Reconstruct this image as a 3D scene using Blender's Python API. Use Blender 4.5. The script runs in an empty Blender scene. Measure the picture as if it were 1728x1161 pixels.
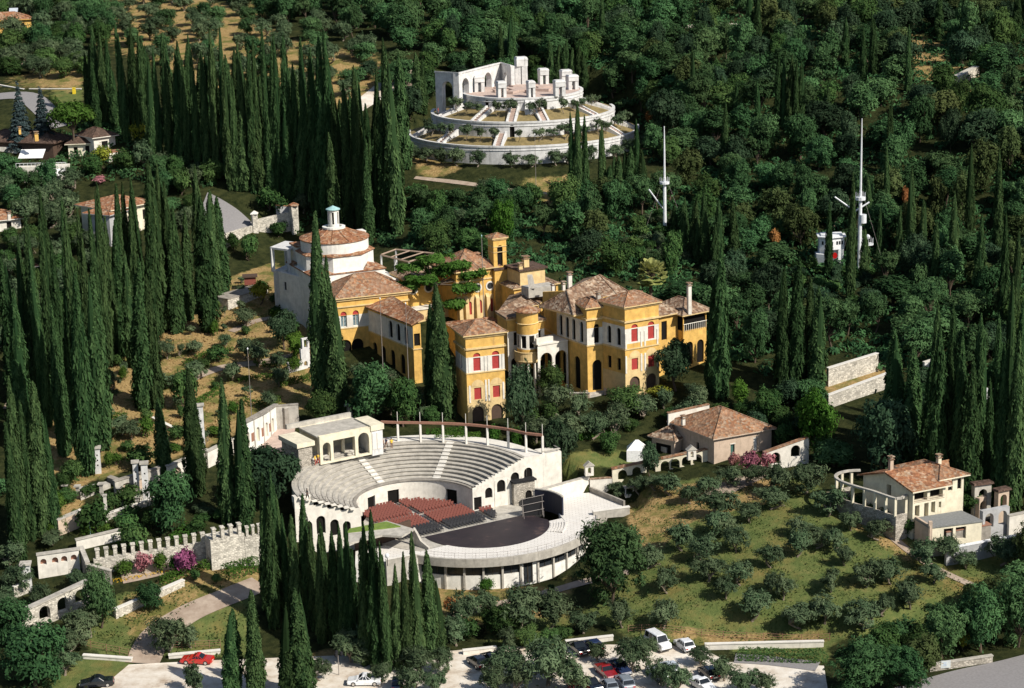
import bpy, math, random
import numpy as np
from mathutils import Vector, Matrix
R = math.radians
S = bpy.context.scene
COL = S.collection
# ---------------------------------------------------------------- camera, light, exposure
W, H, F, PITCH, ROLL, HC = 1728, 1161, 3395.0, 14.5, 1.5, 107.0
cam_d = bpy.data.cameras.new('camera'); cam = bpy.data.objects.new('camera', cam_d); COL.objects.link(cam)
cam_d.sensor_width = 36; cam_d.lens = 36 * F / W; cam_d.clip_start = 1; cam_d.clip_end = 6000
cam.matrix_world = Matrix.Translation((0, 0, HC)) @ Matrix.Rotation(R(90 - PITCH), 4, 'X') @ Matrix.Rotation(R(-ROLL), 4, 'Z')
S.camera = cam
SUN_EL = 41.0
SUN_AZ = (0.785, -0.62)          # horizontal direction towards the sun
wd = bpy.data.worlds.new('World'); S.world = wd; wd.use_nodes = True
sky = wd.node_tree.nodes.new('ShaderNodeTexSky'); sky.sky_type = 'NISHITA'; sky.sun_disc = False
sky.sun_elevation = R(SUN_EL); sky.sun_rotation = math.atan2(SUN_AZ[0], SUN_AZ[1])
bg = wd.node_tree.nodes['Background']; bg.inputs[1].default_value = 0.075
wd.node_tree.links.new(sky.outputs[0], bg.inputs[0])
sl = bpy.data.lights.new('sun', 'SUN'); sl.energy = 4.7; sl.angle = R(0.5); sl.color = (1.0, 0.94, 0.84)
sun = bpy.data.objects.new('sun', sl); COL.objects.link(sun)
_d = Vector((SUN_AZ[0] * math.cos(R(SUN_EL)), SUN_AZ[1] * math.cos(R(SUN_EL)), math.sin(R(SUN_EL))))
sun.rotation_euler = _d.to_track_quat('Z', 'Y').to_euler()
S.view_settings.view_transform = 'Standard'; S.view_settings.look = 'None'
S.view_settings.exposure = 0.28; S.view_settings.gamma = 1
S.cycles.max_bounces = 5; S.cycles.diffuse_bounces = 2; S.cycles.transmission_bounces = 2; S.cycles.transparent_max_bounces = 4

# ---------------------------------------------------------------- a point of the place from where it is seen and how high it lies
_p, _r = R(PITCH), R(ROLL)
_fw = np.array([0, math.cos(_p), -math.sin(_p)]); _ri = np.array([1., 0, 0]); _up = np.cross(_ri, _fw)
_R = _ri * math.cos(_r) - _up * math.sin(_r); _U = _up * math.cos(_r) + _ri * math.sin(_r)
CAM = np.array([0, 0, HC])
def ray(px, py): return _fw * F + _R * (px - W / 2) - _U * (py - H / 2)
def P(px, py, z):
    d = ray(px, py); return CAM + d * ((z - HC) / d[2])
def PY(px, py, Y):
    d = ray(px, py); return CAM + d * (Y / d[1])
def V(p): return np.array(p, float)
def seen(p):
    v = V(p) - CAM; c = v @ _fw; return W / 2 + F * (v @ _R) / c, H / 2 - F * (v @ _U) / c

# ---------------------------------------------------------------- terrain
CTRL = [(100,1150,0),(400,1130,0),(800,1140,0),(1200,1130,0),(1600,1125,0),(1728,1140,0),(0,1161,0),
 (800,1085,.3),(1100,1085,.3),(1300,1088,.6),(300,1100,.4),(60,1085,1.2),(150,1050,2),(230,1030,2.6),(380,1020,3),(250,972,4.5),(380,962,4.5),
 (150,870,8.5),(230,812,10.2),(200,740,12.5),(350,640,15.5),(300,560,18.5),(450,520,20),(390,432,23),(420,380,27.5),(330,700,13),
 (60,170,46),(200,250,39),(100,330,31.5),(50,300,33.5),(190,280,35.5),(120,285,35.0),(20,400,27),(20,600,17.5),(20,800,10.5),(20,950,5.5),(120,970,5),(0,200,44),
 (620,160,46),(560,60,55),(300,50,55.5),(864,0,60),(1500,0,60),(0,0,60),(300,150,47.5),
 (880,270,37),(880,330,32.3),(880,400,28),(720,420,26.5),(880,440,26),(700,540,20.5),(620,610,15.8),(560,690,13),(540,735,12),(800,720,12.3),
 (1180,610,16.5),(1200,700,13),(1205,772,9.5),(1250,768,9.4),(1125,757,8.2),(1095,748,9.0),(1305,755,9.6),(1330,745,10.2),(1000,720,12.2),(950,790,9.5),(1075,868,5.2),(1060,832,6.2),(1140,809,7.5),(1200,797,8.6),(1080,930,4.5),(1100,1000,2.5),(900,992,.4),(700,1002,.5),
 (550,950,3.2),(500,1050,1.2),(620,1000,2),(700,1060,.8),
 (1300,860,7.5),(1300,950,5),(1300,1050,2),(1500,1050,2.5),(1590,975,3.9),(1540,880,7.6),(1400,820,9.0),(1418,832,8.1),(1460,848,7.7),(1512,872,7.0),(1580,918,5.0),(1640,908,5.2),(1600,948,4.2),(1700,932,4.8),(1728,935,4.9),
 (1400,640,15.5),(1450,700,13),(1650,650,15.5),(1500,500,21.5),(1430,440,25),(1300,300,34.5),(1600,300,36),(1400,150,48),(1650,150,49),
 (1100,100,51.5),(1150,380,28.5),(1050,300,34.5),(650,300,34.5),(500,405,23.5),(455,422,22.3),(450,300,34.5),(1060,620,15.2),(890,642,12.8),(950,628,13.4),(1000,650,13.6),(1080,660,14),(640,230,40)]
_cp = np.array([P(*c) for c in CTRL])
_cp = np.vstack([_cp, [(-320, 250, 2), (320, 250, 2), (-320, 420, 32), (320, 420, 36), (-350, 640, 66), (350, 640, 68), (0, 700, 74), (0, 900, 105), (-500, 900, 105), (500, 900, 105),
                       (-200, 200, -1), (200, 200, -1), (0, 190, -1)]])
def _phi(r): return r
_n = len(_cp)
_A = np.zeros((_n + 3, _n + 3)); _dd = np.hypot(_cp[:, None, 0] - _cp[None, :, 0], _cp[:, None, 1] - _cp[None, :, 1])
_A[:_n, :_n] = np.sqrt(_dd ** 2 + 36.) - np.eye(_n) * 3.0; _A[:_n, _n] = 1; _A[:_n, _n + 1:] = _cp[:, :2] / 100; _A[_n, :_n] = 1; _A[_n + 1:, :_n] = _cp[:, :2].T / 100
_wt = np.linalg.solve(_A, np.concatenate([_cp[:, 2], [0, 0, 0]]))
# level pads cut or filled into the slope: centre, radius, height, width of the bank
TH_C = (-15.0, 288.6); RIM_C = (-5.7, 288.9); MAU = (3.8, 451.0)
PADS = [(-2., 236., 17., 0., 7.), (-36., 240., 14., 0., 7.), (30., 238., 14., 0., 7.), (60., 236., 16., 0., 7.),
        (TH_C[0], TH_C[1], 16.2, 2.5, 1.6), (RIM_C[0], RIM_C[1], 17.2, 0.2, 2.5), (14.0, 294.5, 5.0, 3.8, 2.0), (MAU[0], MAU[1], 27.5, 36.6, 8.0), (MAU[0] - 8, MAU[1] + 25, 8.0, 45.0, 8.0)]
def ground(x, y):
    x = np.atleast_1d(np.asarray(x, float)); y = np.atleast_1d(np.asarray(y, float))
    z = np.empty(len(x))
    for i in range(0, len(x), 20000):
        xs, ys = x[i:i + 20000], y[i:i + 20000]
        d = np.sqrt((xs[:, None] - _cp[None, :, 0]) ** 2 + (ys[:, None] - _cp[None, :, 1]) ** 2 + 36.)
        z[i:i + 20000] = d @ _wt[:_n] + _wt[_n] + xs / 100 * _wt[_n + 1] + ys / 100 * _wt[_n + 2]
    far = np.clip((np.hypot(x, y - 400) - 500) / 600, 0, 1); far = far * far * (3 - 2 * far)
    z = z * (1 - far) + far * np.where(y > 300, 120, -2)
    z = np.clip(z, -3, 140)
    for cx, cy, r, pz, b in PADS:
        t = np.clip((r + b - np.hypot(x - cx, y - cy)) / b, 0, 1); t = t * t * (3 - 2 * t)
        z = z * (1 - t) + pz * t
    return z
def gz(x, y): return float(ground(x, y)[0])
def G(px, py):
    """the point of the ground seen at a pixel"""
    d = ray(px, py); d = d / d[1]
    ys = np.arange(200, 760, 1.0); z = HC + d[2] * ys; g = ground(d[0] * ys, ys)
    k = np.argmax(g > z)
    if k == 0: return CAM + d * 600
    a, b = z[k - 1] - g[k - 1], z[k] - g[k]
    Y = ys[k - 1] + a / (a - b)
    p = CAM + d * Y; p[2] = gz(p[0], p[1]); return p

# ---------------------------------------------------------------- materials
MATS = {}
def nmat(name):
    m = bpy.data.materials.new(name); m.use_nodes = True
    return m, m.node_tree.nodes, m.node_tree.links, m.node_tree.nodes['Principled BSDF']
def ramp(N, stops, interp='LINEAR'):
    r = N.new('ShaderNodeValToRGB'); cr = r.color_ramp; cr.interpolation = interp
    while len(cr.elements) < len(stops): cr.elements.new(.5)
    for e, (p, c) in zip(cr.elements, stops): e.position = p; e.color = (*c, 1)
    return r
def noise(N, L, scale, detail=4, rough=.6, vec=None, stretch=None):
    n = N.new('ShaderNodeTexNoise'); n.inputs['Scale'].default_value = scale; n.inputs['Detail'].default_value = detail; n.inputs['Roughness'].default_value = rough
    if vec is None:
        g = N.new('ShaderNodeNewGeometry'); vec = g.outputs['Position']
    if stretch:
        mp = N.new('ShaderNodeMapping'); mp.inputs['Scale'].default_value = stretch; L.new(vec, mp.inputs[0]); vec = mp.outputs[0]
    L.new(vec, n.inputs['Vector']); return n
def mixc(N, L, a, b, f, mode='MIX'):
    x = N.new('ShaderNodeMix'); x.data_type = 'RGBA'; x.blend_type = mode
    for s, v in ((x.inputs[0], f), (x.inputs[6], a), (x.inputs[7], b)):
        if hasattr(v, 'node'): L.new(v, s)
        else: s.default_value = v if not isinstance(v, tuple) else (*v, 1)
    return x.outputs[2]
def bump(N, L, bs, h, strength, dist=.1):
    b = N.new('ShaderNodeBump'); b.inputs['Strength'].default_value = strength; b.inputs['Distance'].default_value = dist
    L.new(h, b.inputs['Height']); L.new(b.outputs[0], bs.inputs['Normal'])
def plaster(name, col, stain=(.12, .09, .06), amt=.45, spread=.10, rough=.9):
    """painted or raw plaster, concrete, marble: uneven colour, vertical rain streaks, stains"""
    m, N, L, bs = nmat(name)
    a = noise(N, L, .9, 6, .65); b = noise(N, L, 2.2, 5, .6, stretch=(1, 1, .12)); c = noise(N, L, 7, 3)
    dk = tuple(x * (1 - spread * 2.2) for x in col); lt = tuple(min(.93, x * (1 + spread)) for x in col)
    base = ramp(N, [(.3, dk), (.7, lt)]); L.new(a.outputs[0], base.inputs[0])
    f = ramp(N, [(.56, (0, 0, 0)), (.80, (amt,) * 3)]); L.new(b.outputs[0], f.inputs[0])
    o = mixc(N, L, base.outputs[0], stain, f.outputs[0])
    L.new(o, bs.inputs['Base Color']); bs.inputs['Roughness'].default_value = rough; bs.inputs['Specular IOR Level'].default_value = .2
    bump(N, L, bs, c.outputs[0], .25, .05); MATS[name] = m
def stone(name, col, joint, sc=1.6, dirt=.5):
    m, N, L, bs = nmat(name)
    v = N.new('ShaderNodeTexVoronoi'); v.inputs['Scale'].default_value = sc; g = N.new('ShaderNodeNewGeometry')
    mp = N.new('ShaderNodeMapping'); mp.inputs['Scale'].default_value = (1, 1, 1.6); L.new(g.outputs['Position'], mp.inputs[0]); L.new(mp.outputs[0], v.inputs['Vector'])
    r = ramp(N, [(0, tuple(x * .62 for x in col)), (.5, col), (1, tuple(min(.8, x * 1.25) for x in col))]); sep = N.new('ShaderNodeSeparateColor'); L.new(v.outputs['Color'], sep.inputs[0]); L.new(sep.outputs[0], r.inputs[0])
    e = N.new('ShaderNodeTexVoronoi'); e.feature = 'DISTANCE_TO_EDGE'; e.inputs['Scale'].default_value = sc; L.new(mp.outputs[0], e.inputs['Vector'])
    er = ramp(N, [(0, (1, 1, 1)), (.09, (0, 0, 0))]); L.new(e.outputs[0], er.inputs[0])
    o = mixc(N, L, r.outputs[0], joint, er.outputs[0])
    b = noise(N, L, .5, 6, .65); f = ramp(N, [(.5, (0, 0, 0)), (.75, (dirt,) * 3)]); L.new(b.outputs[0], f.inputs[0])
    o = mixc(N, L, o, (.07, .065, .05), f.outputs[0])
    L.new(o, bs.inputs['Base Color']); bs.inputs['Roughness'].default_value = .95; bs.inputs['Specular IOR Level'].default_value = .15
    bump(N, L, bs, e.outputs[0], .6, .12); MATS[name] = m
def tiles(name, cols, patch=None):
    """old barrel tiles: each tile its own fired colour, pale lichen, darker courses"""
    m, N, L, bs = nmat(name)
    g = N.new('ShaderNodeNewGeometry'); v = N.new('ShaderNodeTexVoronoi'); v.inputs['Scale'].default_value = 2.3; L.new(g.outputs['Position'], v.inputs['Vector'])
    sep = N.new('ShaderNodeSeparateColor'); L.new(v.outputs['Color'], sep.inputs[0])
    k = len(cols); r = ramp(N, [(i / k, c) for i, c in enumerate(cols)], 'CONSTANT'); L.new(sep.outputs[0], r.inputs[0])
    n = noise(N, L, .35, 5, .6); f = ramp(N, [(.45, (0, 0, 0)), (.62, (.6,) * 3)]); L.new(n.outputs[0], f.inputs[0])
    o = mixc(N, L, r.outputs[0], patch or cols[0], f.outputs[0])
    n2 = noise(N, L, 1.5, 5, .7); f2 = ramp(N, [(.5, (.45,) * 3), (.78, (1.15,) * 3)]); L.new(n2.outputs[0], f2.inputs[0]); o = mixc(N, L, o, f2.outputs[0], .8, 'MULTIPLY')
    L.new(o, bs.inputs['Base Color']); bs.inputs['Roughness'].default_value = .9; bs.inputs['Specular IOR Level'].default_value = .15
    bump(N, L, bs, v.outputs['Distance'], .7, .12); MATS[name] = m
def plain(name, col, rough=.6, metal=0., var=.15, spec=.5, coat=0.):
    m, N, L, bs = nmat(name)
    n = noise(N, L, 3, 4); r = ramp(N, [(.3, tuple(c * (1 - var) for c in col)), (.7, tuple(min(.95, c * (1 + var)) for c in col))]); L.new(n.outputs[0], r.inputs[0])
    L.new(r.outputs[0], bs.inputs['Base Color']); bs.inputs['Roughness'].default_value = rough; bs.inputs['Metallic'].default_value = metal
    bs.inputs['Specular IOR Level'].default_value = spec; bs.inputs['Coat Weight'].default_value = coat; MATS[name] = m
def foliage(name, dark, light, ovar=.35, trans=.22):
    """leaves: every leaf its own tone, every plant its own tone"""
    m, N, L, bs = nmat(name); N.remove(bs); out = N['Material Output']
    at = N.new('ShaderNodeAttribute'); at.attribute_name = 'leaf_tone'; r = ramp(N, [(0, dark), (1, light)]); L.new(at.outputs['Fac'], r.inputs[0])
    oi = N.new('ShaderNodeObjectInfo'); hs = N.new('ShaderNodeHueSaturation'); L.new(r.outputs[0], hs.inputs['Color'])
    mr = N.new('ShaderNodeMapRange'); mr.inputs['To Min'].default_value = 1 - ovar; mr.inputs['To Max'].default_value = 1 + ovar; L.new(oi.outputs['Random'], mr.inputs['Value']); L.new(mr.outputs[0], hs.inputs['Value'])
    m2 = N.new('ShaderNodeMath'); m2.operation = 'MULTIPLY_ADD'; m2.inputs[1].default_value = 7.31; m2.inputs[2].default_value = .2; L.new(oi.outputs['Random'], m2.inputs[0])
    fr = N.new('ShaderNodeMath'); fr.operation = 'FRACT'; L.new(m2.outputs[0], fr.inputs[0])
    mh = N.new('ShaderNodeMapRange'); mh.inputs['To Min'].default_value = .485; mh.inputs['To Max'].default_value = .52; L.new(fr.outputs[0], mh.inputs['Value']); L.new(mh.outputs[0], hs.inputs['Hue'])
    d = N.new('ShaderNodeBsdfDiffuse'); t = N.new('ShaderNodeBsdfTranslucent'); x = N.new('ShaderNodeMixShader'); x.inputs[0].default_value = trans
    L.new(hs.outputs[0], d.inputs[0]); L.new(hs.outputs[0], t.inputs[0]); L.new(d.outputs[0], x.inputs[1]); L.new(t.outputs[0], x.inputs[2]); L.new(x.outputs[0], out.inputs[0]); MATS[name] = m

plaster('white_wall', (.74, .70, .62), amt=.35); plaster('pure_white', (.80, .78, .72), amt=.2); plaster('ochre', (.71, .44, .125), stain=(.34, .21, .10), amt=.65, spread=.13)
plaster('pale_ochre', (.70, .52, .26), stain=(.36, .22, .12), amt=.6); plaster('cream', (.74, .68, .52), amt=.35); plaster('pink_wall', (.55, .43, .33), amt=.4)
plaster('concrete', (.47, .44, .385), stain=(.16, .14, .12), amt=.6, spread=.16); plaster('grey_concrete', (.33, .30, .26), stain=(.1, .09, .08), amt=.6, spread=.2)
plaster('marble', (.67, .665, .65), stain=(.20, .20, .19), amt=.85, spread=.12); plaster('pale_floor', (.72, .69, .63), stain=(.4, .37, .33), amt=.35, spread=.06)
plaster('pink_paving', (.52, .40, .34), amt=.3); plaster('house_grey', (.42, .42, .42), amt=.2); plaster('blackish', (.02, .02, .022), stain=(.01, .01, .01))
stone('rubble', (.44, .40, .34), (.20, .18, .15), 2.8); stone('pale_rubble', (.60, .56, .48), (.36, .33, .28), 2.6, .45)
T_OLD = [(.43, .28, .18), (.32, .19, .12), (.52, .38, .27), (.22, .14, .095), (.62, .49, .36)]
T_RED = [(.50, .25, .13), (.40, .19, .10), (.57, .35, .21), (.30, .15, .09), (.60, .44, .31)]
tiles('tile_brown', T_OLD, (.33, .21, .14)); tiles('tile_red', T_RED, (.48, .19, .09)); tiles('tile_mixed', T_OLD[:3] + T_RED[:3], (.46, .25, .15))
tiles('tile_dark', [(.16, .10, .075), (.12, .08, .06), (.2, .13, .1)], (.14, .1, .08))
plain('red_blind', (.36, .035, .03), .7); plain('dark_void', (.012, .011, .010), .9, spec=.1); plain('glass', (.03, .035, .04), .15); plain('leaded_glass', (.16, .22, .24), .3, var=.6)  # dark_void: near-black sheets painting the unlit depth behind openings
plain('green_shutter', (.05, .12, .10), .6); plain('white_shutter', (.62, .66, .66), .6); plain('bronze', (.05, .04, .03), .5); plain('copper_green', (.32, .52, .52), .6)
plain('white_paint', (.80, .81, .82), .4); plain('mast_paint', (.72, .74, .76), .35); plain('rust', (.30, .15, .10), .8); plain('rail_metal', (.25, .22, .2), .5)
plain('dark_wood', (.075, .045, .03), .8); plain('red_wood', (.22, .06, .04), .8); plain('timber', (.30, .22, .16), .85); plain('bark', (.10, .075, .055), .95, spec=.1); plain('pale_bark', (.22, .18, .14), .95, spec=.1)
plain('chair_red', (.165, .046, .032), .55); plain('chair_black', (.018, .018, .022), .45); plain('screen_blue', (.012, .016, .035), .6); plain('asphalt', (.24, .23, .23), .95, var=.12, spec=.1)
plain('roof_felt', (.20, .205, .20), .9, var=.2); plain('awning', (.82, .82, .80), .7); plain('yellow_paint', (.75, .55, .03), .5); plain('blue_paint', (.35, .45, .6), .5)
plain('car_red', (.50, .02, .012), .22, coat=1.); plain('car_dark_red', (.24, .012, .015), .22, coat=1.); plain('car_black', (.008, .009, .014), .2, coat=1.); plain('car_white', (.78, .79, .80), .25, coat=1.)
plain('car_grey', (.22, .25, .29), .25, coat=1.); plain('car_blue', (.02, .035, .09), .22, coat=1.); plain('car_silver', (.5, .55, .6), .25, coat=1.); plain('rubber', (.012, .012, .012), .8); plain('chrome', (.7, .7, .7), .15, 1.); plain('car_glass', (.012, .016, .02), .06)
plain('lamp_red', (.45, .01, .01), .3); plain('lamp_clear', (.7, .7, .68), .15); plain('plate', (.75, .74, .68), .4)
plain('skin', (.45, .27, .19), .6); plain('hair', (.03, .02, .015), .7); plain('shirt_yellow', (.75, .50, .05), .8); plain('trousers_red', (.35, .05, .04), .8); plain('shirt_navy', (.025, .035, .09), .8); plain('cloth_black', (.015, .015, .02), .8); plain('cloth_brown', (.2, .12, .08), .8)
foliage('f_grass', (.06, .088, .026), (.14, .155, .055), .1); foliage('f_cypress', (.021, .046, .018), (.070, .120, .044), .36); foliage('f_oak', (.028, .066, .027), (.082, .160, .062), .38); foliage('f_holm', (.020, .043, .022), (.064, .106, .056), .38); foliage('f_acacia', (.035, .075, .03), (.09, .15, .06), .3); foliage('f_brown', (.040, .060, .021), (.100, .128, .048), .3)
foliage('f_olive', (.042, .072, .036), (.124, .168, .088), .28); foliage('f_bright', (.04, .095, .014), (.105, .195, .034), .2); foliage('f_bush', (.030, .066, .022), (.085, .145, .044)); foliage('f_hedge', (.03, .075, .012), (.08, .15, .03), .15)
foliage('f_spruce', (.022, .038, .040), (.065, .090, .095), .15); foliage('f_pine', (.04, .09, .014), (.11, .19, .04), .15); foliage('f_rust', (.16, .055, .02), (.34, .14, .06), .2); foliage('f_yellow', (.14, .18, .02), (.30, .30, .05), .2)
foliage('f_magenta', (.14, .04, .09), (.40, .12, .27), .1); foliage('f_pinkf', (.24, .08, .09), (.52, .24, .25), .1); foliage('f_palm', (.13, .17, .04), (.42, .43, .17), .1); foliage('f_gold', (.5, .32, .02), (.7, .5, .06), .1); foliage('f_purple', (.13, .045, .07), (.33, .12, .17), .1)

foliage('f_straw', (.20, .15, .06), (.42, .32, .15), .1)
# ---------------------------------------------------------------- mesh builder
class MB:
    def __init__(s): s.v = []; s.f = []; s.m = []
    def face(s, pts, mi=0):
        i = len(s.v); s.v += [tuple(map(float, p)) for p in pts]; s.f.append(tuple(range(i, i + len(pts)))); s.m.append(mi)
    def prism(s, poly, z0, z1, mi=0, top=None, bot=True):
        n = len(poly)
        for i in range(n):
            a, b = poly[i], poly[(i + 1) % n]
            s.face([(a[0], a[1], z0), (b[0], b[1], z0), (b[0], b[1], z1), (a[0], a[1], z1)], mi)
        s.face([(p[0], p[1], z1) for p in poly], mi if top is None else top)
        if bot: s.face([(p[0], p[1], z0) for p in reversed(poly)], mi)
    def box(s, c, sx, sy, sz, rz=0, mi=0):
        """c = centre of the bottom"""
        ca, sa = math.cos(rz), math.sin(rz)
        s.prism([(c[0] + x * ca - y * sa, c[1] + x * sa + y * ca) for x, y in ((-sx / 2, -sy / 2), (sx / 2, -sy / 2), (sx / 2, sy / 2), (-sx / 2, sy / 2))], c[2], c[2] + sz, mi)
    def hexa(s, b, t, mi=0):
        for i in range(4):
            j = (i + 1) % 4; s.face([b[i], b[j], t[j], t[i]], mi)
        s.face(t, mi); s.face(b[::-1], mi)
    def tube(s, pts, r, n=6, mi=0, cap=True):
        pts = [V(p) for p in pts]; rr = r if hasattr(r, '__len__') else [r] * len(pts); rings = []
        for i, p in enumerate(pts):
            d = pts[min(i + 1, len(pts) - 1)] - pts[max(i - 1, 0)]; d = d / (np.linalg.norm(d) + 1e-9)
            a = np.cross(d, (0, 0, 1.)); 
            if np.linalg.norm(a) < .1: a = np.cross(d, (1., 0, 0))
            a /= np.linalg.norm(a); b = np.cross(d, a)
            base = len(s.v); s.v += [tuple(p + rr[i] * (math.cos(k * 2 * math.pi / n) * a + math.sin(k * 2 * math.pi / n) * b)) for k in range(n)]; rings.append(base)
        for q in range(len(rings) - 1):
            for k in range(n):
                k2 = (k + 1) % n; s.f.append((rings[q] + k, rings[q + 1] + k, rings[q + 1] + k2, rings[q] + k2)); s.m.append(mi)
        if cap:
            s.f.append(tuple(rings[0] + k for k in range(n))); s.m.append(mi); s.f.append(tuple(rings[-1] + k for k in reversed(range(n)))); s.m.append(mi)
    def lathe(s, c, prof, n=24, mi=0, a0=0, a1=2 * math.pi):
        full = abs(a1 - a0 - 2 * math.pi) < 1e-6; k = n if full else n + 1; base = len(s.v)
        for r, z in prof:
            for i in range(k):
                a = a0 + (a1 - a0) * i / n; s.v.append((c[0] + r * math.cos(a), c[1] + r * math.sin(a), z))
        for j in range(len(prof) - 1):
            for i in range(n):
                i2 = (i + 1) % k if full else i + 1
                s.f.append((base + j * k + i, base + j * k + i2, base + (j + 1) * k + i2, base + (j + 1) * k + i)); s.m.append(mi)
    def build(s, name, mats, parent=None, smooth=False):
        me = bpy.data.meshes.new(name); me.from_pydata(s.v, [], s.f)
        for x in ([mats] if isinstance(mats, str) else mats): me.materials.append(MATS[x])
        me.polygons.foreach_set('material_index', s.m)
        if smooth: me.polygons.foreach_set('use_smooth', [True] * len(s.f))
        me.update(); o = bpy.data.objects.new(name, me); COL.objects.link(o)
        if parent is not None: o.parent = parent; o.matrix_parent_inverse = Matrix.Translation(-Vector(parent.location)) if parent.type == 'EMPTY' and parent.parent is None else Matrix.Identity(4)
        return o
def tag(o, label=None, cat=None, group=None, kind=None):
    if label: o['label'] = label
    if cat: o['category'] = cat
    if group: o['group'] = group
    if kind: o['kind'] = kind
    return o
def thing(name, label, cat, loc=(0, 0, 0), group=None):
    o = bpy.data.objects.new(name, None); o.empty_display_size = .5; COL.objects.link(o); o.location = [float(x) for x in loc]; o['kind'] = 'thing'
    return tag(o, label, cat, group)
def copy_tree(o, parent=None):
    c = o.copy(); COL.objects.link(c)
    if parent is not None: c.parent = parent
    for ch in o.children: copy_tree(ch, c)
    return c

# ---------------------------------------------------------------- walls with real openings
def wall_line(A, B, inset=0.):
    A, B = V(A)[:2], V(B)[:2]; L = float(np.linalg.norm(B - A)); t = (B - A) / L; n = np.array([-t[1], t[0]])
    return (lambda u, z, d=0.: (*(A + t * u + n * (d + inset)), z)), L
def wall_arc(c, r, a0, a1, inner=False):
    """seen from outside left to right = growing angle; inner: seen from inside the circle"""
    L = abs(a1 - a0) * r; s = 1 if a1 > a0 else -1
    def m(u, z, d=0.):
        a = a0 + s * u / r; q = r + d if inner else r - d; return (c[0] + q * math.cos(a), c[1] + q * math.sin(a), z)
    return m, L
def arch_pts(op, n=8):
    uc, w, zb, zt, ar = op; r = w / 2; k = ar if ar and ar is not True else r
    if not ar: return [(uc - r, zb), (uc + r, zb), (uc + r, zt), (uc - r, zt)]
    return [(uc - r, zb), (uc + r, zb)] + [(uc + r * math.cos(math.pi * i / n), zt - k + k * math.sin(math.pi * i / n)) for i in range(n + 1)]
def facade(mb, fm, u0, u1, bands, depth=.3, step=50., back=None):
    """bands: (z0, z1, material index, openings); opening: (centre u, width, sill, head, arched)"""
    def strip(a, b, z0, z1, mi):
        if b - a < 1e-4 or z1 - z0 < 1e-4: return
        k = max(1, int(math.ceil((b - a) / step)))
        for i in range(k):
            p, q = a + (b - a) * i / k, a + (b - a) * (i + 1) / k
            mb.face([fm(p, z0), fm(q, z0), fm(q, z1), fm(p, z1)], mi)
            if back is not None: mb.face([fm(q, z0, back), fm(p, z0, back), fm(p, z1, back), fm(q, z1, back)], mi)
    for z0, z1, mi, ops in bands:
        u = u0
        for op in sorted(ops):
            uc, w, zb, zt, ar = op; a, b = uc - w / 2, uc + w / 2; n = 8
            strip(u, a, z0, z1, mi); strip(a, b, z0, zb, mi)
            if ar:
                pts = arch_pts(op, n)[2:]
                for i in range(n):
                    (p, zp), (q, zq) = pts[i + 1], pts[i]
                    mb.face([fm(p, zp), fm(q, zq), fm(q, z1), fm(p, z1)], mi)
                    if back is not None: mb.face([fm(q, zq, back), fm(p, zp, back), fm(p, z1, back), fm(q, z1, back)], mi)
            else: strip(a, b, zt, z1, mi)
            out = arch_pts(op, n); dd = depth if back is None else back
            for i in range(len(out)):
                p, q = out[i], out[(i + 1) % len(out)]
                mb.face([fm(q[0], q[1]), fm(p[0], p[1]), fm(p[0], p[1], dd), fm(q[0], q[1], dd)], mi)
            u = b
        strip(u, u1, z0, z1, mi)
        if back is not None:
            for e, sg in ((u0, 1), (u1, -1)):
                q = [fm(e, z0), fm(e, z1), fm(e, z1, back), fm(e, z0, back)]; mb.face(q if sg < 0 else q[::-1], mi)
def pane(fm, op, depth, mat, parent, name='window', frame=None, fw=.09):
    mb = MB(); mb.face([fm(u, z, depth) for u, z in arch_pts(op)], 0)
    if frame:
        f = MB(); uc, w, zb, zt, ar = op; d0, d1 = depth - .06, depth - .005
        hz = zt - (w / 2 if ar else 0)
        bars = [(uc - w / 2, uc - w / 2 + fw, zb, hz), (uc + w / 2 - fw, uc + w / 2, zb, hz), (uc - fw / 2, uc + fw / 2, zb, zt - .03), (uc - w / 2, uc + w / 2, zb, zb + fw), (uc - w / 2, uc + w / 2, hz - fw, hz)]
        for i, (a, b, c, d) in enumerate(bars):
            e = d0 - .004 * (i % 3); f.hexa([fm(a, c, e), fm(b, c, e), fm(b, c, d1), fm(a, c, d1)], [fm(a, d, e), fm(b, d, e), fm(b, d, d1), fm(a, d, d1)])
        o = f.build(name, frame, parent); p = mb.build('pane', mat, None); p.parent = o; p.matrix_parent_inverse = Matrix.Identity(4); p.matrix_local = Matrix.Identity(4); return o
    return mb.build(name, mat, parent)
def moulding(mb, fm, u0, u1, z, h, out, mi=0, step=50.):
    k = max(1, int(math.ceil((u1 - u0) / step)))
    for i in range(k):
        a, b = u0 + (u1 - u0) * i / k, u0 + (u1 - u0) * (i + 1) / k
        mb.hexa([fm(a, z, -out), fm(b, z, -out), fm(b, z, .02), fm(a, z, .02)], [fm(a, z + h, -out), fm(b, z + h, -out), fm(b, z + h, .02), fm(a, z + h, .02)], mi)
def grow(poly, d):
    n = len(poly); out = []
    for i in range(n):
        a, b, c = V(poly[i - 1])[:2], V(poly[i])[:2], V(poly[(i + 1) % n])[:2]
        t1 = (b - a) / np.linalg.norm(b - a); t2 = (c - b) / np.linalg.norm(c - b); n1 = np.array([t1[1], -t1[0]]); n2 = np.array([t2[1], -t2[0]])
        k = n1 + n2; k /= max(.5, (1 + n1 @ n2)); out.append(b + k * d)
    return out
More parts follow.
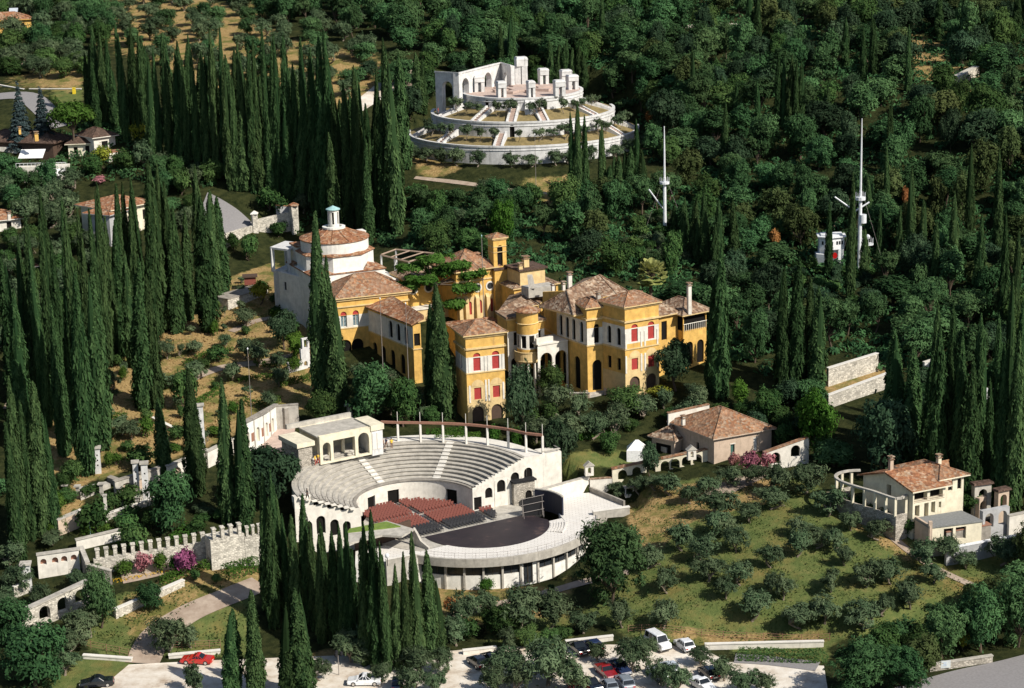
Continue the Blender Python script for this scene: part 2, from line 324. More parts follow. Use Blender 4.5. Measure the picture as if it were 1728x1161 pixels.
def hip(mb, quad, z, rise, over=.5, mi=0, fas=1, pyramid=False, th=.18):
    """tiled hip roof over a four-cornered plan"""
    q = [V(p) for p in grow(quad, over)]
    if np.linalg.norm(q[1] - q[0]) + np.linalg.norm(q[3] - q[2]) < np.linalg.norm(q[2] - q[1]) + np.linalg.norm(q[0] - q[3]): q = q[1:] + q[:1]
    m1, m0 = (q[1] + q[2]) / 2, (q[0] + q[3]) / 2; ax = (m1 - m0); L = np.linalg.norm(ax); ax = ax / L; hw = (np.linalg.norm(q[2] - q[1]) + np.linalg.norm(q[3] - q[0])) / 4
    hw = min(hw, L / 2 - .05) if not pyramid else L / 2 - .02
    r0, r1 = m0 + ax * hw, m1 - ax * hw; e = [(*p, z) for p in q]; A, B = (*r0, z + rise), (*r1, z + rise)
    mb.face([e[0], e[1], B, A], mi); mb.face([e[1], e[2], B], mi); mb.face([e[2], e[3], A, B], mi); mb.face([e[3], e[0], A], mi)
    # ridge and hip caps
    for a, b in ((A, B), (e[0], A), (e[3], A), (e[1], B), (e[2], B)):
        if np.linalg.norm(V(a) - V(b)) > .3: mb.tube([V(a) + (0, 0, .03), V(b) + (0, 0, .03)], .11, 5, mi)
    for i in range(4):
        a, b = e[i], e[(i + 1) % 4]; mb.face([(a[0], a[1], z - th), (b[0], b[1], z - th), b, a], fas)
    mb.face([(p[0], p[1], z - th) for p in e[::-1]], fas)
    return A, B
def chimney(p, z0, h, mat, parent, w=.7, cap='tile_brown'):
    m = MB(); m.box((p[0], p[1], z0), w, w, h, .42); m.box((p[0], p[1], z0 + h), w + .25, w + .25, .12, .42, 1); m.box((p[0], p[1], z0 + h + .12), w * .7, w * .7, .3, .42, 0); m.box((p[0], p[1], z0 + h + .42), w + .3, w + .3, .12, .42, 1)
    return m.build('chimney', [mat, cap], parent)
def perp(A, B, d):
    """corner points of a rectangle with front edge A-B (left to right as seen from outside) and depth d"""
    A, B = V(A)[:2], V(B)[:2]; t = (B - A) / np.linalg.norm(B - A); n = np.array([-t[1], t[0]]); return [A, B, B + n * d, A + n * d]
# ---------------------------------------------------------------- the ground
def inpoly(x, y, poly):
    r = np.zeros(len(x), bool); n = len(poly); j = n - 1
    for i in range(n):
        xi, yi = poly[i]; xj, yj = poly[j]
        c = ((yi > y) != (yj > y)) & (x < (xj - xi) * (y - yi) / (yj - yi + 1e-9) + xi); r ^= c; j = i
    return r
def flat(poly): return [tuple(G(*p)[:2]) for p in poly]
# dry golden meadows and mown green grass, outlined on the ground
DRY = [[(160,640),(230,560),(330,530),(410,470),(520,500),(545,640),(530,690),(470,690),(420,720),(340,760),(160,810),(60,830),(20,700),(60,640)],
       [(140,0),(430,0),(450,60),(560,80),(650,100),(655,130),(600,200),(450,175),(330,140),(190,75)], [(0,105),(150,115),(140,150),(60,152),(0,140)],
       [(690,262),(750,275),(790,288),(710,300)], [(880,300),(965,296),(1000,345),(905,345)], [(1535,55),(1600,78),(1600,110),(1670,118),(1640,160),(1545,130)],
       [(730,985),(970,975),(960,1030),(740,1060)], [(520,1095),(590,1090),(640,1130),(560,1150)], [(1060,850),(1200,815),(1330,800),(1300,850),(1160,880),(1100,940),(1065,900)],
       [(1440,850),(1600,975),(1680,1000),(1660,1015),(1560,965),(1420,880)], [(1120,1060),(1400,1060),(1400,1085),(1120,1080)], [(380,470),(470,440),(480,500),(400,560)],
       [(200,1010),(330,960),(440,960),(440,1000),(330,1040),(230,1080)], [(60,800),(130,790),(150,880),(80,870)], [(1390,620),(1500,600),(1520,640),(1400,690)]]
GREEN = [[(1060,850),(1330,800),(1430,850),(1530,900),(1728,940),(1728,1010),(1500,1085),(1090,1085),(980,1040),(1080,940)], [(180,1010),(340,970),(430,985),(430,1110),(280,1105),(170,1110),(130,1060)],
         [(120,1110),(230,1120),(190,1161),(60,1161)], [(820,1020),(960,1010),(960,1090),(830,1090)], [(405,675),(465,685),(470,705),(405,715)], [(940,790),(1080,760),(1080,790),(960,830)],
         [(80,150),(140,145),(140,175),(95,175)], [(1230,1085),(1400,1085),(1390,1120),(1240,1115)]]
def axis(lo, hi, a, b, fine, n):
    c = np.arange(a, b + .01, fine); k = np.linspace(0, 1, n)[1:]; return np.concatenate([(a - (a - lo) * k ** 2.2)[::-1], c, b + (hi - b) * k ** 2.2])
xs = axis(-1500, 1500, -105, 120, 1.25, 26); ys = axis(-150, 2600, 215, 480, 1.25, 40)
gx, gy = np.meshgrid(xs, ys); gxx, gyy = gx.ravel(), gy.ravel(); gzz = ground(gxx, gyy)
nx, ny = len(xs), len(ys); idx = np.arange(nx * ny).reshape(ny, nx)
quads = np.stack([idx[:-1, :-1], idx[:-1, 1:], idx[1:, 1:], idx[1:, :-1]], -1).reshape(-1, 4)
def mesh_np(name, verts, quads):
    me = bpy.data.meshes.new(name); me.vertices.add(len(verts)); me.vertices.foreach_set('co', np.ascontiguousarray(verts, np.float32).ravel())
    me.loops.add(quads.size); me.loops.foreach_set('vertex_index', np.ascontiguousarray(quads, np.int32).ravel())
    me.polygons.add(len(quads)); me.polygons.foreach_set('loop_start', np.arange(0, quads.size, quads.shape[1], dtype=np.int32)); me.polygons.foreach_set('loop_total', np.full(len(quads), quads.shape[1], np.int32))
    me.update(calc_edges=True); return me
me = mesh_np('ground', np.stack([gxx, gyy, gzz], -1), quads); me.polygons.foreach_set('use_smooth', np.ones(len(quads), bool))
zone = np.zeros((len(gxx), 4), np.float32); zone[:, 3] = 1
for pl in DRY: zone[inpoly(gxx, gyy, flat(pl)), 0] = 1
for pl in GREEN: zone[inpoly(gxx, gyy, flat(pl)), 1] = 1
for _ in range(2):
    q = zone.reshape(ny, nx, 4); q = (q + np.roll(q, 1, 0) + np.roll(q, -1, 0) + np.roll(q, 1, 1) + np.roll(q, -1, 1)) / 5; zone = q.reshape(-1, 4)
ca = me.color_attributes.new('zone', 'FLOAT_COLOR', 'POINT'); ca.data.foreach_set('color', zone.astype(np.float32).ravel())
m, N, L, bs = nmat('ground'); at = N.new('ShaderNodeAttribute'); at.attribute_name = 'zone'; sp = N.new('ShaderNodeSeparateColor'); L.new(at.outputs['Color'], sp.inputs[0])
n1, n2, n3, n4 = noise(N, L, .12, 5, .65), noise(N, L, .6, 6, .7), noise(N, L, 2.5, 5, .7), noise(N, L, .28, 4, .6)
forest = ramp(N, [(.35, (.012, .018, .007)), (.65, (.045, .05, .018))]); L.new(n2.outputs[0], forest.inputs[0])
dry = ramp(N, [(.3, (.18, .115, .05)), (.5, (.33, .225, .095)), (.72, (.45, .33, .16))]); L.new(n3.outputs[0], dry.inputs[0])
dry2 = mixc(N, L, dry.outputs[0], (.10, .12, .03), 0.); rr = ramp(N, [(.46, (0,) * 3), (.62, (.85,) * 3)]); L.new(n4.outputs[0], rr.inputs[0]); L.new(rr.outputs[0], dry2.node.inputs[0])
green = ramp(N, [(.3, (.065, .098, .03)), (.55, (.12, .145, .046)), (.78, (.20, .18, .07))]); L.new(n2.outputs[0], green.inputs[0])
g2 = mixc(N, L, green.outputs[0], (.26, .165, .06), 0.); rg = ramp(N, [(.52, (0,) * 3), (.72, (.6,) * 3)]); L.new(n1.outputs[0], rg.inputs[0]); L.new(rg.outputs[0], g2.node.inputs[0])
def edge(o):
    a = N.new('ShaderNodeMath'); a.operation = 'MULTIPLY_ADD'; a.inputs[1].default_value = .9; L.new(n2.outputs[0], a.inputs[0]); b = N.new('ShaderNodeMath'); b.operation = 'SUBTRACT'; b.inputs[1].default_value = .45; L.new(o, b.inputs[0]); L.new(b.outputs[0], a.inputs[2])
    r = ramp(N, [(.35, (0,) * 3), (.6, (1,) * 3)]); L.new(a.outputs[0], r.inputs[0]); return r.outputs[0]
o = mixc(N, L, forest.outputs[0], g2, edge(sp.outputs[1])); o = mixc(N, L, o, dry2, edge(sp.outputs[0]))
gr = N.new('ShaderNodeMix'); L.new(o, bs.inputs['Base Color']); bs.inputs['Roughness'].default_value = 1; bs.inputs['Specular IOR Level'].default_value = .05; bump(N, L, bs, n3.outputs[0], .8, .25)
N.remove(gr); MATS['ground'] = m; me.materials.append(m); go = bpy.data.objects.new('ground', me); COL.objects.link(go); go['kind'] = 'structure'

# roads, yard and paths lie on the ground as draped sheets
m, N, L, bs = nmat('gravel'); a = noise(N, L, .25, 6, .7); b = noise(N, L, 6, 3); r = ramp(N, [(.3, (.36, .27, .19)), (.47, (.60, .53, .44)), (.62, (.72, .67, .59)), (.8, (.80, .77, .70))]); L.new(a.outputs[0], r.inputs[0]); L.new(r.outputs[0], bs.inputs['Base Color']); bs.inputs['Roughness'].default_value = 1; bump(N, L, bs, b.outputs[0], .4, .05); MATS['gravel'] = m
m, N, L, bs = nmat('path_dirt'); a = noise(N, L, .5, 6, .7); r = ramp(N, [(.3, (.26, .19, .14)), (.6, (.40, .32, .25)), (.8, (.5, .42, .32))]); L.new(a.outputs[0], r.inputs[0]); L.new(r.outputs[0], bs.inputs['Base Color']); bs.inputs['Roughness'].default_value = 1; MATS['path_dirt'] = m
def drape(name, poly, mat, lift=.07, cell=1.0):
    """a sheet with an outline on the ground"""
    q = np.array([p[:2] for p in poly]); ys_ = np.arange(q[:, 1].min(), q[:, 1].max() + cell, cell); mb = MB(); rows = []
    for y in ys_:
        xsn = []; n = len(q)
        for i in range(n):
            a, b = q[i], q[(i + 1) % n]
            if (a[1] > y) != (b[1] > y): xsn.append(a[0] + (y - a[1]) / (b[1] - a[1]) * (b[0] - a[0]))
        xsn.sort(); rows.append((y, xsn[0], xsn[-1]) if len(xsn) >= 2 else None)
    for r0, r1 in zip(rows, rows[1:]):
        if not r0 or not r1: continue
        k = max(2, int(max(r0[2] - r0[1], r1[2] - r1[1]) / cell)); p0 = [(r0[1] + (r0[2] - r0[1]) * i / k, r0[0]) for i in range(k + 1)]; p1 = [(r1[1] + (r1[2] - r1[1]) * i / k, r1[0]) for i in range(k + 1)]
        z0 = ground([p[0] for p in p0], [p[1] for p in p0]) + lift; z1 = ground([p[0] for p in p1], [p[1] for p in p1]) + lift
        for i in range(k): mb.face([(*p0[i], z0[i]), (*p0[i + 1], z0[i + 1]), (*p1[i + 1], z1[i + 1]), (*p1[i], z1[i])])
    o = mb.build(name, mat); o['kind'] = 'structure'; return o
def smooth_line(pts, step=1.2):
    pts = [V(p)[:2] for p in pts]; out = []
    for i in range(len(pts) - 1):
        p0, p1, p2, p3 = pts[max(i - 1, 0)], pts[i], pts[i + 1], pts[min(i + 2, len(pts) - 1)]; k = max(2, int(np.linalg.norm(p2 - p1) / step))
        for j in range(k):
            t = j / k; out.append(.5 * (2 * p1 + (p2 - p0) * t + (2 * p0 - 5 * p1 + 4 * p2 - p3) * t * t + (3 * p1 - p0 - 3 * p2 + p3) * t ** 3))
    return out + [pts[-1]]
def strip_path(name, pts, width, mat, lift=.09):
    c = smooth_line(pts); mb = MB(); rows = []; k = 3
    for i, p in enumerate(c):
        d = c[min(i + 1, len(c) - 1)] - c[max(i - 1, 0)]; d /= np.linalg.norm(d); n = np.array([-d[1], d[0]]); w = width[0] + (width[1] - width[0]) * i / (len(c) - 1) if isinstance(width, tuple) else width
        row = [p + n * w * (j / k - .5) for j in range(k + 1)]; z = ground([r[0] for r in row], [r[1] for r in row]); rows.append([(r[0], r[1], zz + lift) for r, zz in zip(row, z)])
    for a, b in zip(rows, rows[1:]):
        for j in range(k): mb.face([a[j + 1], a[j], b[j], b[j + 1]])
    o = mb.build(name, mat); o['kind'] = 'structure'; return o
drape('gravel_yard', [G(*p) for p in [(222,1118),(300,1122),(380,1112),(520,1138),(700,1128),(760,1098),(790,1096),(880,1088),(1010,1088),(1100,1083),(1190,1098),(1230,1118),(1390,1122),(1400,1185),(900,1195),(300,1195),(150,1180)]], 'gravel')
strip_path('road', [G(1540,1180), G(1640,1152), G(1728,1134), PY(1900,1104,246)], (7.5, 9.5), 'asphalt', .05)
strip_path('path', [G(1380,1126), G(1300,1116), G(1240,1112)], 3.0, 'asphalt', .12)
strip_path('path', [G(240,1120), G(262,1075), G(310,1040), G(390,1005), G(440,985)], (4.6, 4.0), 'path_dirt')
strip_path('path', [G(205,975), G(250,966), G(310,952), G(360,946)], 3.2, 'path_dirt')
strip_path('path', [G(760,1040), G(850,1018), G(960,990), G(1060,965)], 1.8, 'path_dirt')
strip_path('path', [G(1400,830), G(1470,880), G(1540,935), G(1600,970), G(1670,1000)], 1.3, 'path_dirt')
strip_path('path', [G(300,650), G(370,622), G(440,612), G(500,600)], 2.2, 'path_dirt')
strip_path('path', [G(390,560), G(440,540), G(500,535)], 1.8, 'path_dirt')
strip_path('road', [G(-20,165), G(40,162), G(75,185), G(100,215)], 6.0, 'asphalt')
strip_path('path', [G(460,205), G(560,200), G(620,170), G(665,135), G(690,110)], (4., 7.), 'gravel', .12)
strip_path('path', [G(690,160), G(700,135), G(690,105)], 6.0, 'path_dirt', .2)
strip_path('path', [G(700,300), G(800,312), G(900,325), G(980,330)], 1.1, 'path_dirt')
strip_path('path', [G(1150,46), G(1210,42), G(1330,44)], 3.0, 'gravel')
strip_path('path', [G(1200,838), G(1260,808), G(1300,790)], 4.0, 'path_dirt')
strip_path('path', [G(20,690), G(40,655), G(70,640)], 3.0, 'path_dirt')
# ================================================================ the open-air theatre
def ang(p, c): return math.atan2(p[1] - c[1], p[0] - c[0])
TH = thing('amphitheatre', 'white and grey half-round open-air theatre with stone tiers and black stage floor', 'theatre', (TH_C[0], TH_C[1], 5))
A0, A1 = R(203.5), R(26.0)
mb = MB()
rows, r0, dr, z0, dz = 10, 9.75, .84, 8.35, .365
prof = [(9.3, 8.55), (9.55, 8.55), (9.55, 8.35)]
for i in range(rows):
    r = r0 + i * dr; z = z0 + i * dz
    prof += [(r + .14, z), (r + .14, z + dz - .1), (r - .04, z + dz - .1), (r - .04, z + dz), (r + .36, z + dz + .0), (r + .36, z + dz - .1)]
prof += [(r0 + rows * dr, z0 + rows * dz - .09), (r0 + rows * dr, 12.05), (r0 + rows * dr + .5, 12.05), (18.65, 9.0)]
mb.lathe(TH_C, [(r, z) for r, z in prof[::1]], 84, 0, A1, A0)
mb.build('seating_tier', 'concrete', TH)
mb = MB(); mb.lathe(TH_C, [(18.6, 10.0), (18.6, 12.05), (21.6, 12.05), (21.6, 10.0)], 60, 0, A1, R(158)); mb.build('upper_walk', 'pale_floor', TH)
for px, py in ((736, 790), (624, 790)):
    st = MB()
    a = ang(P(px, py, 10.2), TH_C); t = np.array([-math.sin(a), math.cos(a)]); e = np.array([math.cos(a), math.sin(a)])
    for i in range(rows):
        r = r0 + i * dr; z = z0 + i * dz; c = V(TH_C) + e * (r - .06); st.box((*c, z - .05), .62, 1.15, dz * .55, a)
        c2 = V(TH_C) + e * (r + .42); st.box((*c2, z + dz - .12), .9, 1.15, .15, a)
    st.build('stair', 'pale_floor', TH)
# inner drum with doors
fm, L = wall_arc(TH_C, 9.32, A0, A1, True)
def au(px, py, z): return (A0 - (ang(P(px, py, z), TH_C) % (2 * math.pi))) * 9.32
doors = [(au(626, 848, 6.2), 1.7, 5.0, 7.2, False), (au(668, 839, 6.4), 1.9, 5.0, 7.3, False), (au(751, 841, 6.4), 2.0, 5.0, 7.3, False)]
mb = MB(); facade(mb, fm, 0, L, [(4.9, 8.45, 0, doors)], .35, .8); mb.build('inner_wall', 'white_wall', TH)
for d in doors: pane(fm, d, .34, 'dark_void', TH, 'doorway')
mb = MB(); mb.lathe(TH_C, [(9.12, 8.45), (9.12, 8.62), (9.6, 8.62)], 84, 0, A1, A0); mb.build('coping', 'grey_concrete', TH)
# right end wall, rising with the tiers, arched windows
Bi, Bo = V(TH_C) + 9.3 * np.array([math.cos(A1), math.sin(A1)]), V(TH_C) + 21.6 * np.array([math.cos(A1), math.sin(A1)])
fm, L = wall_line(Bi, Bo); mb = MB()
ops = [(.85, 1.3, 5.0, 7.1, False), (2.75, 1.25, 6.6, 8.3, True), (4.9, 1.45, 7.2, 9.2, True), (7.3, 1.45, 8.0, 10.0, True), (9.6, 1.45, 8.4, 10.4, True)]
bands = [(2.0, 8.75, 0, [ops[0], ops[1]], 0, 3.9), (2.0, 9.6, 0, [ops[2]], 3.9, 6.2), (2.0, 10.7, 0, [ops[3]], 6.2, 8.5), (2.0, 11.5, 0, [ops[4]], 8.5, L)]
for z0_, z1_, mi, op, a, b in bands: facade(mb, fm, a, b, [(z0_, z1_, mi, op)], .3)
n_ = 22
for i in range(n_):     # stepped top following the tiers
    a, b = L * i / n_, L * (i + 1) / n_; za = 8.75 if a < 3.9 else 9.6 if a < 6.2 else 10.7 if a < 8.5 else 11.5; zt = max(za, min(12.1, 8.75 + (a / 8.8) * 3.4))
    mb.hexa([fm(a, za, -.02), fm(b, za, -.02), fm(b, za, .35), fm(a, za, .35)], [fm(a, zt, -.02), fm(b, zt, -.02), fm(b, zt, .35), fm(a, zt, .35)])
for u in (3.85, 6.2, 8.5): moulding(mb, fm, u - .14, u + .14, 5, 4.2, .08, 0)
q = perp(fm(L - .05, 0)[:2], V(fm(L - .05, 0)[:2]) + 3.2 * (Bo - Bi) / L, 3.); 
mb.prism(q, 6.6, 12.1, 0); mb.build('end_wall', 'white_wall', TH)
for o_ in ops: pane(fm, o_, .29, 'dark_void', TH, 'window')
mb = MB(); fr = [fm(L - .1, 12.2, .2), fm(L + 3., 12.2, .2), fm(L + 3., 12.2, 2.8), fm(L - .1, 12.2, 2.8)]; mb.tube([V(fr[0]) + (0, 0, .3), V(fr[1]) + (0, 0, .3), V(fr[2]) + (0, 0, .3)], .12, 4); mb.build('parapet', 'concrete', TH)
# left end wall with four arches, facing the cypresses
fm, L = wall_line(V(TH_C) + 19.2 * np.array([math.cos(A0), math.sin(A0)]), V(TH_C) + 9.0 * np.array([math.cos(A0), math.sin(A0)])); mb = MB()
ops = [(1.9, 1.35, 5.3, 7.9, True), (3.9, 1.4, 5.6, 8.4, True), (6.0, 1.35, 4.9, 7.5, True), (7.9, 1.25, 4.3, 6.9, True)]
for (op, a, b, zt) in zip(ops, (0, 2.9, 5., 7.), (2.9, 5., 7., L), (10.9, 10.2, 9.4, 8.7)): facade(mb, fm, a, b, [(2.2, zt, 0, [op])], .4)
mb.prism([fm(0, 0, .02)[:2], fm(2.5, 0, .02)[:2], fm(2.5, 0, 1.2)[:2], fm(0, 0, 1.2)[:2]], 10.9, 11.9, 0)
for i in range(9): a = 1.0 + i * .98; mb.box((*fm(a, 0, -.15)[:2], 11.65 - i * .37), .8, .9, .16, ang(fm(1, 0), fm(0, 0)))
mb.build('retaining_wall', 'white_wall', TH)
for o_ in ops: pane(fm, o_, .39, 'dark_void', TH, 'window')
rl = MB(); top = [V(fm(1.0 + i * .98, 12.7 - i * .37, .3)) for i in range(10)]; rl.tube(top, .035, 5); rl.tube([p - (0, 0, .45) for p in top], .025, 4)
for p in top: rl.tube([p - (0, 0, 1.), p], .03, 4)
rl.build('railing', 'rail_metal', TH)
# orchestra floor, black stage, pale terrace round it
mb = MB(); mb.lathe((-10.5, 288.0), [(.01, 4.97), (12.8, 4.97), (12.8, 3.5)], 48); mb.build('orchestra_floor', 'concrete', TH)
STG = (-4.8, 285.6); sr = 9.75
FL, FR = P(704, 909, 5)[:2], P(890, 868, 5)[:2]      # front line of the seating
a = [R(x) for x in np.linspace(202, 372, 50)]; mb = MB(); rg_ = [(*FR, 5.06), (*FL, 5.06)] + [(STG[0] + sr * math.cos(t), STG[1] + sr * math.sin(t), 5.06) for t in a if (np.array([STG[0] + sr * math.cos(t), STG[1] + sr * math.sin(t)]) - FL) @ np.array([-(FR - FL)[1], (FR - FL)[0]]) < 0]
for i_ in range(len(rg_)): mb.face([(*STG, 5.06), rg_[i_], rg_[(i_ + 1) % len(rg_)]]); mb.build('stage_floor', 'stage_black', TH) if 'stage_black' in MATS else None
m, N, Lk, bs = nmat('stage_black'); n1_ = noise(N, Lk, .5, 6, .7); rr_ = ramp(N, [(.3, (.018, .014, .018)), (.55, (.030, .022, .026)), (.76, (.13, .085, .075))]); Lk.new(n1_.outputs[0], rr_.inputs[0]); Lk.new(rr_.outputs[0], bs.inputs['Base Color']); bs.inputs['Roughness'].default_value = .55; MATS['stage_black'] = m
if not any(o.name == 'stage_floor' for o in TH.children): mb.build('stage_floor', 'stage_black', TH)
mb = MB(); k = 60; ta = np.linspace(R(236), R(367), k + 1); rc = RIM_C; pts = []
for t in ta:
    o_ = np.array([rc[0] + 18 * math.cos(t), rc[1] + 18 * math.sin(t)]); i_ = np.array([STG[0] + sr * math.cos(t), STG[1] + sr * math.sin(t)]); pts.append((i_, o_))
for (i0, o0), (i1, o1) in zip(pts, pts[1:]): mb.face([(*i0, 5.14), (*o0, 5.14), (*o1, 5.14), (*i1, 5.14)]); mb.face([(*i0, 5.0), (*i0, 5.14), (*i1, 5.14), (*i1, 5.0)])
m, N, Lk, bs = nmat('terrace_paving'); bk = N.new('ShaderNodeTexBrick'); g_ = N.new('ShaderNodeNewGeometry'); Lk.new(g_.outputs['Position'], bk.inputs['Vector']); bk.inputs['Scale'].default_value = .5; bk.inputs['Color1'].default_value = (.74, .71, .66, 1); bk.inputs['Color2'].default_value = (.68, .65, .60, 1); bk.inputs['Mortar'].default_value = (.50, .47, .43, 1); bk.inputs['Mortar Size'].default_value = .02
nn = noise(N, Lk, .7, 6, .7); r_ = ramp(N, [(.55, (0,) * 3), (.8, (.4,) * 3)]); Lk.new(nn.outputs[0], r_.inputs[0]); Lk.new(mixc(N, Lk, bk.outputs[0], (.42, .38, .34), r_.outputs[0]), bs.inputs['Base Color']); bs.inputs['Roughness'].default_value = .85; MATS['terrace_paving'] = m
mb.build('stage_terrace', 'terrace_paving', TH)
mb = MB(); mb.lathe(rc, [(17.0, 4.0), (17.95, 4.0), (18.05, 5.2), (18.05, 5.32), (17.75, 5.32), (17.75, 5.1)], 70, 0, R(237), R(362)); mb.build('terrace_edge', 'concrete', TH)
# the wall below the terrace
fm, L = wall_arc(rc, 17.0, R(236), R(352)); mb = MB(); ops = []; cols = []
for i in range(13):
    u = 1.2 + i * 2.75
    if i != 6: ops.append((u, 2.45, 2.35, 3.75, False))
dr_ = (1.2 + 6 * 2.75 - .2, 1.5, .35, 3.9, False)
facade(mb, fm, 0, L, [(-.8, 4.05, 0, ops + [dr_])], .25, .9)
mb.build('outer_wall', 'pure_white', TH)
for o_ in ops: pane(fm, o_, .2, 'glass', TH, 'window', 'bronze', .06)
pane(fm, dr_, .2, 'glass', TH, 'door', 'bronze', .12)
for i in range(12):
    c = MB(); u = 2.57 + i * 2.75; c.hexa([fm(u - .14, -.8, -.25), fm(u + .14, -.8, -.25), fm(u + .14, -.8, .02), fm(u - .14, -.8, .02)], [fm(u - .14, 4.0, -.25), fm(u + .14, 4.0, -.25), fm(u + .14, 4.0, .02), fm(u - .14, 4.0, .02)]); c.build('pillar', 'concrete', TH)
rl = MB(); rp = [V((rc[0] + 17.6 * math.cos(t), rc[1] + 17.6 * math.sin(t), 6.05)) for t in np.linspace(R(244), R(352), 44)]; rl.tube(rp, .02, 4); rl.tube([p - (0, 0, .4) for p in rp], .015, 4)
for p in rp[::2]: rl.tube([p - (0, 0, .9), p], .022, 4)
rl.build('railing', 'rail_metal', TH)
# steps at the right of the stage
mb = MB()
for i in range(6):
    a_ = [R(-22 + 1.0 * 0)] ; rr1 = sr + .15 + i * .42; mb.lathe(STG, [(rr1, 5.12), (rr1, 5.20 + i * .02), (rr1 + .26, 5.20 + i * .02), (rr1 + .26, 5.12)], 8, 0, R(-20), R(2))
mb.build('stair', 'terrace_paving', TH)
# platform and walls right of the stage
pf = [P(955, 882, 5.1)[:2], P(1002, 885, 5.1)[:2], P(1004, 866, 5.1)[:2], P(1054, 853, 5.1)[:2], P(994, 828, 5.1)[:2], P(943, 843, 5.1)[:2], P(943, 868, 5.1)[:2]]
mb = MB(); mb.prism(pf, 3.0, 5.19, 0); mb.build('platform', 'terrace_paving', TH)
def lowwall(name, A, B, z0, z1, th, mat, parent, cop=None, z1b=None):
    fm, L = wall_line(A, B); m_ = MB(); zb = z1 if z1b is None else z1b
    m_.hexa([fm(0, z0), fm(L, z0), fm(L, z0, th), fm(0, z0, th)], [fm(0, z1), fm(L, zb), fm(L, zb, th), fm(0, z1, th)], 0)
    if cop: m_.hexa([fm(-.05, z1, -.08), fm(L + .05, zb, -.08), fm(L + .05, zb, th + .08), fm(-.05, z1, th + .08)], [fm(-.05, z1 + .14, -.08), fm(L + .05, zb + .14, -.08), fm(L + .05, zb + .14, th + .08), fm(-.05, z1 + .14, th + .08)], 1)
    return m_.build(name, [mat, cop or mat], parent)
lowwall('back_wall', P(903, 857, 5), P(995, 831, 5), 4.5, 7.6, .4, 'white_wall', TH, 'concrete')
lowwall('side_wall', P(996, 832, 5), (15.2, 300.3), 4, 7.2, .4, 'white_wall', TH, 'tile_brown')
lowwall('parapet', P(994, 830, 5), P(1055, 855, 5), 4, 6.0, -.35, 'grey_concrete', TH)
lowwall('front_wall', P(1002, 893, 3.0), P(1063, 885, 3.0), .5, 5.75, .5, 'concrete', TH, 'pale_floor')
cw = MB(); q0, q1 = P(903, 858, 5)[:2], P(949, 872, 5)[:2]; d_ = (q1 - q0); n2 = np.array([-d_[1], d_[0]]) / np.linalg.norm(d_)
cv = [q0 + d_ * t + n2 * (.7 * math.sin(math.pi * t)) for t in np.linspace(0, 1, 9)]
for a_, b_ in zip(cv, cv[1:]): cw.hexa([(*a_, 4.8), (*b_, 4.8), (*(b_ + n2 * .3), 4.8), (*(a_ + n2 * .3), 4.8)], [(*a_, 8.1), (*b_, 8.1), (*(b_ + n2 * .3), 8.1), (*(a_ + n2 * .3), 8.1)], 0); cw.hexa([(*(a_ - n2 * .04), 8.1), (*(b_ - n2 * .04), 8.1), (*(b_ + n2 * .36), 8.1), (*(a_ + n2 * .36), 8.1)], [(*(a_ - n2 * .04), 8.25), (*(b_ - n2 * .04), 8.25), (*(b_ + n2 * .36), 8.25), (*(a_ + n2 * .36), 8.25)], 1)
cw.build('screen_wall', ['screen_blue', 'concrete'], TH)
sc = thing('stage_screen', 'black scaffold screen standing at the right edge of the stage floor', 'screen', P(898, 870, 5.06))
fm, L = wall_line(P(882, 872, 5), P(915, 869, 5)); mb = MB(); mb.hexa([fm(0, 5.06), fm(L, 5.06), fm(L, 5.06, .25), fm(0, 5.06, .25)], [fm(0, 7.5), fm(L, 8.1), fm(L, 8.1, .25), fm(0, 7.5, .25)]); mb.build('panel', 'blackish', sc)
mb = MB()
for z in (5.7, 6.9, 7.9): mb.tube([fm(-.3, z - .1, -.12), fm(L + .3, z + .35, -.12)], .05, 5)
for u in (0, L): mb.tube([fm(u, 5.06, -.12), fm(u, 8., -.12)], .05, 5); mb.tube([fm(u, 5.06, -1.2), fm(u, 7.2, -.1)], .04, 5)
mb.build('frame', 'rail_metal', sc)
kb = thing('backstage_hut', 'dark flat-roofed hut below the arched end wall of the theatre', 'hut', P(893, 842, 5))
q = perp(P(868, 853, 5), P(903, 847, 5), 4.5); mb = MB(); fm, L = wall_line(q[0], q[1]); dop = (L * .7, 1.1, 5., 7.1, True); facade(mb, fm, 0, L, [(4.6, 8.6, 0, [dop])], .3)
for i in (1, 2, 3): a_, b_ = q[i], q[(i + 1) % 4]; mb.face([(*a_, 4.6), (*b_, 4.6), (*b_, 8.6), (*a_, 8.6)])
mb.build('wall', 'rubble', kb); mb = MB(); mb.prism(grow(q, .25), 8.6, 8.85, 0); mb.build('roof', 'blackish', kb); pane(fm, dop, .25, 'dark_void', kb, 'door')
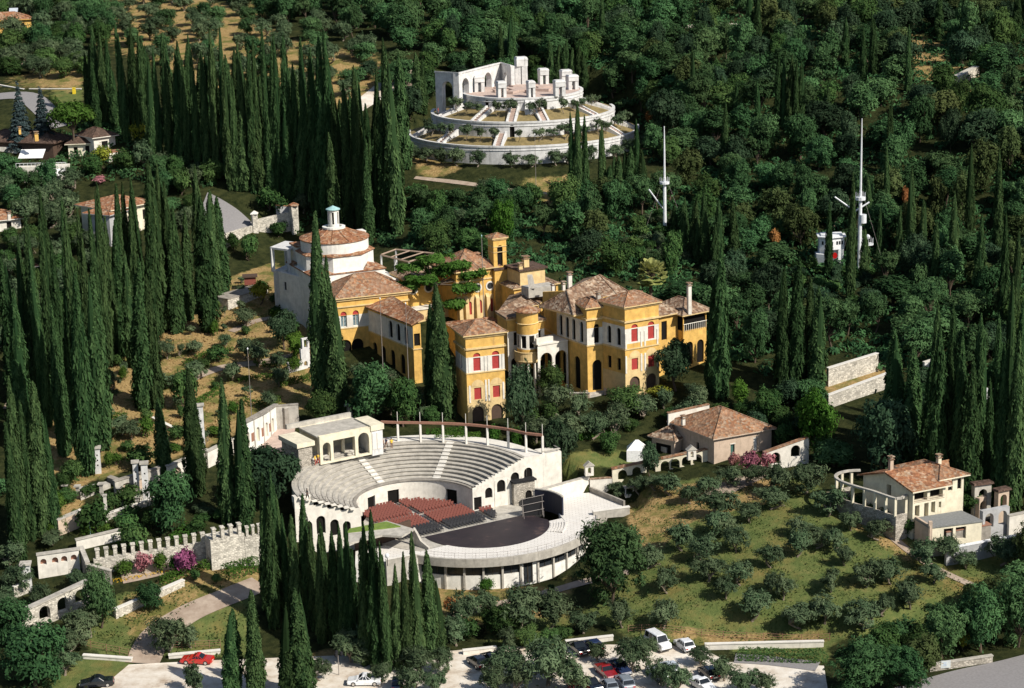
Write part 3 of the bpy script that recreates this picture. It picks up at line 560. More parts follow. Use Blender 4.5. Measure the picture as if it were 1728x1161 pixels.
# canopied building with a grass roof at the left of the stage
cn = [P(588, 897, 7.4), P(652, 879, 7.4), P(699, 893, 7.4), P(678, 905, 7.4), P(645, 903, 7.4), P(588, 917, 7.4)]
mb = MB(); mb.prism([p[:2] for p in (cn[5], cn[4], cn[3], cn[2], cn[1], cn[0])], 7.15, 7.45, 0); mb.build('canopy_roof', 'concrete', TH)
gq = [P(586, 899, 7.5), P(640, 893, 7.5), P(676, 889, 7.5), P(652, 881, 7.5), P(590, 893, 7.5)]; mb = MB(); mb.prism([p[:2] for p in gq], 7.45, 7.62, 0); mb.build('grass_roof', 'turf', TH) if 'turf' in MATS else None
m, N, Lk, bs = nmat('turf'); nz = noise(N, Lk, 1.2, 6, .7); rr_ = ramp(N, [(.3, (.08, .15, .02)), (.7, (.20, .27, .05))]); Lk.new(nz.outputs[0], rr_.inputs[0]); Lk.new(rr_.outputs[0], bs.inputs['Base Color']); bs.inputs['Roughness'].default_value = 1; MATS['turf'] = m
if not any(o.name == 'grass_roof' for o in TH.children): mb.build('grass_roof', 'turf', TH)
w0, w1, w2 = P(600, 925, 5.), P(650, 916, 5.), P(694, 900, 5.)
lowwall('foyer_wall', w0, w1, 3, 7.1, .4, 'dark_wood', TH); lowwall('foyer_wall', w1, w2, 3, 7.1, .4, 'dark_wood', TH)
mb = MB(); fin = [(P(697, 893, 7.4), 7.6), (P(703, 905, 6.5), 6.9), (P(709, 915, 5.8), 6.0), (P(723, 926, 5.2), 5.35)]
for (a_, za), (b_, zb) in zip(fin, fin[1:]):
    nn_ = np.array([-(b_ - a_)[1], (b_ - a_)[0]]); nn_ = nn_ / np.linalg.norm(nn_) * .35
    mb.hexa([(*a_[:2], 3.), (*b_[:2], 3.), (*(b_[:2] + nn_), 3.), (*(a_[:2] + nn_), 3.)], [(*a_[:2], za), (*b_[:2], zb), (*(b_[:2] + nn_), zb), (*(a_[:2] + nn_), za)])
mb.build('fin_wall', 'concrete', TH)
mb = MB(); tq = [P(600, 962, 4.), P(700, 945, 4.9), P(716, 932, 4.9), P(690, 912, 4.9), P(600, 930, 4.9)]; mb.prism([p[:2] for p in tq], 1, 4.9, 0); mb.build('forecourt', 'terrace_paving', TH)
lowwall('ramp_wall', P(652, 952, 4.9), P(704, 943, 4.9), 1, 5.5, .3, 'concrete', TH, 'pale_floor', 5.6)
# loggia on the upper rim
A, B = P(541, 782, 12.05), P(628, 764, 12.05); fm, L = wall_line(A, B); s_ = L / 630.
LG = thing('loggia', 'cream concrete loggia with two arches and a wide middle bay above the seating tiers', 'loggia', (A + B) / 2)
ops = [(82 * s_, 95 * s_, 12.1, 15.2, True), (295 * s_, 265 * s_, 12.1, 15.3, False), (532 * s_, 135 * s_, 12.1, 15.6, True)]
mb = MB(); facade(mb, fm, 0, L, [(11.8, 16.35, 0, ops)], .5, 50, .5)
for u in (1.4, L - 1.4, L * .36, L * .62): mb.box((*fm(u, 0, 3.2)[:2], 12), .45, .45, 4.2, ang(B, A))
mb.build('arcade', 'cream', LG)
mb = MB(); mb.prism([fm(.05, 0, 7.0)[:2], fm(.05, 0, 6.6)[:2], fm(L - .05, 0, 6.6)[:2], fm(L - .05, 0, 7.0)[:2]], 11.8, 16.3, 0); mb.build('back_wall', 'cream', LG)
mb = MB(); fb = perp(A, B, 7.2); mb.prism([fm(-.15, 0, .55)[:2], fm(L + .1, 0, .55)[:2], fm(L + .1, 0, 7.2)[:2], fm(-.15, 0, 7.2)[:2]], 16.0, 16.25, 0)
for a_, b_ in ((fm(-.15, 0, 6.8), fm(L + .1, 0, 6.8)),): mb.prism([fm(-2.2, 0, 6.8)[:2], fm(L + .1, 0, 6.8)[:2], fm(L + .1, 0, 7.3)[:2], fm(-2.2, 0, 7.3)[:2]], 16.25, 17.0, 0)
mb.build('roof', 'concrete', LG)
lw = MB(); q = perp(P(505, 789, 12.05), P(528, 784, 12.05), 5.5); lw.prism(q, 11, 15.2, 1); lw.prism(grow(q, .35), 15.2, 15.9, 0); lw.build('side_wing', ['cream', 'rubble'], LG)
lw = MB(); q = perp(V(fm(L + .05, 0)[:2]), V(fm(L + 2.0, 0)[:2]), 5.); lw.prism(q, 11.5, 15.6, 1); lw.prism(grow(q, .2), 15.6, 16.5, 0)
lw.build('side_wing', ['cream', 'marble'], LG)
lw = MB(); 
for u0_, u1_ in ((L + .15, L + .85), (L + .95, L + 1.7)): lw.hexa([fm(u0_, 12.5, -.08), fm(u1_, 12.5, -.08), fm(u1_, 12.5, .02), fm(u0_, 12.5, .02)], [fm(u0_, 15.2, -.08), fm(u1_, 15.2, -.08), fm(u1_, 15.2, .02), fm(u0_, 15.2, .02)])
lw.build('plaque', 'pale_floor', LG)
# pergola ring on posts above the tiers
PG = thing('pergola', 'long curved rust-brown beam on white posts round the top of the theatre', 'pergola', (TH_C[0], TH_C[1] + 21, 12.05))
pp = [P(x, y, 12.05) for x, y in ((672, 744), (710, 744.5), (748, 745.5), (787, 747.5), (823, 751), (858, 756), (888, 763), (916, 766))]
for p in pp: c = MB(); c.box((*p[:2], 11.6), .32, .32, 3.35, .3); c.tube([(p[0], p[1], 14.9), (p[0], p[1], 16.9)], .05, 5, 0); c.build('post', 'pale_floor', PG)
line = smooth_line([P(644, 743, 12.05)] + pp, 1.0); mb = MB()
for a_, b_ in zip(line, line[1:]): 
    n2 = np.array([-(b_ - a_)[1], (b_ - a_)[0]]); n2 = n2 / np.linalg.norm(n2) * .2; mb.hexa([(*(a_ + n2), 14.95), (*(a_ - n2), 14.95), (*(b_ - n2), 14.95), (*(b_ + n2), 14.95)], [(*(a_ + n2), 15.3), (*(a_ - n2), 15.3), (*(b_ - n2), 15.3), (*(b_ + n2), 15.3)])
mb.build('beam', 'rust', PG)
# chairs: one by one, in rows parallel to the front line
def chair_mesh(name, mat):
    m_ = MB(); m_.box((0, 0, .42), .44, .42, .05); m_.hexa([(-.22, .19, .45), (.22, .19, .45), (.22, .23, .45), (-.22, .23, .45)], [(-.22, .27, .88), (.22, .27, .88), (.22, .31, .88), (-.22, .31, .88)])
    for x in (-.19, .19):
        for y in (-.17, .19): m_.box((x, y, 0), .035, .035, .42)
    o = m_.build(name, mat); return o
fd = (FR - FL) / np.linalg.norm(FR - FL); fn = np.array([-fd[1], fd[0]]); rzc = ang(fd, (0, 0))
ch_k, ch_r = chair_mesh('folding_chair', 'chair_black'), chair_mesh('folding_chair', 'chair_red'); firsts = set()
al, ar = (P(752, 894, 5)[:2] - FL) @ fd, (P(823, 876, 5)[:2] - FL) @ fd; cnt = 0; rest = []
for j in range(18):
    for i in range(-30, 40):
        u = i * .56 + .1; v = .7 + j * .80 + (.8 if j >= 10 else 0)
        p = FL + fd * u + fn * v; q = p - V(TH_C); w_ = q @ np.array([math.sin(A1), -math.cos(A1)])
        if np.hypot(*q) > 8.75 and (w_ < .9 or np.hypot(*q) > 11.9): continue
        if abs(u - al + .06 * v) < .55 or abs(u - ar + .06 * v) < .55 or u > ar + 5.0 - .1 * v or u < -2.2: continue
        if w_ < .9 and np.hypot(*q) > 8.6 and p[0] > TH_C[0]: continue
        cnt += 1; blk = j < 4; a_ = rzc + random.Random(cnt).uniform(-.05, .05)
        if cnt > 298: rest.append((p, a_)); continue
        src = ch_k if blk else ch_r; o = src if src not in firsts else src.copy()
        if src in firsts: COL.objects.link(o)
        firsts.add(src); o.location = (*p, 4.975); o.rotation_euler.z = a_
        tag(o, 'black folding chair in the front rows by the stage floor' if blk else 'red folding chair in the rows behind the black ones', 'chair', 'black chairs in front of the stage' if blk else 'red chairs in the theatre')
mb = MB(); me_ = ch_r.data; cv_ = np.array([v.co[:] for v in me_.vertices])
for p, a_ in rest:
    ca, sa = math.cos(a_), math.sin(a_); w_ = np.stack([cv_[:, 0] * ca - cv_[:, 1] * sa + p[0], cv_[:, 0] * sa + cv_[:, 1] * ca + p[1], cv_[:, 2] + 4.975], -1); b_ = len(mb.v); mb.v += [tuple(x) for x in w_]
    for f_ in me_.polygons: mb.f.append(tuple(b_ + k for k in f_.vertices)); mb.m.append(0)
if rest: tag(mb.build('chair_rows', 'chair_red'), 'farther red folding chairs packed in rows under the inner wall', 'chairs', None, 'stuff')

# ================================================================ the round mausoleum on the hill
MS = thing('mausoleum', 'white marble mausoleum of three stepped rings crowned by tall sarcophagus pillars', 'mausoleum', (*MAU, 40))
RG = [(13.55, 49.0, 45.9), (20.6, 44.8, 41.3), (26.0, 40.4, 36.8)]
AR = [(-200., 20.), (-192., 12.), (-185., 5.)]
for (r, zt, zb), (a0, a1) in zip(RG, AR):
    a0, a1 = R(a0 + 360), R(a1 + 360)
    fm, L = wall_arc(MAU, r, a0, a1); mb = MB(); ops = []
    if r < 14: ops = [(L * .5 + dx, 1.0, zb + .2, zb + 2.7, True) for dx in (-8.5, -2.1, 4.9)]
    elif r < 21: ops = [(L * .5 + dx, 1.1, zb + .3, zb + 3.0, True) for dx in (-2.6, 9.5)]
    facade(mb, fm, 0, L, [(zb - 1.5, zt, 0, ops)], .4, 1.2); mb.build('ring_wall', 'marble', MS)
    for o_ in ops: pane(fm, o_, .38, 'dark_void', MS, 'doorway')
    mb = MB(); mb.lathe(MAU, [(r + .12, zt - .25), (r + .12, zt + .12), (r - .55, zt + .12), (r - .55, zt - .8)], 96, 0, a0, a1); mb.lathe(MAU, [(r + .1, zt - .9), (r + .16, zt - .8), (r + .1, zt - .7)], 96, 0, a0, a1); mb.build('parapet', 'marble', MS)
mb = MB(); mb.lathe(MAU, [(.01, 49.05), (13.1, 49.05)], 64); mb.build('terrace_floor', 'pink_paving', MS)
for (ri, ro, z, a0, a1) in ((13.5, 20.2, 44.55, 158, 382), (20.5, 25.6, 40.15, 168, 372)):
    mb = MB(); mb.lathe(MAU, [(ri, z + (1.8 if ri < 15 else 1.5)), (ro, z)], 80, 0, R(a0), R(a1)); mb.build('garden_bed', 'dry_turf', MS) if 'dry_turf' in MATS else None
    if 'dry_turf' not in MATS:
        m, N, Lk, bs = nmat('dry_turf'); nz = noise(N, Lk, 1.1, 6, .7); rr_ = ramp(N, [(.3, (.13, .105, .04)), (.7, (.29, .215, .09))]); Lk.new(nz.outputs[0], rr_.inputs[0]); Lk.new(rr_.outputs[0], bs.inputs['Base Color']); bs.inputs['Roughness'].default_value = 1; MATS['dry_turf'] = m
        mb.build('garden_bed', 'dry_turf', MS)
for ri, ro, z, angs in ((13.6, 20.0, 44.6, (203, 238, 262, 283, 322, 350)), (20.7, 25.4, 40.2, (196, 224, 257, 328, 352))):
    for a_ in angs:
        mb = MB(); e = np.array([math.cos(R(a_)), math.sin(R(a_))]); t = np.array([-e[1], e[0]])
        for s in (-1, 1):
            c0, c1 = V(MAU) + e * ri + t * s * .85, V(MAU) + e * ro + t * s * .85
            w = t * .24; mb.hexa([(*(c0 - w), z - .3), (*(c1 - w), z - .3), (*(c1 + w), z - .3), (*(c0 + w), z - .3)], [(*(c0 - w), z + 2.75), (*(c1 - w), z + .45), (*(c1 + w), z + .45), (*(c0 + w), z + 2.75)])
        for i in range(8):
            c = V(MAU) + e * (ri + (ro - ri) * (i + .5) / 8); mb.box((*c, z - .2), (ro - ri) / 8, 1.3, 2.5 - i * .29, R(a_), 1)
        mb.build('stair', ['marble', 'pink_paving'], MS)
# bright buttress stair on the front of the upper drum
e = np.array([math.cos(R(276)), math.sin(R(276))]); mb = MB()
t = np.array([-e[1], e[0]]); c0 = V(MAU) + e * 13.4; c1 = V(MAU) + e * 16.0
mb.hexa([(*(c0 - t * 1.3), 44.4), (*(c1 - t * 1.6), 44.4), (*(c1 + t * 1.6), 44.4), (*(c0 + t * 1.3), 44.4)], [(*(c0 - t * 1.0), 49.0), (*(c1 - t * 1.3), 45.3), (*(c1 + t * 1.3), 45.3), (*(c0 + t * 1.0), 49.0)]); mb.build('buttress', 'marble', MS)
# sarcophagi on pillars
def pillar_tomb(px, py_b, h, w, name, label, big=False):
    p = P(px, py_b, 49.1); t = thing(name, label, 'tomb', p, None if big else 'tombs on the upper terrace')
    m_ = MB()
    if big:
        for dx in (-.78, .78): m_.box((p[0] + dx, p[1], 49.05), 1.32, 2.0, h * .7)
        m_.box((p[0], p[1] + .2, 49.05), .5, 1.3, h * .7)
    else:
        for dx in (-.32, .32): m_.box((p[0] + dx * w, p[1] + dx * w * .25, 49.05), w * .34, 2.0, h * .52, .25)
    m_.build('pillar', 'marble', t)
    m_ = MB(); z = 49.05 + h * (.7 if big else .52); q = [(-w / 2, -1.15), (w / 2, -1.15), (w / 2, 1.15), (-w / 2, 1.15)]; ca, sa = math.cos(.25), math.sin(.25); q = [(p[0] + x * ca - y * sa, p[1] + x * sa + y * ca) for x, y in q]
    m_.prism(q, z, z + h * .22, 0); m_.build('chest', 'marble', t)
    m_ = MB(); q2 = grow(q, .05); q3 = grow(q, -.14); zz = z + h * .22; m_.hexa([(*a, zz) for a in q2], [(*a, zz + h * .06) for a in q2]); m_.hexa([(*a, zz + h * .06) for a in q2], [(*a, zz + h * .13) for a in q3]); m_.build('lid', 'marble', t)
pillar_tomb(880, 141, 5.9, 2.6, 'tall_tomb', 'tallest central tomb raised high on twin pillars', True)
for px, py, h, w, lb in ((808, 154, 3.5, 2.1, 'white tomb at the terrace edge nearest the ruined arches'), (846, 163, 3.3, 1.7, 'white tomb at the front edge, in front of the tall tomb on its shaded side'), (896, 163, 3.4, 1.4, 'narrow white tomb at the front edge directly above the bright buttress'),
    (944, 161, 3.3, 2.1, 'white tomb at the front right edge beside dark arches'), (966, 150, 3.1, 2.1, 'white tomb closest to the right rim of the terrace'), (955, 141, 3.1, 2.2, 'white tomb at the back right behind the rim tomb'), (917, 141, 3.4, 1.9, 'white tomb just right of the tall central tomb'), (830, 142, 3.4, 1.6, 'white tomb in front of the arched screen wall'), (866, 138, 3.4, 1.5, 'white tomb half hidden at the left of the tall central tomb')):
    pillar_tomb(px, py, h * 1.2, w * 1.1, 'stone_tomb', lb)
mb = MB()
for a_ in range(8): e = np.array([math.cos(R(a_ * 45 + 20)), math.sin(R(a_ * 45 + 20))]); mb.box((*(V(MAU) + e * 5.2), 49.1), 3.2, 1.6, .55, R(a_ * 45 + 20))
mb.box((*MAU, 49.1), 5.5, 5.5, .5, .4); mb.build('plinth', 'pink_paving', MS)
# ruined screen of arches behind
SA, SB, SC_ = P(735, 178, 43.), P(772, 182, 43.), P(855, 172, 43.)
sc = thing('arched_screen', 'weathered white wall with round arches standing behind the mausoleum', 'wall', P(790, 175, 43))
zt = P(735, 118, 0)[2]
def seg(A, B, ztop, ops, th, zb=41.5):
    fm, L = wall_line(A, B); mb = MB(); facade(mb, fm, 0, L, [(zb, ztop, 0, [(L * a, w, z0, z1, True) for a, w, z0, z1 in ops])], .6, 50, th)
    mb.face([fm(0, ztop), fm(L, ztop), fm(L, ztop, th), fm(0, ztop, th)]); moulding(mb, fm, -.1, L + .1, ztop - .05, .35, .15); return mb.build('screen_wall', 'marble', sc)
z_top = 52.2
D_ = P(735, 178, 43.); Yd = D_[1]
q0 = PY(734, 122, 448.); zt = q0[2]; q1 = PY(774, 126, 444.); q2 = PY(845, 112, 462.)
def xy(p): return p[:2]
seg(xy(q0), xy(q1), zt, [(.5, 3.0, zt - 8.5, zt - 1.8)], 1.2, zt - 9)
seg(xy(q1), xy(q2), zt, [(.15, 3.2, zt - 8, zt - 1.3), (.40, 3.4, zt - 8, zt - 1.3), (.68, 3.6, zt - 8, zt - 1.3)], 1.4, zt - 9)
q3 = PY(862, 116, 456.); seg(xy(q2), xy(q3), zt, [(.45, 1.4, zt - 6, zt - 1.8)], .9, zt - 9)
# ================================================================ the yellow villa
def floors(px, A, B): pass
def block(name_parent, poly, z0, bands_for, ztop, mats=('ochre', 'white_wall', 'pale_ochre'), depth=.3, corn=None):
    """walls of one house block; bands_for[i] = bands of edge i, None = plain"""
    mb = MB(); n = len(poly); wins = []
    for i in range(n):
        fm, L = wall_line(poly[i], poly[(i + 1) % n]); b = bands_for.get(i)
        if b is None: b = bands_for.get('all')
        if callable(b): b = b(L)
        if b is None: b = [(z0, ztop, 0, [])]
        facade(mb, fm, 0, L, [(q[0], q[1], q[2], [o[:5] for o in q[3]]) for q in b], depth)
        for q in b:
            for o in q[3]: wins.append((fm, o))
        for z, h, out in (corn or []): moulding(mb, fm, -out, L + out, z, h, out, 2)
    mb.face([(*p[:2], ztop) for p in poly]); o = mb.build('wall', list(mats), name_parent)
    for fm, o_ in wins:
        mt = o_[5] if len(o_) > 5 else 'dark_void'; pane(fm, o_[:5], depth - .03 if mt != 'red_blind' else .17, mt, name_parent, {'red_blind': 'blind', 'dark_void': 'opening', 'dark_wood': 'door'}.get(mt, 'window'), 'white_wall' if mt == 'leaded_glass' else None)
    return o
def roofs(parent, quad, z, rise, mat='tile_brown', over=.55, pyramid=False):
    mb = MB(); r = hip(mb, quad, z, rise, over, 0, 1, pyramid); mb.build('roof', [mat, 'pale_ochre'], parent); return r
VL = thing('villa', 'large ochre yellow villa of many wings with white window bands, red blinds and tiled roofs', 'villa', P(880, 640, 14))
# front tower block
Z = 12.3; A, B = P(790, 715, Z), P(854, 707, Z); q1 = perp(A, B, 5.6); L1 = float(np.linalg.norm(B[:2] - A[:2])); za = Z + 14.9
def front(L, z):
    x1, x2 = L * .28, L * .77; w = L * .19
    return [(z - 2, z + 3.4, 2, [(x1 - .05, w * 1.6, z, z + 2.75, True, 'dark_wood'), (x2, w * 1.6, z + .1, z + 2.75, True, 'dark_wood')]), (z + 3.4, z + 6.2, 2, [(x1, w, z + 3.9, z + 5.9, False, 'red_blind'), (x2, w, z + 3.9, z + 5.9, False, 'red_blind')]),
            (z + 6.2, z + 8.5, 0, []), (z + 8.5, z + 11.1, 1, [(x1, w, z + 8.75, z + 10.95, .02, 'red_blind'), (x2, w, z + 8.75, z + 10.95, .02, 'red_blind')]), (z + 11.1, z + 12.1, 0, [(x1, w, z + 11.1, z + 11.75, .5, 'red_blind'), (x2, w, z + 11.1, z + 11.75, .5, 'red_blind')]), (z + 12.1, z + 14.9, 0, [])]
def side(L, z, n=2):
    ops = [(L * (i + .5) / n, 1.0, z + 8.75, z + 10.95, False) for i in range(n)]
    return [(z - 2, z + 8.5, 0, []), (z + 8.5, z + 11.1, 1, ops), (z + 11.1, z + 14.9, 0, [])]
block(VL, q1, Z, {0: front(L1, Z), 3: lambda L: side(L, Z, 1)}, za, corn=[(Z + 8.35, .18, .12), (Z + 12.4, .3, .28), (Z + 14.3, .35, .2)])
fm, L = wall_line(A, B); tr = MB()
for x in (.05, .47, .55, .93): moulding(tr, fm, L * x, L * x + .28, Z + 8.52, 2.6, .09); moulding(tr, fm, L * x, L * x + .28, Z + 3.5, 3.6 if x in (.47, .55) else 2.9, .09)
for xc in (.28, .77):
    for i in range(8):
        a0, a1 = math.pi * i / 8, math.pi * (i + 1) / 8; r_ = L * .17; zc = Z + 6.15
        tr.face([fm(L * xc + r_ * math.cos(a0), zc + r_ * math.sin(a0), -.04), fm(L * xc, zc, -.04), fm(L * xc + r_ * math.cos(a1), zc + r_ * math.sin(a1), -.04)][::1], 1)
tr.build('pilaster', ['white_wall', 'pale_ochre'], VL)
roofs(VL, q1, za, 1.7, 'tile_mixed')
# link building with the low red roofs behind the tower block
lk = perp(P(768, 557, 21.), P(846, 548, 21.), 5); block(VL, lk, 12, {}, 21.2); roofs(VL, lk, 21.2, .7, 'tile_red', .3)
# west wing with the arcade, its hipped roof
Z = 15.8; A, B = P(573, 605, Z), P(692, 591, Z); q2 = perp(A, B, 9.2); L2 = float(np.linalg.norm(B[:2] - A[:2])); ze = Z + 11.0
us = [L2 * .085, L2 * .255]
W2 = [(Z - 3, Z + 3.6, 0, [(u + .1, 2.2, Z - .3, Z + 3.3, True) for u in us]), (Z + 3.6, Z + 5.4, 0, []), (Z + 5.4, Z + 7.7, 1, [(u, 1.15, Z + 5.6, Z + 7.69, False, 'leaded_glass') for u in us] + [(L2 * .6, 1.1, Z + 5.6, Z + 7.6, False)]),
      (Z + 7.7, Z + 8.9, 0, [(u, 1.15, Z + 7.7, Z + 8.45, .575, 'red_blind') for u in us]), (Z + 8.9, ze, 0, [])]
block(VL, q2, Z, {0: W2}, ze, corn=[(Z + 5.3, .14, .1), (Z + 9.2, .22, .22), (Z + 10.4, .3, .3)])
roofs(VL, q2, ze, 3.0, 'tile_mixed', .6)
# gallery wing coming forward, in its own shade
t_ = (B - A)[:2] / L2; n_ = np.array([-t_[1], t_[0]]); g0 = V(A)[:2] + t_ * (L2 * .425); g1 = g0 + np.array([.52, -.854]) * 16.5
q3 = [g1, g1 + t_ * 1.4, g0 + t_ * 4.2, g0]; L3 = 16.5
GW = lambda L: [(Z - 4, Z + 3.2, 0, [(x, 1.7, Z - .8, Z + 2.8, True) for x in (2.2, 5.4, 8.8, 12.4)]), (Z + 3.2, Z + 4.6, 0, []), (Z + 4.6, Z + 8.3, 1, [(x, 1.35, Z + 4.9, Z + 8.0, True) for x in (8.4, 11.2, 14.0)]), (Z + 8.3, Z + 8.8, 0, [])]
GF = lambda L: [(Z - 4, Z + 8.8, 0, [(L * .5, 1.1, Z + 5, Z + 7.2, False)])]
block(VL, q3, Z, {3: GW, 0: GF}, Z + 8.8, ('ochre', 'white_wall', 'pale_ochre'), corn=[(Z + 4.4, .2, .15)])
mb = MB(); qq = grow(q3, .5); rz_ = Z + 8.8
mb.hexa([(*qq[0], rz_), (*qq[1], rz_ + .9), (*qq[2], rz_ + .9), (*qq[3], rz_)], [(*qq[0], rz_ + .2), (*qq[1], rz_ + 1.6), (*qq[2], rz_ + 1.6), (*qq[3], rz_ + .2)]); mb.build('roof', 'tile_red', VL)
# hall with the round windows
Z = 20.3; A, B = P(772, 541, Z), P(842, 530, Z); q4 = perp(A, B, 8.5); L4 = float(np.linalg.norm(B[:2] - A[:2])); ze = Z + 9.0
bt = [L4 * x for x in (.30, .545, .815)]
H4 = [(Z - 2, Z + 4.0, 2, [(u, .95, Z + .7, Z + 3.2, True, 'red_blind') for u in bt]), (Z + 4.0, ze, 0, [])]
block(VL, q4, Z, {0: H4}, ze, corn=[(Z + 6.9, .25, .18), (ze - .35, .35, .2)])
fm, L = wall_line(A, B); mb = MB()
for x in (.02, .17, .43, .68, .95): mb.hexa([fm(L * x, Z - 2, -.9), fm(L * x + .7, Z - 2, -.9), fm(L * x + .7, Z - 2, .02), fm(L * x, Z - 2, .02)], [fm(L * x, Z + 3.7, -.55), fm(L * x + .7, Z + 3.7, -.55), fm(L * x + .7, Z + 4.3, .02), fm(L * x, Z + 4.3, .02)])
mb.build('buttress', 'pale_ochre', VL)
def oculus(fm, u, z, r):
    f = MB(); n = 18
    for i in range(n):
        a, b = 2 * math.pi * i / n, 2 * math.pi * (i + 1) / n
        f.hexa([fm(u + r * math.cos(a), z + r * math.sin(a), -.1), fm(u + r * math.cos(b), z + r * math.sin(b), -.1), fm(u + r * math.cos(b), z + r * math.sin(b), .05), fm(u + r * math.cos(a), z + r * math.sin(a), .05)],
               [fm(u + (r + .26) * math.cos(a), z + (r + .26) * math.sin(a), -.1), fm(u + (r + .26) * math.cos(b), z + (r + .26) * math.sin(b), -.1), fm(u + (r + .26) * math.cos(b), z + (r + .26) * math.sin(b), .05), fm(u + (r + .26) * math.cos(a), z + (r + .26) * math.sin(a), .05)])
    o = f.build('round_window', 'white_wall', VL); g = MB(); g.face([fm(u + r * math.cos(2 * math.pi * i / n), z + r * math.sin(2 * math.pi * i / n), -.02) for i in range(n)]); p = g.build('pane', 'glass'); p.parent = o
for x in (.50, .80, .20): oculus(fm, L * x, Z + 5.55, .62)
roofs(VL, q4, ze, 2.9, 'tile_mixed', .5)
# lower set-back hall to its left with one round window
A2, B2 = P(690, 528, 21.5), P(776, 516, 21.5); q5 = perp(A2, B2, 7); block(VL, q5, 20, {}, 27.6, corn=[(27.2, .3, .2)]); fm5, L5 = wall_line(A2, B2); oculus(fm5, L5 * .40, 25.7, .68); oculus(fm5, L5 * .10, 25.7, .68); roofs(VL, q5, 27.6, 1.6, 'tile_brown', .45)
mb = MB(); yq = perp(P(700, 545, 20.), P(775, 535, 20.), 5); mb.prism(yq, 16, 22.3, 0); mb.prism(grow(yq, .2), 22.3, 22.6, 1); mb.build('porch', ['pale_ochre', 'white_wall'], VL)
# bell tower
TP = perp(P(837, 540, 19.5), P(865, 536, 19.5), 3.1); block(VL, TP, 18, {}, 28.7); mb = MB(); mb.prism(grow(TP, .22), 28.7, 29.1, 0); mb.build('roof', 'tile_dark', VL)
fa, La = wall_line(TP[0], TP[1]); tb = [V(fa(.05, 0, .35)[:2]), V(fa(La * .78, 0, .35)[:2]), V(fa(La * .78, 0, 2.6)[:2]), V(fa(.05, 0, 2.6)[:2])]
BT = {0: lambda L: [(29.1, 34.6, 0, [(L * .5, L * .42, 29.3, 33.2, True)])], 2: lambda L: [(29.1, 34.6, 0, [(L * .5, L * .42, 29.3, 33.2, True)])]}
block(VL, tb, 29, BT, 34.6, depth=.35, corn=[(31.9, .1, .1), (32.9, .1, .1), (34.2, .25, .2)]); roofs(VL, tb, 34.6, .7, 'tile_mixed', .35, True)
chimney(PY(803, 433, 365), PY(803, 433, 365)[2] - 2.2, 2.4, 'ochre', VL, 1.1, 'tile_red')
# rotunda with the balcony
Z = 16.5; RC = V(P(888.5, 613, 18.5))[:2] + np.array([0.3, 2.0]); rr = 1.85; fm, L = wall_arc(RC, rr, R(165), R(375)); mb = MB(); uu = [L * x for x in (.17, .39, .61, .83)]
facade(mb, fm, 0, L, [(Z + 2.4, Z + 4.3, 0, []), (Z + 4.3, Z + 6.9, 1, [(u, .95, Z + 4.5, Z + 6.7, False) for u in uu]), (Z + 6.9, Z + 10.6, 0, [])], .25, .25); mb.build('rotunda_wall', ['ochre', 'white_wall'], VL)
for u in uu: pane(fm, (u, .95, Z + 4.5, Z + 6.7, False), .22, 'dark_void', VL, 'window')
mb = MB(); mb.lathe(RC, [(.1, Z + 2.0), (2.2, Z + 2.0), (2.35, Z + 2.25), (2.3, Z + 2.4), (2.3, Z + 3.7), (2.4, Z + 3.75), (2.4, Z + 3.9), (2.2, Z + 3.9), (2.2, Z + 2.6), (.1, Z + 2.6)], 32); mb.build('balcony', 'pale_ochre', VL)
mb = MB(); mb.lathe(RC, [(rr, Z + 8.6), (rr + .15, Z + 8.7), (rr, Z + 8.8)], 32); mb.lathe(RC, [(rr, Z + 10.2), (rr + .3, Z + 10.6), (rr + .3, Z + 10.8), (rr, Z + 10.8)], 32); mb.build('cornice', 'pale_ochre', VL)
mb = MB(); mb.lathe(RC, [(.02, Z + 11.7), (rr + .5, Z + 10.85), (rr + .5, Z + 10.7), (.02, Z + 10.7)], 32); mb.build('roof', 'tile_red', VL)
for a in (200, 235, 270, 305, 340): c = MB(); c.lathe(RC + 1.9 * np.array([math.cos(R(a)), math.sin(R(a))]), [(.24, Z - 4.5), (.18, Z + 2.0)], 8); c.build('column', 'white_wall', VL)
fl = perp(RC + np.array([-3.4, .1]), RC + np.array([-.6, 1.1]), 5); fr = perp(RC + np.array([1.0, 1.2]), RC + np.array([2.9, 1.9]), 5)
for f_, zt in ((fl, Z + 9.3), (fr, Z + 8.6)):
    block(VL, f_, Z, {0: lambda L: [(Z - 5, Z + 2.9, 1, [(L * .4, 1.3, Z - 2, Z + 2.3, True)]), (Z + 2.9, Z + 4.3, 1, []), (Z + 4.3, Z + 7.0, 1, [(L * .5, .75, Z + 4.5, Z + 6.8, False)]), (Z + 7.0, zt, 0, [])]}, zt, corn=[(zt - .3, .3, .2)]); mb = MB(); mb.prism(grow(f_, .3), zt, zt + .3, 0); mb.build('roof', 'tile_brown', VL)
# body behind the rotunda and the dark passage roof
bh = [P(846, 560, 21)[:2], P(905, 550, 21)[:2], P(935, 515, 22)[:2], P(868, 520, 22)[:2]]; block(VL, bh, 14, {}, 24.9); roofs(VL, bh, 24.9, 1.2, 'tile_brown', .5)
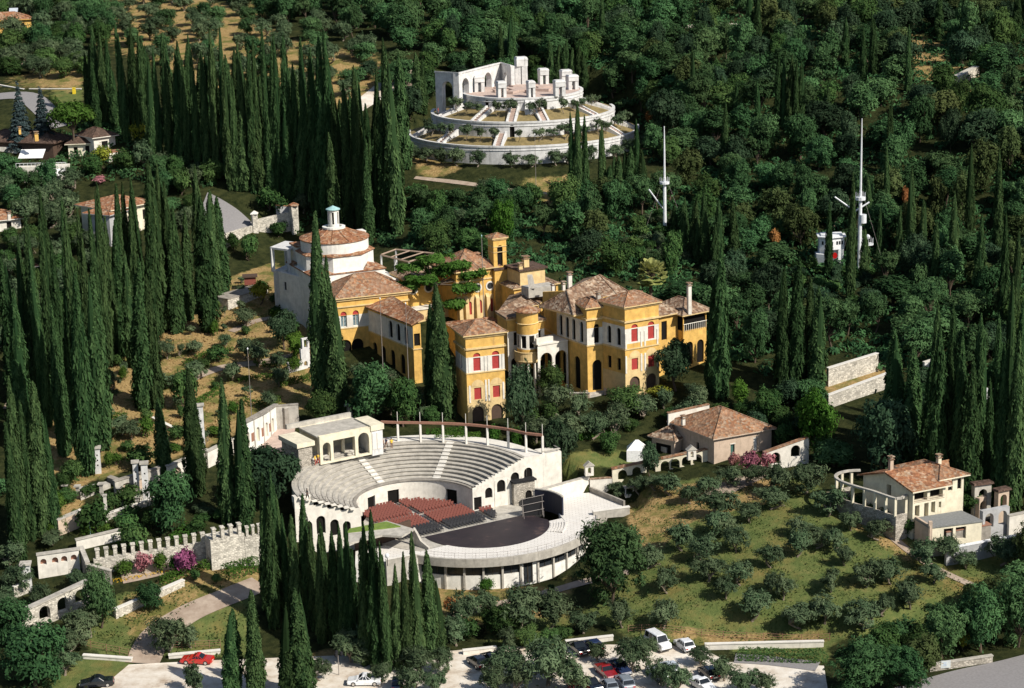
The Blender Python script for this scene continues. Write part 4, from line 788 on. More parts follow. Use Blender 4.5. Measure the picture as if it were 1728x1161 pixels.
# terrace with two arches between rotunda and east wing
Z = 17.3; A, B = P(907, 582, 21.9), P(958, 573.5, 21.9); fm, L = wall_line(A, B); mb = MB(); ops = [(L * .28, L * .40, Z - 4, Z + 3.0, True), (L * .77, L * .40, Z - 4, Z + 3.0, True)]
facade(mb, fm, 0, L, [(Z - 5, Z + 4.6, 0, ops)], .4); mb.prism([fm(0, 0, .02)[:2], fm(L, 0, .02)[:2], fm(L, 0, 5)[:2], fm(0, 0, 5)[:2]], Z + 4.4, Z + 4.6, 0); moulding(mb, fm, 0, L, Z + 4.4, .25, .15)
mb.hexa([fm(0, Z + 4.6, .3), fm(L * .55, Z + 4.6, .3), fm(L * .55, Z + 4.6, .8), fm(0, Z + 4.6, .8)], [fm(0, Z + 5.6, .3), fm(L * .55, Z + 5.6, .3), fm(L * .55, Z + 5.6, .8), fm(0, Z + 5.6, .8)]); mb.build('terrace_wall', 'white_wall', VL)
for o_ in ops: pane(fm, o_, 2.5, 'dark_void', VL, 'opening')
# east wing: plan traced at its window-sill course
zs = 21.9
e = [P(1112, 580.5, zs)[:2], P(1055, 590.5, zs)[:2], P(1017, 580.5, zs)[:2], P(991, 584, zs)[:2], P(940, 566, zs)[:2]]
dv = np.array([-.35, .94]); E1 = [e[1], e[0], e[0] + dv * 7.5, e[1] + (e[2] - e[1]) * 1.0 + dv * 1.5]
zb = zs - 7.6; Ztop = zs + 7.4
def EF(L): return front(L, zb)[:4] + [(zb + 11.1, zb + 12.1, 0, front(L, zb)[4][3]), (zb + 12.1, Ztop, 0, [])]
def ES(L): return [(zb - 2, zb + 3.4, 2, []), (zb + 3.4, zb + 6.2, 0, [(L * .3, .9, zb + 3.8, zb + 5.9, False), (L * .72, .9, zb + 3.8, zb + 5.9, False)]), (zb + 6.2, zs + .15, 0, []), (zs + .15, zs + 3.9, 1, [(L * .3, .95, zs + .5, zs + 3.5, True), (L * .72, .95, zs + .5, zs + 3.5, True)]), (zs + 3.9, Ztop, 0, [])]
E1 = [e[1], e[0], e[0] + dv * 8, e[2] + dv * 2.5 + (e[0] - e[1]) * .2, e[2]]
block(VL, E1, zb, {0: EF, 4: ES}, Ztop, corn=[(zs - .1, .2, .15), (zs + 4.6, .3, .3), (Ztop - .5, .35, .2)])
fm, L = wall_line(e[1], e[0]); tr = MB()
for x in (.0, .45, .56, .93): moulding(tr, fm, L * x, L * x + .3, zs + .12, 2.6, .09); moulding(tr, fm, L * x, L * x + .3, zb + 3.5, 3.0, .09)
for xc in (.28, .77):
    for i in range(8):
        a0, a1 = math.pi * i / 8, math.pi * (i + 1) / 8; r_ = L * .17; zc = zb + 6.1
        tr.face([fm(L * xc + r_ * math.cos(a0), zc + r_ * math.sin(a0), -.04), fm(L * xc, zc, -.04), fm(L * xc + r_ * math.cos(a1), zc + r_ * math.sin(a1), -.04)], 1)
tr.build('pilaster', ['white_wall', 'pale_ochre'], VL)
roofs(VL, [e[1], e[0], e[0] + dv * 7, e[2] + dv * .5], Ztop, 1.6, 'tile_mixed', .5)
# middle block with the tall porch arch
q6 = [e[3], e[2], e[2] + dv * 4.5, e[3] + dv * 4.5]; zt6 = zs + 6.6
block(VL, q6, zb, {0: lambda L: [(zb - 2, zs - .1, 0, [(L * .62, L * .62, zb - .3, zb + 5.0, True)]), (zs - .1, zs + 3.0, 1, [(L * .62, .95, zs + .3, zs + 2.98, False)]), (zs + 3.0, zt6, 0, [(L * .62, .95, zs + 3.0, zs + 3.6, .475)])], 3: lambda L: [(zb - 2, zs - .1, 0, []), (zs - .1, zs + 3.0, 1, [(L * .5, .9, zs + .3, zs + 2.9, False)]), (zs + 3., zt6, 0, [])]}, zt6, corn=[(zs - .1, .2, .15), (zs + 4.4, .3, .3), (zt6 - .4, .3, .2)])
roofs(VL, q6, zt6, 1.1, 'tile_mixed', .45)
# shaded long side with four tall windows over an arcade
q7 = [e[4], e[3] + dv * .3, e[3] + dv * 6, e[4] + dv * 6]; zt7 = zs + 5.0
block(VL, q7, zb, {0: lambda L: [(zb - 2, zs - .1, 0, [(L * x, 1.7, zb - .5, zb + 5.2, True) for x in (.25, .68)]), (zs - .1, zs + 4.2, 1, [(L * x, .95, zs + .3, zs + 3.9, True) for x in (.14, .36, .58, .84)]), (zs + 4.2, zt7, 0, [])]}, zt7, corn=[(zs - .1, .2, .15)])
# the big brown roof over all of it
zr = 27.1; a, b, c, d = P(909, 517, zr), P(968, 532, zr), P(1062, 520, zr), P(1088, 508, zr); R1, R2, nw = P(957, 490, 30.2), P(1012, 464, 31.2), P(985, 470, zr)
mb = MB(); 
for f_ in ((b, c, R2, R1), (c, d, R2), (a, b, R1), (d, nw, R2), (nw, a, R1, R2)): mb.face(f_)
for p_, q_ in ((R1, R2), (b, R1), (a, R1), (d, R2), (c, R2)): mb.tube([V(p_) + (0, 0, .04), V(q_) + (0, 0, .04)], .13, 5)
rim = [a, b, c, d, nw]
for i in range(5):
    p_, q_ = rim[i], rim[(i + 1) % 5]; mb.face([(p_[0], p_[1], zr - .25), (q_[0], q_[1], zr - .25), q_, p_], 1)
mb.build('roof', ['tile_brown', 'pale_ochre'], VL)
ctr = sum(V(x) for x in rim) / 5; mb = MB(); mb.prism([V(x)[:2] for x in (a * .5 + nw * .5, b * .52 + nw * .48, c * .8 + ctr * .2, d * .9 + ctr * .1, nw * .9 + ctr * .1)], 18, zr - .05, 0); mb.build('wall', 'pale_ochre', VL)
mb = MB(); p0, p1 = P(916, 510, 27.), P(953, 494, 29.6); mb.hexa([(*p0[:2], 26.5), (*p1[:2], 27.5), (*(p1[:2] + (.1, .35)), 27.5), (*(p0[:2] + (.1, .35)), 26.5)], [(*p0[:2], 28.8), (*p1[:2], 29.9), (*(p1[:2] + (.1, .35)), 29.9), (*(p0[:2] + (.1, .35)), 28.8)]); mb.build('gable', 'ochre', VL)
chimney(P(1010, 516, 27.5), 26.5, 3.0, 'concrete', VL, .6); chimney(P(961, 472, 29), 27.5, 2.4, 'white_wall', VL, .7); chimney(P(933, 487, 28), 27, 1.6, 'white_wall', VL, .5); chimney(P(951, 485, 28), 27, 1.6, 'white_wall', VL, .5)
# cluster of roof terraces and chimneys behind
rt = perp(P(868, 508, 24), P(942, 498, 24), 9); block(VL, rt, 18, {}, 26.3); roofs(VL, rt, 26.3, 1.2, 'tile_brown', .4)
r2 = perp(P(878, 480, 26.8), P(920, 474, 26.8), 5); block(VL, r2, 24, {}, 29.2, mats=('pale_ochre', 'white_wall', 'pale_ochre')); mb = MB(); mb.prism(grow(r2, .4), 29.2, 29.5, 0); mb.build('roof', 'tile_dark', VL)
chimney(P(887, 452, 29.3), 29, 2.0, 'pale_ochre', VL, 1.0); chimney(P(878, 457, 29.2), 29, 1.2, 'pale_ochre', VL, .7)
mb = MB(); tq = perp(P(892, 492, 27.2), P(938, 486, 27.2), 3); mb.prism(tq, 26, 27.7, 0); mb.build('roof_terrace', 'concrete', VL); mb = MB(); p0 = P(897, 487, 27.7); mb.hexa([(p0[0] - .5, p0[1], 27.7), (p0[0] + .7, p0[1], 27.7), (p0[0] + .7, p0[1] + .3, 27.7), (p0[0] - .5, p0[1] + .3, 27.7)], [(p0[0] - .7, p0[1] + .8, 30.), (p0[0] + .2, p0[1] + .8, 30.), (p0[0] + .2, p0[1] + 1.1, 30.), (p0[0] - .7, p0[1] + 1.1, 30.)]); mb.build('stair', 'concrete', VL)
# far east annex with the dark loggia
zf = 22.6; A, B = P(1153, 571, zf - 1.2), P(1192, 563, zf - 1.2); t_ = (B - A)[:2]; t_ /= np.linalg.norm(t_); n_ = np.array([-t_[1], t_[0]]); A = V(A)[:2]; B = V(B)[:2]; A0_ = A - t_ * .2 + n_ * .5
an = [A, B, B + n_ * 7, A + n_ * 7]
block(VL, an, 15, {0: lambda L: [(14, zf - .9, 0, [(L * .27, 1.5, 16.5, 20.6, True), (L * .74, 1.5, 16.5, 20.6, True)]), (zf - .9, zf, 0, []), (zf, zf + 2.6, 0, [(L * .5, L - .3, zf + .02, zf + 2.5, False)]), (zf + 2.6, zf + 3.0, 0, [])], 3: lambda L: [(14, zf, 0, []), (zf, zf + 2.6, 0, [(L * .5, L - .4, zf + .02, zf + 2.5, False)]), (zf + 2.6, zf + 3., 0, [])]}, zf + 3.0)
fm, L = wall_line(an[0], an[1]); mb = MB(); 
for i in range(12): mb.tube([fm(.2 + i * (L - .4) / 11, zf, -.1), fm(.2 + i * (L - .4) / 11, zf + 1.2, -.1)], .05, 4)
mb.tube([fm(0, zf + 1.2, -.1), fm(L, zf + 1.2, -.1)], .07, 4); mb.build('balustrade', 'white_wall', VL)
roofs(VL, an, zf + 3.0, 2.0, 'tile_brown', .8)
an2 = [A - t_ * 6.5 + n_ * 1.5, A + n_ * 1.5, A + n_ * 8, A - t_ * 6.5 + n_ * 8]; block(VL, an2, 15, {0: lambda L: [(14, zf - 1.5, 0, []), (zf - 1.5, zf + 2.5, 0, [(L * .25, 1.2, zf - 1.3, zf + 2., False), (L * .55, 1.2, zf - 1.3, zf + 2., False)]), (zf + 2.5, zf + 3.2, 0, [])]}, zf + 3.2); roofs(VL, an2, zf + 3.2, 2.1, 'tile_brown', .7); chimney(P(1163, 511, zf + 5), zf + 3, 5.0, 'white_wall', VL, .6)
# garden stair in front
GS = thing('garden_stair', 'stone garden stairway climbing to the porch of the yellow villa', 'stair', G(1000, 660)); mb = MB(); s0, s1 = G(1006, 668), P(1012, 636, 14.9); k = 12
for i in range(k): t = i / k; c = V(s0) * (1 - t) + V(s1) * t; mb.box((c[0], c[1], c[2] - 1.2), 2.6, .62, 1.5, .35)
mb.build('steps', 'concrete', GS)
for s_ in (-1, 1): mb = MB(); mb.hexa([(s0[0] + s_ * 1.5 - .2, s0[1], s0[2] - 1), (s0[0] + s_ * 1.5 + .2, s0[1], s0[2] - 1), (s1[0] + s_ * 1.5 + .2, s1[1], s1[2] - 1), (s1[0] + s_ * 1.5 - .2, s1[1], s1[2] - 1)], [(s0[0] + s_ * 1.5 - .2, s0[1], s0[2] + .9), (s0[0] + s_ * 1.5 + .2, s0[1], s0[2] + .9), (s1[0] + s_ * 1.5 + .2, s1[1], s1[2] + .8), (s1[0] + s_ * 1.5 - .2, s1[1], s1[2] + .8)]); mb.build('parapet', 'pink_wall', GS)

# ================================================================ the white domed building
DM = thing('domed_building', 'white building with a round tiled roof and a slim lantern with a green cap', 'building', P(564, 470, 24))
dc = PY(564, 399, 361)[:2]; rD = 6.2; zE = PY(564, 399, 361)[2]
mb = MB(); mb.lathe(dc, [(1.9, zE + 1.55), (rD * .6, zE + .75), (rD + .2, zE), (rD + .2, zE - .15), (rD - .2, zE - .15)], 48)
for i in range(12): a = 2 * math.pi * i / 12; e_ = np.array([math.cos(a), math.sin(a)]); mb.tube([(*(dc + e_ * 2), zE + 1.57), (*(dc + e_ * rD * .6), zE + .8), (*(dc + e_ * (rD + .15)), zE + .05)], .1, 4)
mb.build('roof', 'tile_red', DM)
mb = MB(); mb.lathe(dc, [(rD, zE - .1), (rD, zE - 2.4)], 48); mb.build('drum', 'pure_white', DM)
mb = MB(); mb.lathe(dc, [(.1, zE + 1.6), (2.1, zE + 1.6), (2.1, zE + 1.95), (1.5, zE + 2.0), (1.5, zE + 1.5)], 24); mb.build('lantern_base', 'pure_white', DM)
fm, L = wall_arc(dc, 1.02, 0, 2 * math.pi); mb = MB(); ops = [(L * (i + .5) / 6, .42, zE + 2.4, zE + 4.6, False) for i in range(6)]; facade(mb, fm, 0, L, [(zE + 1.6, zE + 5.0, 0, ops)], .2, .3); mb.build('lantern', 'pure_white', DM)
for o_ in ops: pane(fm, o_, .18, 'dark_void', DM, 'window')
mb = MB(); mb.lathe(dc, [(.02, zE + 5.75), (1.3, zE + 5.15), (1.3, zE + 5.0), (.02, zE + 5.0)], 24); mb.build('lantern_cap', 'copper_green', DM)
rot = R(24.); o8 = [dc + 7.0 * np.array([math.cos(rot + R(45 * i + 22.5)), math.sin(rot + R(45 * i + 22.5))]) for i in range(8)]
mb = MB(); mb.prism(o8, zE - 6, zE - 2.3, 0); mb.build('octagon', 'pure_white', DM)
mb = MB(); o9 = grow(o8, .25); mb.hexa([(*p, zE - 2.3) for p in o9[:4]], [(*p, zE - 2.3) for p in o9[:4]]) if 0 else None
for i in range(8): a_, b_ = o9[i], o9[(i + 1) % 8]; c_, d_ = o8[i] * .9 + dc * .1, o8[(i + 1) % 8] * .9 + dc * .1; mb.face([(*a_, zE - 2.35), (*b_, zE - 2.35), (*d_, zE - 2.0), (*c_, zE - 2.0)]); mb.face([(*a_, zE - 2.5), (*b_, zE - 2.5), (*b_, zE - 2.35), (*a_, zE - 2.35)])
mb.build('tile_edge', 'tile_red', DM)
ux, vx = np.array([math.cos(rot), math.sin(rot)]), np.array([-math.sin(rot), math.cos(rot)]); sq = [dc + ux * a * 7.0 + vx * b * 7.0 for a, b in ((-1, -1), (1, -1), (1, 1), (-1, 1))]
mb = MB(); mb.prism(sq, 16, zE - 5.3, 0); mb.build('wall', 'pure_white', DM)
mb = MB()
for a, b in ((-1, -1), (1, -1), (1, 1), (-1, 1)):
    k0 = dc + ux * a * 7.2 + vx * b * 7.2; mb.face([(*k0, zE - 5.25), (*(k0 - ux * a * 4.4), zE - 5.25), (*(k0 - ux * a * 2.6 - vx * b * 2.6), zE - 4.3)] if a * b > 0 else [(*(k0 - ux * a * 4.4), zE - 5.25), (*k0, zE - 5.25), (*(k0 - ux * a * 2.6 - vx * b * 2.6), zE - 4.3)]); mb.face([(*k0, zE - 5.25), (*(k0 - vx * b * 4.4), zE - 5.25), (*(k0 - ux * a * 2.6 - vx * b * 2.6), zE - 4.3)])
for i in range(4): a_, b_ = grow(sq, .2)[i], grow(sq, .2)[(i + 1) % 4]; mb.face([(*a_, zE - 5.45), (*b_, zE - 5.45), (*b_, zE - 5.2), (*a_, zE - 5.2)])
mb.build('roof_tile', 'tile_red', DM)
# its lower shaded west part with terrace and open porch
zl = zE - 7.2; TL, TR = P(470, 458, zl + .5)[:2], P(520, 470.5, zl + .5)[:2]; w0 = sq[0] - ux * 5.0 - vx * .5; lo = [TL, TR, TR + np.array([6, 3.5]), TL + np.array([6, 8])]
LO = {0: lambda L: [(14, zl, 0, [(L * .2, .9, zl - 2.8, zl - 1.2, False, 'glass')])]}
block(DM, lo, 14, LO, zl, mats=('pure_white', 'pure_white', 'pure_white')); mb = MB()
for i in (0, 3): fm, L = wall_line(lo[i], lo[(i + 1) % 4]); mb.hexa([fm(-.05, zl, -.05), fm(L, zl, -.05), fm(L, zl, .35), fm(-.05, zl, .35)], [fm(-.05, zl + .5, -.05), fm(L, zl + .5, -.05), fm(L, zl + .5, .35), fm(-.05, zl + .5, .35)])
mb.build('parapet', 'pure_white', DM)
t0 = P(503, 464, zl)[:2]; tw = [t0, t0 + ux * 2.2, t0 + ux * 2.2 + vx * 3.4, t0 + vx * 3.4]; block(DM, tw, zl, {0: lambda L: [(zl, zl + 2.6, 0, [(L * .45, .8, zl + .2, zl + 2.3, False)]), (zl + 2.6, zl + 5.2, 0, [(L * .45, .9, zl + 2.9, zl + 4.8, True)])]}, zl + 5.2, mats=('pure_white',) * 3); mb = MB(); mb.prism(grow(tw, .25), zl + 5.2, zl + 5.5, 0); mb.build('roof', 'tile_red', DM)
pb = [P(459, 418, zl + 4.5)[:2], P(487, 421.5, zl + 4.5)[:2], P(506, 411, zl + 4.5)[:2], P(482, 408.5, zl + 4.5)[:2]]; mb = MB(); mb.prism(grow(pb, .3), zl + 4.3, zl + 4.65, 0); mb.prism(pb, 18, zl + .2, 0)
for p_ in pb: mb.box((*p_, zl), .6, .6, 4.4, rot)
mb.build('porch', 'marble', DM)
rt_ = [sq[1] + ux * .02, sq[1] + ux * 2.8, sq[2] + ux * 2.8, sq[2] + ux * .02]; mb = MB(); mb.prism(rt_, 18, zE - 7.6, 0); mb.prism([sq[2] - ux * .2 - vx * 2, sq[2] + ux * 1.0 - vx * 2, sq[2] + ux * 1.0, sq[2] - ux * .2], 18, zE - .6, 0); mb.build('side_block', 'pure_white', DM)
# timber frame pergola on the roof between the buildings
PGT = thing('timber_pergola', 'grey timber pergola frame on white posts between the domed building and the hall', 'pergola', PY(670, 440, 372)); pz = PY(640, 430, 366)[2]
p4 = [P(643, 430, pz), P(690, 442, pz), P(668, 421, pz), P(735, 428, pz)]; mb = MB()
for a_, b_ in ((0, 1), (0, 2), (2, 3), (1, 3)): mb.tube([p4[a_], p4[b_]], .18, 4)
for t in (.35, .7): mb.tube([p4[0] * (1 - t) + p4[1] * t, p4[2] * (1 - t) + p4[3] * t], .14, 4)
mb.build('beams', 'timber', PGT)
for p_ in p4 + [p4[0] * .5 + p4[1] * .5]: c = MB(); c.lathe(p_, [(.2, pz - 7), (.17, pz - .1)], 8); c.build('post', 'marble', PGT)
# ================================================================ farmhouse by the garden wall
def opening(L, x, w, z0, z1, m='dark_void', a=False): return (L * x, w, z0, z1, a, m)
FA = thing('farmhouse', 'pale pink farmhouse with mottled hipped roof and green shutter above the arched garden wall', 'house', P(1230, 760, 11))
z = 13.2; c = [P(1205, 739, z), P(1302, 722, z)]; lf = P(1133, 711, z); A, B = V(c[0])[:2], V(c[1])[:2]; dl = V(lf)[:2] - A; fa = [A, B, B + dl, A + dl]
FF = lambda L: [(4, 8.4, 0, []), (8.4, z, 0, [(L * .32, .75, 9.6, 11.6, False, 'green_shutter'), (L * .72, .75, 9.9, 11.9, False, 'white_shutter')])]
FS = lambda L: [(4, z, 0, [(L * .22, .8, 9.2, 11.1, False), (L * .62, .8, 9.4, 11.4, False)])]
block(FA, fa, 6, {0: FF, 3: FS}, z, mats=('pink_wall', 'white_wall', 'pink_wall')); fm, L = wall_line(A, B); mb = MB()
for x in (.32, .72): moulding(mb, fm, L * x - .5, L * x + .5, 11.65 + (.3 if x > .5 else 0), .15, .06)
mb.build('lintel', 'white_wall', FA)
mb = MB(); hip(mb, fa, z, 3.0, .55, 0, 1); mb.build('roof', ['tile_mixed', 'pink_wall'], FA)
chimney(P(1153, 708, 14.5), 13.6, 1.1, 'white_wall', FA, .5)
mb = MB(); p0, p1 = P(1128, 707, 13.8), P(1197, 689, 14.6); fm, L = wall_line(p0, p1); mb.hexa([fm(0, 9), fm(L, 9), fm(L, 9, .4), fm(0, 9, .4)], [fm(0, 14.7), fm(L, 15.2), fm(L, 15.2, .4), fm(0, 14.7, .4)], 0); mb.hexa([fm(-.1, 14.7, -.1), fm(L, 15.2, -.1), fm(L, 15.2, .5), fm(-.1, 14.7, .5)], [fm(-.1, 14.85, -.1), fm(L, 15.35, -.1), fm(L, 15.35, .5), fm(-.1, 14.85, .5)], 1); mb.build('parapet_wall', ['white_wall', 'tile_mixed'], FA)
an = perp(P(1100, 738, 10.9), P(1138, 746, 10.9), 5); block(FA, an, 6, {0: lambda L: [(6, 11.0, 0, [(L * .5, L * .7, 7.6, 10.2, False)])]}, 11.2, mats=('pink_wall',) * 3); mb = MB(); hip(mb, an, 11.2, 1.6, .5, 0, 1, True); mb.build('roof', ['tile_brown', 'pink_wall'], FA)
mb = MB(); sq_ = perp(P(1124, 760, 9.2), P(1152, 752, 9.2), 2); mb.prism(sq_, 6, 9.6, 0); mb.build('outhouse', 'concrete', FA)
# the long garden wall with arches
def arcade_wall(name, label, A, B, z0a, ha, ops_x, w, rise, mat, th=.5, cop='tile_brown', cat='wall', group=None, zb=None, depth_mat=None, sill=.2):
    """wall along A-B following a sloping foot; arches at fractions ops_x"""
    t = thing(name, label, cat, (V(A) + V(B)) / 2, group); fm, L = wall_line(A, B); n = len(ops_x); cuts = [0] + [L * (ops_x[i] + ops_x[i + 1]) / 2 for i in range(n - 1)] + [L] if n else [0, L]
    zA, zB = A[2], (B[2] if zb is None else zb); mb = MB(); zz = lambda u: zA + (zB - zA) * u / L
    for i in range(max(1, n)):
        a, b = cuts[i], cuts[i + 1]; zf = min(zz(a), zz(b)) - 1.5; zt = max(zz(a), zz(b)) + ha - abs(zz(b) - zz(a)); op = []
        if n: u = L * ops_x[i]; op = [(u, w, zz(u) + sill, zz(u) + rise, True)]
        facade(mb, fm, a, b, [(zf, zt, 0, op)], .4, 50, th)
        mb.hexa([fm(a, zt), fm(b, zt), fm(b, zt, th), fm(a, zt, th)], [fm(a, max(zt + .02, zz(a) + ha)), fm(b, max(zt + .02, zz(b) + ha)), fm(b, max(zt + .02, zz(b) + ha), th), fm(a, max(zt + .02, zz(a) + ha), th)], 0)
        if depth_mat and op: pane(fm, op[0], th - .05, depth_mat, t, 'niche')
    mb.build('masonry', mat, t); mb = MB(); za, zb_ = zz(0) + ha + .02, zz(L) + ha + .02
    mb.hexa([fm(-.1, za, -.15), fm(L + .1, zb_, -.15), fm(L + .1, zb_, th + .15), fm(-.1, za, th + .15)], [fm(-.1, za + .18, -.15), fm(L + .1, zb_ + .18, -.15), fm(L + .1, zb_ + .18, th + .15), fm(-.1, za + .18, th + .15)]); mb.build('coping', cop, t); return t
def on(p, dz=0): q = V(p).copy(); q[2] += dz; return q
arcade_wall('garden_wall', 'long cream garden wall with arches and tile coping below the pink farmhouse', np.array([15.2, 300.2, 6.1]), np.array([31.3, 302.3, 8.5]), 0, 2.5, [.1, .24, .38, .52, .62, .73, .84], 1.45, 2.1, 'cream', .6, 'tile_mixed', sill=.5)
arcade_wall('garden_wall', 'pale garden wall with an arch running uphill right of the pink farmhouse', P(1290, 792, 9.2), P(1365, 765, 11.0), 0, 2.6, [.25, .7], 1.6, 2.1, 'white_wall', .5, 'tile_mixed')
def shrine(px, py, z, label):
    t = thing('bell_shrine', label, 'shrine', P(px, py, z)); p = P(px, py, z); mb = MB(); fm, L = wall_line((p[0] - .65, p[1] - .2), (p[0] + .65, p[1] + .1)); facade(mb, fm, 0, L, [(z - .3, z + 1.3, 0, [(L / 2, .5, z + .1, z + 1.1, True)])], .3, 50, .7); mb.build('wall', 'white_wall', t); mb = MB()
    mb.hexa([fm(-.2, z + 1.3, -.15), fm(L + .2, z + 1.3, -.15), fm(L + .2, z + 1.3, .85), fm(-.2, z + 1.3, .85)], [fm(L / 2 - .02, z + 2.0, -.15), fm(L / 2 + .02, z + 2.0, -.15), fm(L / 2 + .02, z + 2.0, .85), fm(L / 2 - .02, z + 2.0, .85)]); mb.build('roof', 'concrete', t)
shrine(995, 800, 8.4, 'small gabled shrine on the garden wall nearest the theatre'); shrine(1168, 773, 10.7, 'small gabled shrine on the wall in front of the pink farmhouse')
tn = thing('tent', 'white canvas tent on the lawn left of the pink farmhouse', 'tent', G(1075, 775)); p = G(1075, 776); mb = MB(); b_ = [(p[0] + x, p[1] + y, p[2]) for x, y in ((-1.7, -1), (1.5, -1.2), (1.7, 1.2), (-1.5, 1.4))]; mb.hexa([(x, y, z_ + 1.9) for x, y, z_ in b_], [(p[0] - .25, p[1], p[2] + 3.3), (p[0] + .25, p[1], p[2] + 3.3), (p[0] + .25, p[1] + .2, p[2] + 3.3), (p[0] - .25, p[1] + .2, p[2] + 3.3)]); mb.build('canopy', 'awning', tn)
mb = MB(); mb.hexa([b_[0], b_[1], b_[2], b_[3]], [(x, y, z_ + 1.9) for x, y, z_ in b_]); mb.build('side', 'awning', tn)
# kennel-like white box by the olives
p = G(1062, 834); t = thing('garden_kiosk', 'tiny white open kiosk under the olives by the garden wall', 'kiosk', p); mb = MB(); mb.box((p[0], p[1], p[2] - .2), 1.5, 1.1, .5, .2)
for dx in (-.6, .6):
    for dy in (-.4, .4): mb.box((p[0] + dx, p[1] + dy, p[2] + .3), .14, .14, 1.0)
mb.build('frame', 'white_wall', t); mb = MB(); mb.box((p[0], p[1], p[2] + 1.3), 1.8, 1.3, .16, .2); mb.build('roof', 'concrete', t)

# ================================================================ farmhouse with the colonnade
FB = thing('country_house', 'cream two-storey country house with red tiled gable roof and loggia', 'house', P(1545, 860, 8.5))
z = 13.4; a, b = P(1541, 827, z), P(1596, 816.5, z); lf = P(1457, 800, z); A, B = V(a)[:2], V(b)[:2]; dl = V(lf)[:2] - A; dl = dl / np.linalg.norm(dl) * min(np.linalg.norm(dl), 13.5); q = [A, B, B + dl, A + dl]; zb = 8.75
def FBF(L): return [(5, zb, 0, []), (zb, zb + 2.6, 0, [(L * .14, .8, zb + .5, zb + 2.2, False), (L * .42, .75, zb + .1, zb + 2.3, False), (L * .63, .7, zb + .6, zb + 2.3, False), (L * .84, .4, zb + 1.2, zb + 2.1, False)]), (zb + 2.6, z, 0, [(L * .24, L * .4, 11.5, z - .1, False), (L * .72, L * .40, 11.5, z - .1, False)])]
block(FB, q, 5, {0: FBF, 3: lambda L: [(5, z, 0, [(L * .52, .85, zb + 2.3, zb + 4.3, False)])]}, z, mats=('cream',) * 3, depth=.9)
fm, L = wall_line(A, B); mb = MB()
for i in range(3): mb.tube([fm(.2, 11.4 + i * .25, -.02), fm(L - .2, 11.4 + i * .25, -.02)], .04, 4)
mb.build('balcony_rail', 'timber', FB)
apex = P(1505, 799, 15.8); bk = P(1594, 776, 15.8); mb = MB(); ov = .6; Q = [V(x) for x in grow(q, ov)]; ap = V(A + dl * .5); u_ = (B - A) / np.linalg.norm(B - A); rA, rB = ap - u_ * ov, ap + u_ * (np.linalg.norm(B - A) + 5.0); zr = z + 1.6
mb.face([(*Q[0], z - .1), (*(Q[1]), z - .1), (*rB, zr), (*rA, zr)]); mb.face([(*Q[2], z - .1), (*Q[3], z - .1), (*rA, zr), (*rB, zr)]); mb.face([(*Q[0], z - .3), (*Q[1], z - .3), (*Q[1], z - .1), (*Q[0], z - .1)], 1)
for s_, e_ in ((Q[0], rA), (Q[3], rA)): mb.hexa([(*s_, z - .32), (*(s_ + u_ * .05), z - .32), (*(e_ + u_ * .05), zr - .22), (*e_, zr - .22)], [(*s_, z - .05), (*(s_ + u_ * .05), z - .05), (*(e_ + u_ * .05), zr + .05), (*e_, zr + .05)])
mb.tube([(*rA, zr + .02), (*rB, zr + .02)], .14, 5); mb.build('roof', ['tile_red', 'cream'], FB)
mb = MB(); mb.face([(*A, z), (*(A + dl), z), (*ap, z + 1.4)]); mb.build('gable', 'cream', FB)
w = [B + dl * .12, B + dl * .12 + u_ * 4.3, B + dl * .9 + u_ * 4.3, B + dl * .9]; block(FB, w, 5, {0: lambda L: [(5, z + .5, 0, [(L * .45, .8, zb + 3.0, zb + 4.6, False), (L * .82, .7, zb + 3.0, zb + 4.6, False)])]}, z + .5, mats=('cream',) * 3); mb = MB(); hip(mb, w, z + .5, 1.2, .6, 0, 1); mb.build('roof', ['tile_mixed', 'cream'], FB)
chimney(ap + u_ * 2.2 + dl * .2, z + .4, 2.2, 'pink_wall', FB, .55); chimney(w[0] + u_ * 2.5 + dl * .3, z + .9, 1.7, 'cream', FB, .55)
# curved colonnade left of the house
CN = thing('colonnade', 'curved cream colonnade with a thin stone beam beside the cream country house', 'colonnade', P(1480, 850, 8.2))
zc = 12.5; path = [P(x, y, zc) for x, y in ((1452, 792), (1432, 793), (1416, 797), (1410, 803), (1418, 810), (1440, 818), (1475, 828), (1512, 840), (1526, 836), (1530, 834))]
ln = smooth_line(path, .6); mb = MB()
for p_, q_ in zip(ln, ln[1:]):
    n2 = np.array([-(q_ - p_)[1], (q_ - p_)[0]]); n2 = n2 / (np.linalg.norm(n2) + 1e-6) * .22; mb.hexa([(*(p_ + n2), zc - .28), (*(p_ - n2), zc - .28), (*(q_ - n2), zc - .28), (*(q_ + n2), zc - .28)], [(*(p_ + n2), zc), (*(p_ - n2), zc), (*(q_ - n2), zc), (*(q_ + n2), zc)])
mb.build('beam', 'concrete', CN)
for x, y in ((1412, 802), (1421, 811), (1439, 818), (1459, 824), (1477, 829), (1495, 834), (1511, 840), (1529, 835), (1437, 792), (1421, 795)):
    p_ = P(x, y, zc); m_ = MB(); m_.box((p_[0], p_[1], 9.7), .36, .36, zc - .25 - 9.7, .3); m_.build('column', 'cream', CN)
mb = MB(); bp = [P(x, y, zc) + np.array([0, -.3, 0]) for x, y in ((1435, 792), (1417, 797), (1410, 803), (1418, 810), (1440, 818), (1475, 828), (1512, 840), (1531, 835))]
for p_, q_ in zip(bp, bp[1:]): mb.hexa([(p_[0], p_[1], 4), (q_[0], q_[1], 4), (q_[0], q_[1] + .5, 4), (p_[0], p_[1] + .5, 4)], [(p_[0], p_[1], 9.8), (q_[0], q_[1], 9.8), (q_[0], q_[1] + .5, 9.8), (p_[0], p_[1] + .5, 9.8)])
